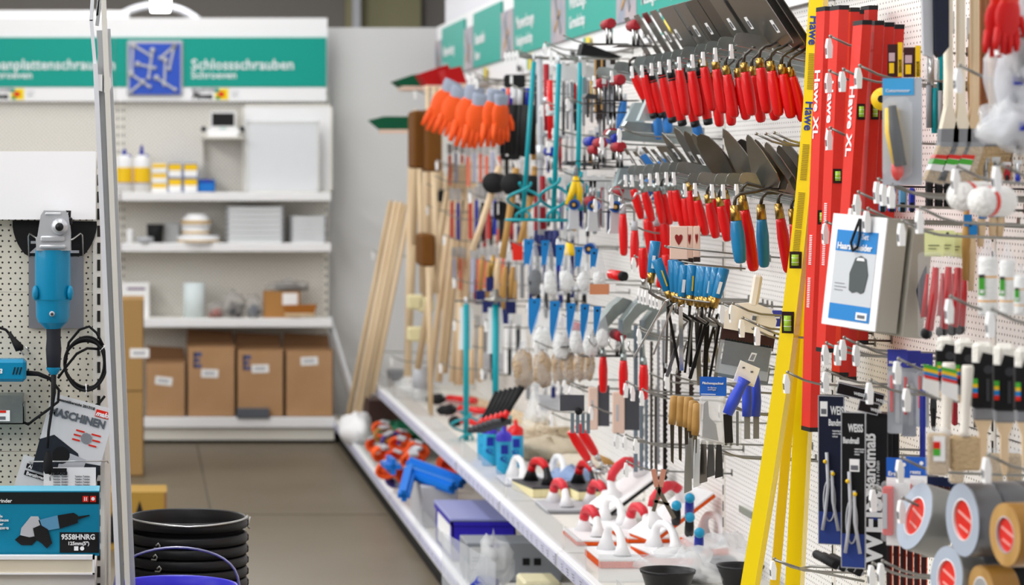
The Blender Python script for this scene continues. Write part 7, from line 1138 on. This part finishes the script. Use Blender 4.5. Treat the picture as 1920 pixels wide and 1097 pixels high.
# folding rules and tape measures on black cards
def weiss(w_, h_, blue=True):
    bg = mat('card_blueblack', '141a33', .45) if blue else mat('card_black', '0f1012', .45)
    ps = [('card', MB(bg).box((0, 0, 0), (w_, .004, h_))), ('blue_ground', MB(mat('card_night_blue', '2a3f86', .5)).box((0, -.001, .002), (w_, 0, h_*.22))), ('outline', MB(LGREY).box((0, -.0015, 0), (.0015, 0, h_)).box((w_-.0015, -.0015, 0), (w_, 0, h_)).box((0, -.0015, h_-.0015), (w_, 0, h_)).box((0, -.0015, 0), (w_, 0, .0015))),
          ('lettering', txt('WEISS', w_*.46, LETW, (w_*(.3 if not blue else .48), -.0025, h_*.875), bold=.02, sx=.48)), ('lettering', txt('Bandmaß', w_*.36, LETW, (w_*(.08 if not blue else .4), -.0025, h_*.8), bold=.02, sx=.5)), ('lettering', txt('measuring tape\nmètre à ruban\nrolmaat', w_*.11, LETW, (w_*.55, -.0025, h_*.76), bold=.01, sx=.6)),
          ('barcode', MB(PAPER).box((w_*(.08 if blue else .35), -.002, h_*(.86 if blue else .62)), (w_*(.36 if blue else .75), -.001, h_*(.96 if blue else .7))).m(INKG).box((w_*(.12 if blue else .4), -.0026, h_*(.875 if blue else .63)), (w_*(.32 if blue else .7), -.002, h_*(.91 if blue else .66)))),
          ('tool_handle', MB(LGREY).tube([(w_*.35, -.008, h_*.62), (w_*.42, -.012, h_*.4), (w_*.3, -.012, h_*.2), (w_*.2, -.01, h_*.1)], .0035, 8).tube([(w_*.55, -.008, h_*.5), (w_*.6, -.012, h_*.3), (w_*.8, -.01, h_*.1)], .0035, 8).tube([(w_*(.45+.22*math.cos(a)), -.006, h_*(.3+.14*math.sin(a))) for a in [2*PI*i/20 for i in range(20)]], .0018, 6, True)), ('yellow_knob', MB(YELP).ball((w_*.3, -.012, h_*.56), .0045, 8).ball((w_*.6, -.012, h_*.48), .0045, 8))]
    return ps
card('tape_measure_card', 1534, 1583, 741, 1020, 5.35, .42, 'dark blue card with measuring tool, lettered WEISS Bandmaß, beside the levels', 'tool card', weiss, lean=-.0)
card('tape_measure_card', 1577, 1623, 772, 1064, 5.15, .42, 'black card lettered WEISS Bandmaß hanging in front of the blue one', 'tool card', lambda w_, h_: weiss(w_, h_, False))
def sidebox(w_, h_): return [('box', MB(BLACK).box((0, 0, 0), (w_, .05, h_), .002)), ('lettering', txt('WEISS', .06, LETW, (w_*.72, -.002, .012), rot=PI/2, bold=.03)), ('lettering', txt('Bandmaß', .032, LETW, (w_*.42, -.002, h_*.5), rot=PI/2, bold=.03)), ('lettering', txt('mètre à ruban', .011, LETW, (w_*.62, -.002, h_*.5), rot=PI/2)), ('picture', MB(mat('card_night_blue', '2a3f86', .5)).box((w_*.2, -.0015, h_*.32), (w_*.55, 0, h_*.48)).m(YELP).box((w_*.3, -.002, h_*.38), (w_*.36, -.0015, h_*.42)))]
card('tape_measure_box', 1624, 1664, 775, 1068, 5.2, .3, 'black box with upright lettering WEISS beside the measuring tape cards', 'box', sidebox)
for i, (px, y0) in enumerate(((1660, 790), (1672, 800))): card('tape_measure_box', px, px+14, y0, 1000, 5.3, .3, ['plain black box edge behind the lettered black box', 'black box edge nearest the red cutters'][i], 'box', lambda w_, h_: [('box', MB(BLACK).box((0, 0, 0), (w_, .03, h_), .002))])
def rulebox(w_, h_): return [('case', MB(mat('case_black_brown', '1b1314', .4)).box((0, 0, 0), (w_, .02, h_), .002)), ('outline', MB(LGREY).box((0, -.001, 0), (w_, 0, .0014)).box((0, -.001, h_-.0014), (w_, 0, h_)).box((0, -.001, 0), (.0014, 0, h_)).box((w_-.0014, -.001, 0), (w_, 0, h_))), ('lettering', txt('WEISS', h_*.34, LETW, (w_*.62, -.002, h_*.3), bold=.03))]
card('rule_case', 1567, 1620, 716, 738, 5.4, .35, 'black rule case with white outline on top of the tape cards', 'case', rulebox, lean=.22); card('rule_case', 1607, 1646, 748, 770, 5.2, .35, 'black rule case lettered WEISS, nearer and lower', 'case', rulebox, lean=.22); card('rule_case', 1618, 1655, 730, 752, 5.45, .35, 'black rule case behind the two outlined ones', 'case', rulebox, lean=.25)
for i, (px, py) in enumerate(((1582, 1064), (1568, 1060), (1598, 1066), (1612, 1073))):
    one('black_tube', MB(BLKM).tube([(-.015, .1, .008), (0, 0, 0)], .0095, 12).m(LGREY).lathe([(.004, -.001), (.0085, -.001)], 14, (0, 0, 0), (0, -1, 0)), at(px, py, 5.3), f'black tube lying end-on at the foot of the red levels, {nth(i, 4)}', 'tube', 'black tubes')
for i, (x0, x1, y0) in enumerate(((1524, 1530, 810), (1600, 1604, 1060))): pass
multi('shelf_price_bar', [('wire', MB(WIRE).tube([at(1452, 1050, 5.9), at(1500, 1066, 5.9), at(1620, 1090, 5.9)], .003, 7).tube([at(1500, 1066, 5.9), at(1520, 1062, 5.7), at(1640, 1068, 5.7)], .003, 7))], (0, 0, 0), 'wire front rail under the black tubes', 'rail')
one('zinc_clip', MB(mat('clip_grey', '8b8f84', .5)).box((0, -.14, 0), (.004, .02, .022), .002), at(1388, 962, X=XW-.01), 'grey clip plate fixed to the perforated panel behind the yellow levels', 'clip')
# ---------------------------------------------------------------- deeper goods that fill the panels behind the hooks
CN = {'grey': GREY, 'dark grey': DGREY, 'black': BLKM, 'pale': LGREY, 'red': RED2, 'blue': BLUED, 'tan': WOODM, 'white': PAPER, 'teal': TEALT, 'yellow': YELP, 'navy': mat('navy_grip', '1c2560', .45), 'silver': ALU, 'salmon': mat('pack_salmon', 'd9705a', .5)}
def deep(kind, row, spec, y0, y1, X, group, jit=8, seed=0):
    r_ = random.Random(seed); n = len(spec)
    for i, (px, w_, c) in enumerate(spec):
        Y = F*X/(px-VX); a, b = y0+r_.uniform(-jit, jit), y1+r_.uniform(-jit*1.5, jit*1.5)
        m_ = CN[c]
        def bld(w2, h2, m_=m_, k=i):
            ps = [('backing', MB(mat('backing_grey', 'a5a3a2', .6)).box((w2*.2, 0, h2*.1), (w2*.8, .002, h2*.85)).m(mat('backing_pale', 'c9cbcc', .6)).box((0, 0, h2*.8), (w2, .003, h2)))]
            if k % 3 == 0: ps.append(('tool', MB(m_).box((w2*.15, -.014, h2*.06), (w2*.85, 0, h2*.8), .004)))
            elif k % 3 == 1: ps += [('tool', MB(m_).prism([(w2*.3, h2*.05), (w2*.7, h2*.02), (w2*.9, h2*.4), (w2*.75, h2*.85), (w2*.35, h2*.85), (w2*.1, h2*.4)], .014, (0, -.006, 0))), ('grip', MB(BLKM).box((w2*.3, -.016, h2*.05), (w2*.7, -.002, h2*.4), .004))]
            else: ps += [('tool', MB(m_).tube([(w2*.5, -.008, h2*.05), (w2*.5, -.008, h2*.45)], min(w2*.3, .012), 8)), ('shaft', MB(ALU).tube([(w2*.5, -.008, h2*.45), (w2*.5, -.008, h2*.88)], min(w2*.15, .006), 6))]
            return ps
        card(kind, px, px+w_, a, b, Y, .3, f'{c} {kind.replace("_", " ")} hanging {row}, {nth(i, n)}', 'pack', bld, group)
deep('tool_pack', 'deep behind the teal mixers', [(1000, 9, 'dark grey'), (1010, 8, 'pale'), (1020, 8, 'grey'), (1030, 8, 'pale'), (1041, 8, 'dark grey'), (1052, 10, 'grey'), (1063, 9, 'silver'), (1073, 9, 'dark grey'), (1083, 10, 'pale'), (1094, 9, 'grey'), (1104, 10, 'tan'), (1115, 10, 'black')], 120, 232, 1.7, 'deep packs behind the mixers', seed=1)
deep('tool_pack', 'below the mixer shafts', [(1003, 9, 'grey'), (1014, 9, 'dark grey'), (1024, 9, 'blue'), (1035, 9, 'pale'), (1046, 9, 'red'), (1057, 10, 'grey'), (1068, 10, 'pale'), (1079, 10, 'blue'), (1091, 10, 'dark grey'), (1103, 10, 'tan'), (1115, 11, 'navy'), (1128, 11, 'grey')], 245, 322, 1.68, 'packs below the mixer shafts', seed=2)
deep('tool_pack', 'behind the sealant guns', [(1000, 10, 'red'), (1012, 10, 'pale'), (1024, 10, 'dark grey'), (1036, 10, 'grey'), (1048, 11, 'blue'), (1060, 11, 'pale'), (1072, 11, 'tan'), (1084, 11, 'blue'), (1097, 11, 'dark grey'), (1110, 12, 'grey'), (1123, 12, 'red'), (1136, 12, 'navy'), (1150, 12, 'grey')], 332, 440, 1.66, 'packs behind the sealant guns', seed=3)
deep('tool_pack', 'behind the gloves and mallets', [(872, 10, 'navy'), (884, 10, 'salmon'), (896, 10, 'pale'), (908, 10, 'navy'), (920, 10, 'dark grey'), (932, 11, 'red'), (945, 11, 'black'), (958, 11, 'dark grey'), (971, 11, 'black'), (984, 11, 'grey')], 282, 380, 1.7, 'packs behind the mallets', seed=4)
deep('tool_pack', 'under the mallet heads', [(868, 10, 'pale'), (880, 10, 'salmon'), (892, 10, 'navy'), (904, 10, 'red'), (916, 10, 'black'), (928, 11, 'salmon'), (941, 11, 'dark grey'), (954, 11, 'red'), (967, 11, 'navy'), (980, 11, 'tan')], 385, 470, 1.68, 'packs under the mallet heads', seed=5)
deep('tool_pack', 'above the lower teal mixers', [(862, 10, 'salmon'), (874, 10, 'pale'), (886, 10, 'red'), (898, 10, 'tan'), (910, 10, 'grey'), (922, 11, 'navy'), (935, 11, 'tan'), (948, 11, 'dark grey'), (961, 11, 'tan'), (974, 11, 'grey')], 475, 570, 1.68, 'packs above the lower mixers', seed=6)
deep('tool_pack', 'beside the white mixer cards', [(862, 11, 'tan'), (876, 11, 'tan'), (890, 11, 'pale'), (904, 11, 'grey'), (918, 11, 'dark grey'), (950, 12, 'black'), (966, 12, 'dark grey')], 590, 720, 1.68, 'packs beside the mixer cards', seed=7)
deep('tool_pack', 'behind the upper clear bags', [(990, 11, 'navy'), (1003, 11, 'dark grey'), (1016, 11, 'navy'), (1029, 11, 'black'), (1042, 11, 'blue'), (1055, 11, 'grey'), (1068, 11, 'navy'), (1081, 11, 'pale'), (1094, 11, 'white')], 425, 560, 1.7, 'packs behind the upper clear bags', seed=8)
deep('tool_pack', 'between the two rows of clear bags', [(1004, 12, 'black'), (1018, 12, 'dark grey'), (1032, 12, 'black'), (1046, 12, 'navy'), (1060, 12, 'black'), (1075, 12, 'dark grey'), (1090, 12, 'black')], 540, 590, 1.6, 'packs between the clear bag rows', seed=9)
for i, (x0, x1, y0, y1, c, lb) in enumerate(((1090, 1163, 82, 108, 'black', 'dark flat spreader plate lying high on the hooks before the green signs'), (1098, 1150, 176, 186, 'dark grey', 'dark plate under the two highest mid-row red grips'), (1060, 1162, 302, 312, 'dark grey', 'long dark steel plate under the red and blue grips'), (1020, 1060, 250, 258, 'grey', 'grey steel plate behind the silver pole'))):
    Y = F*1.52/(x0-VX); p = at(x0, y0, Y); q = at(x1, y1, Y); one('spreader_plate', MB(CN[c]).prism([(0, p.z-q.z), (.02, (p.z-q.z)*.9), (q.x-p.x, 0), ((q.x-p.x)*.8, -.002), (-.01, (p.z-q.z)*.2)], .09), (p.x, p.y, q.z), lb, 'plate')
deep('tool_pack', 'low behind the jute bags', [(985, 12, 'grey'), (1000, 12, 'pale'), (1016, 12, 'dark grey'), (1032, 12, 'navy'), (1048, 12, 'grey'), (1064, 12, 'dark grey')], 718, 752, 1.72, 'packs low behind the jute bags', jit=4, seed=10)
deep('tool_pack', 'behind the blue-handled irons', [(1240, 12, 'grey'), (1256, 12, 'dark grey'), (1272, 12, 'silver'), (1288, 12, 'dark grey'), (1304, 12, 'grey')], 600, 690, 1.7, 'packs behind the blue irons', seed=11)
deep('tool_pack', 'deep behind the brushes', [(1736, 16, 'dark grey'), (1755, 16, 'teal'), (1774, 16, 'grey'), (1793, 16, 'tan'), (1812, 16, 'tan'), (1831, 16, 'red'), (1850, 16, 'tan'), (1869, 16, 'tan'), (1888, 16, 'red')], 30, 235, 1.68, 'deep packs behind the brushes', seed=12)
deep('tool_pack', 'below the long brushes', [(1800, 16, 'red'), (1820, 16, 'grey'), (1840, 16, 'pale'), (1860, 16, 'dark grey'), (1880, 16, 'red'), (1900, 16, 'blue')], 300, 352, 1.66, 'packs below the long brushes', seed=13)
deep('tool_pack', 'behind the white brush handles', [(1722, 16, 'red'), (1742, 16, 'dark grey'), (1762, 16, 'dark grey'), (1782, 16, 'red'), (1802, 16, 'grey'), (1822, 16, 'dark grey')], 690, 800, 1.7, 'packs behind the white handles', seed=14)
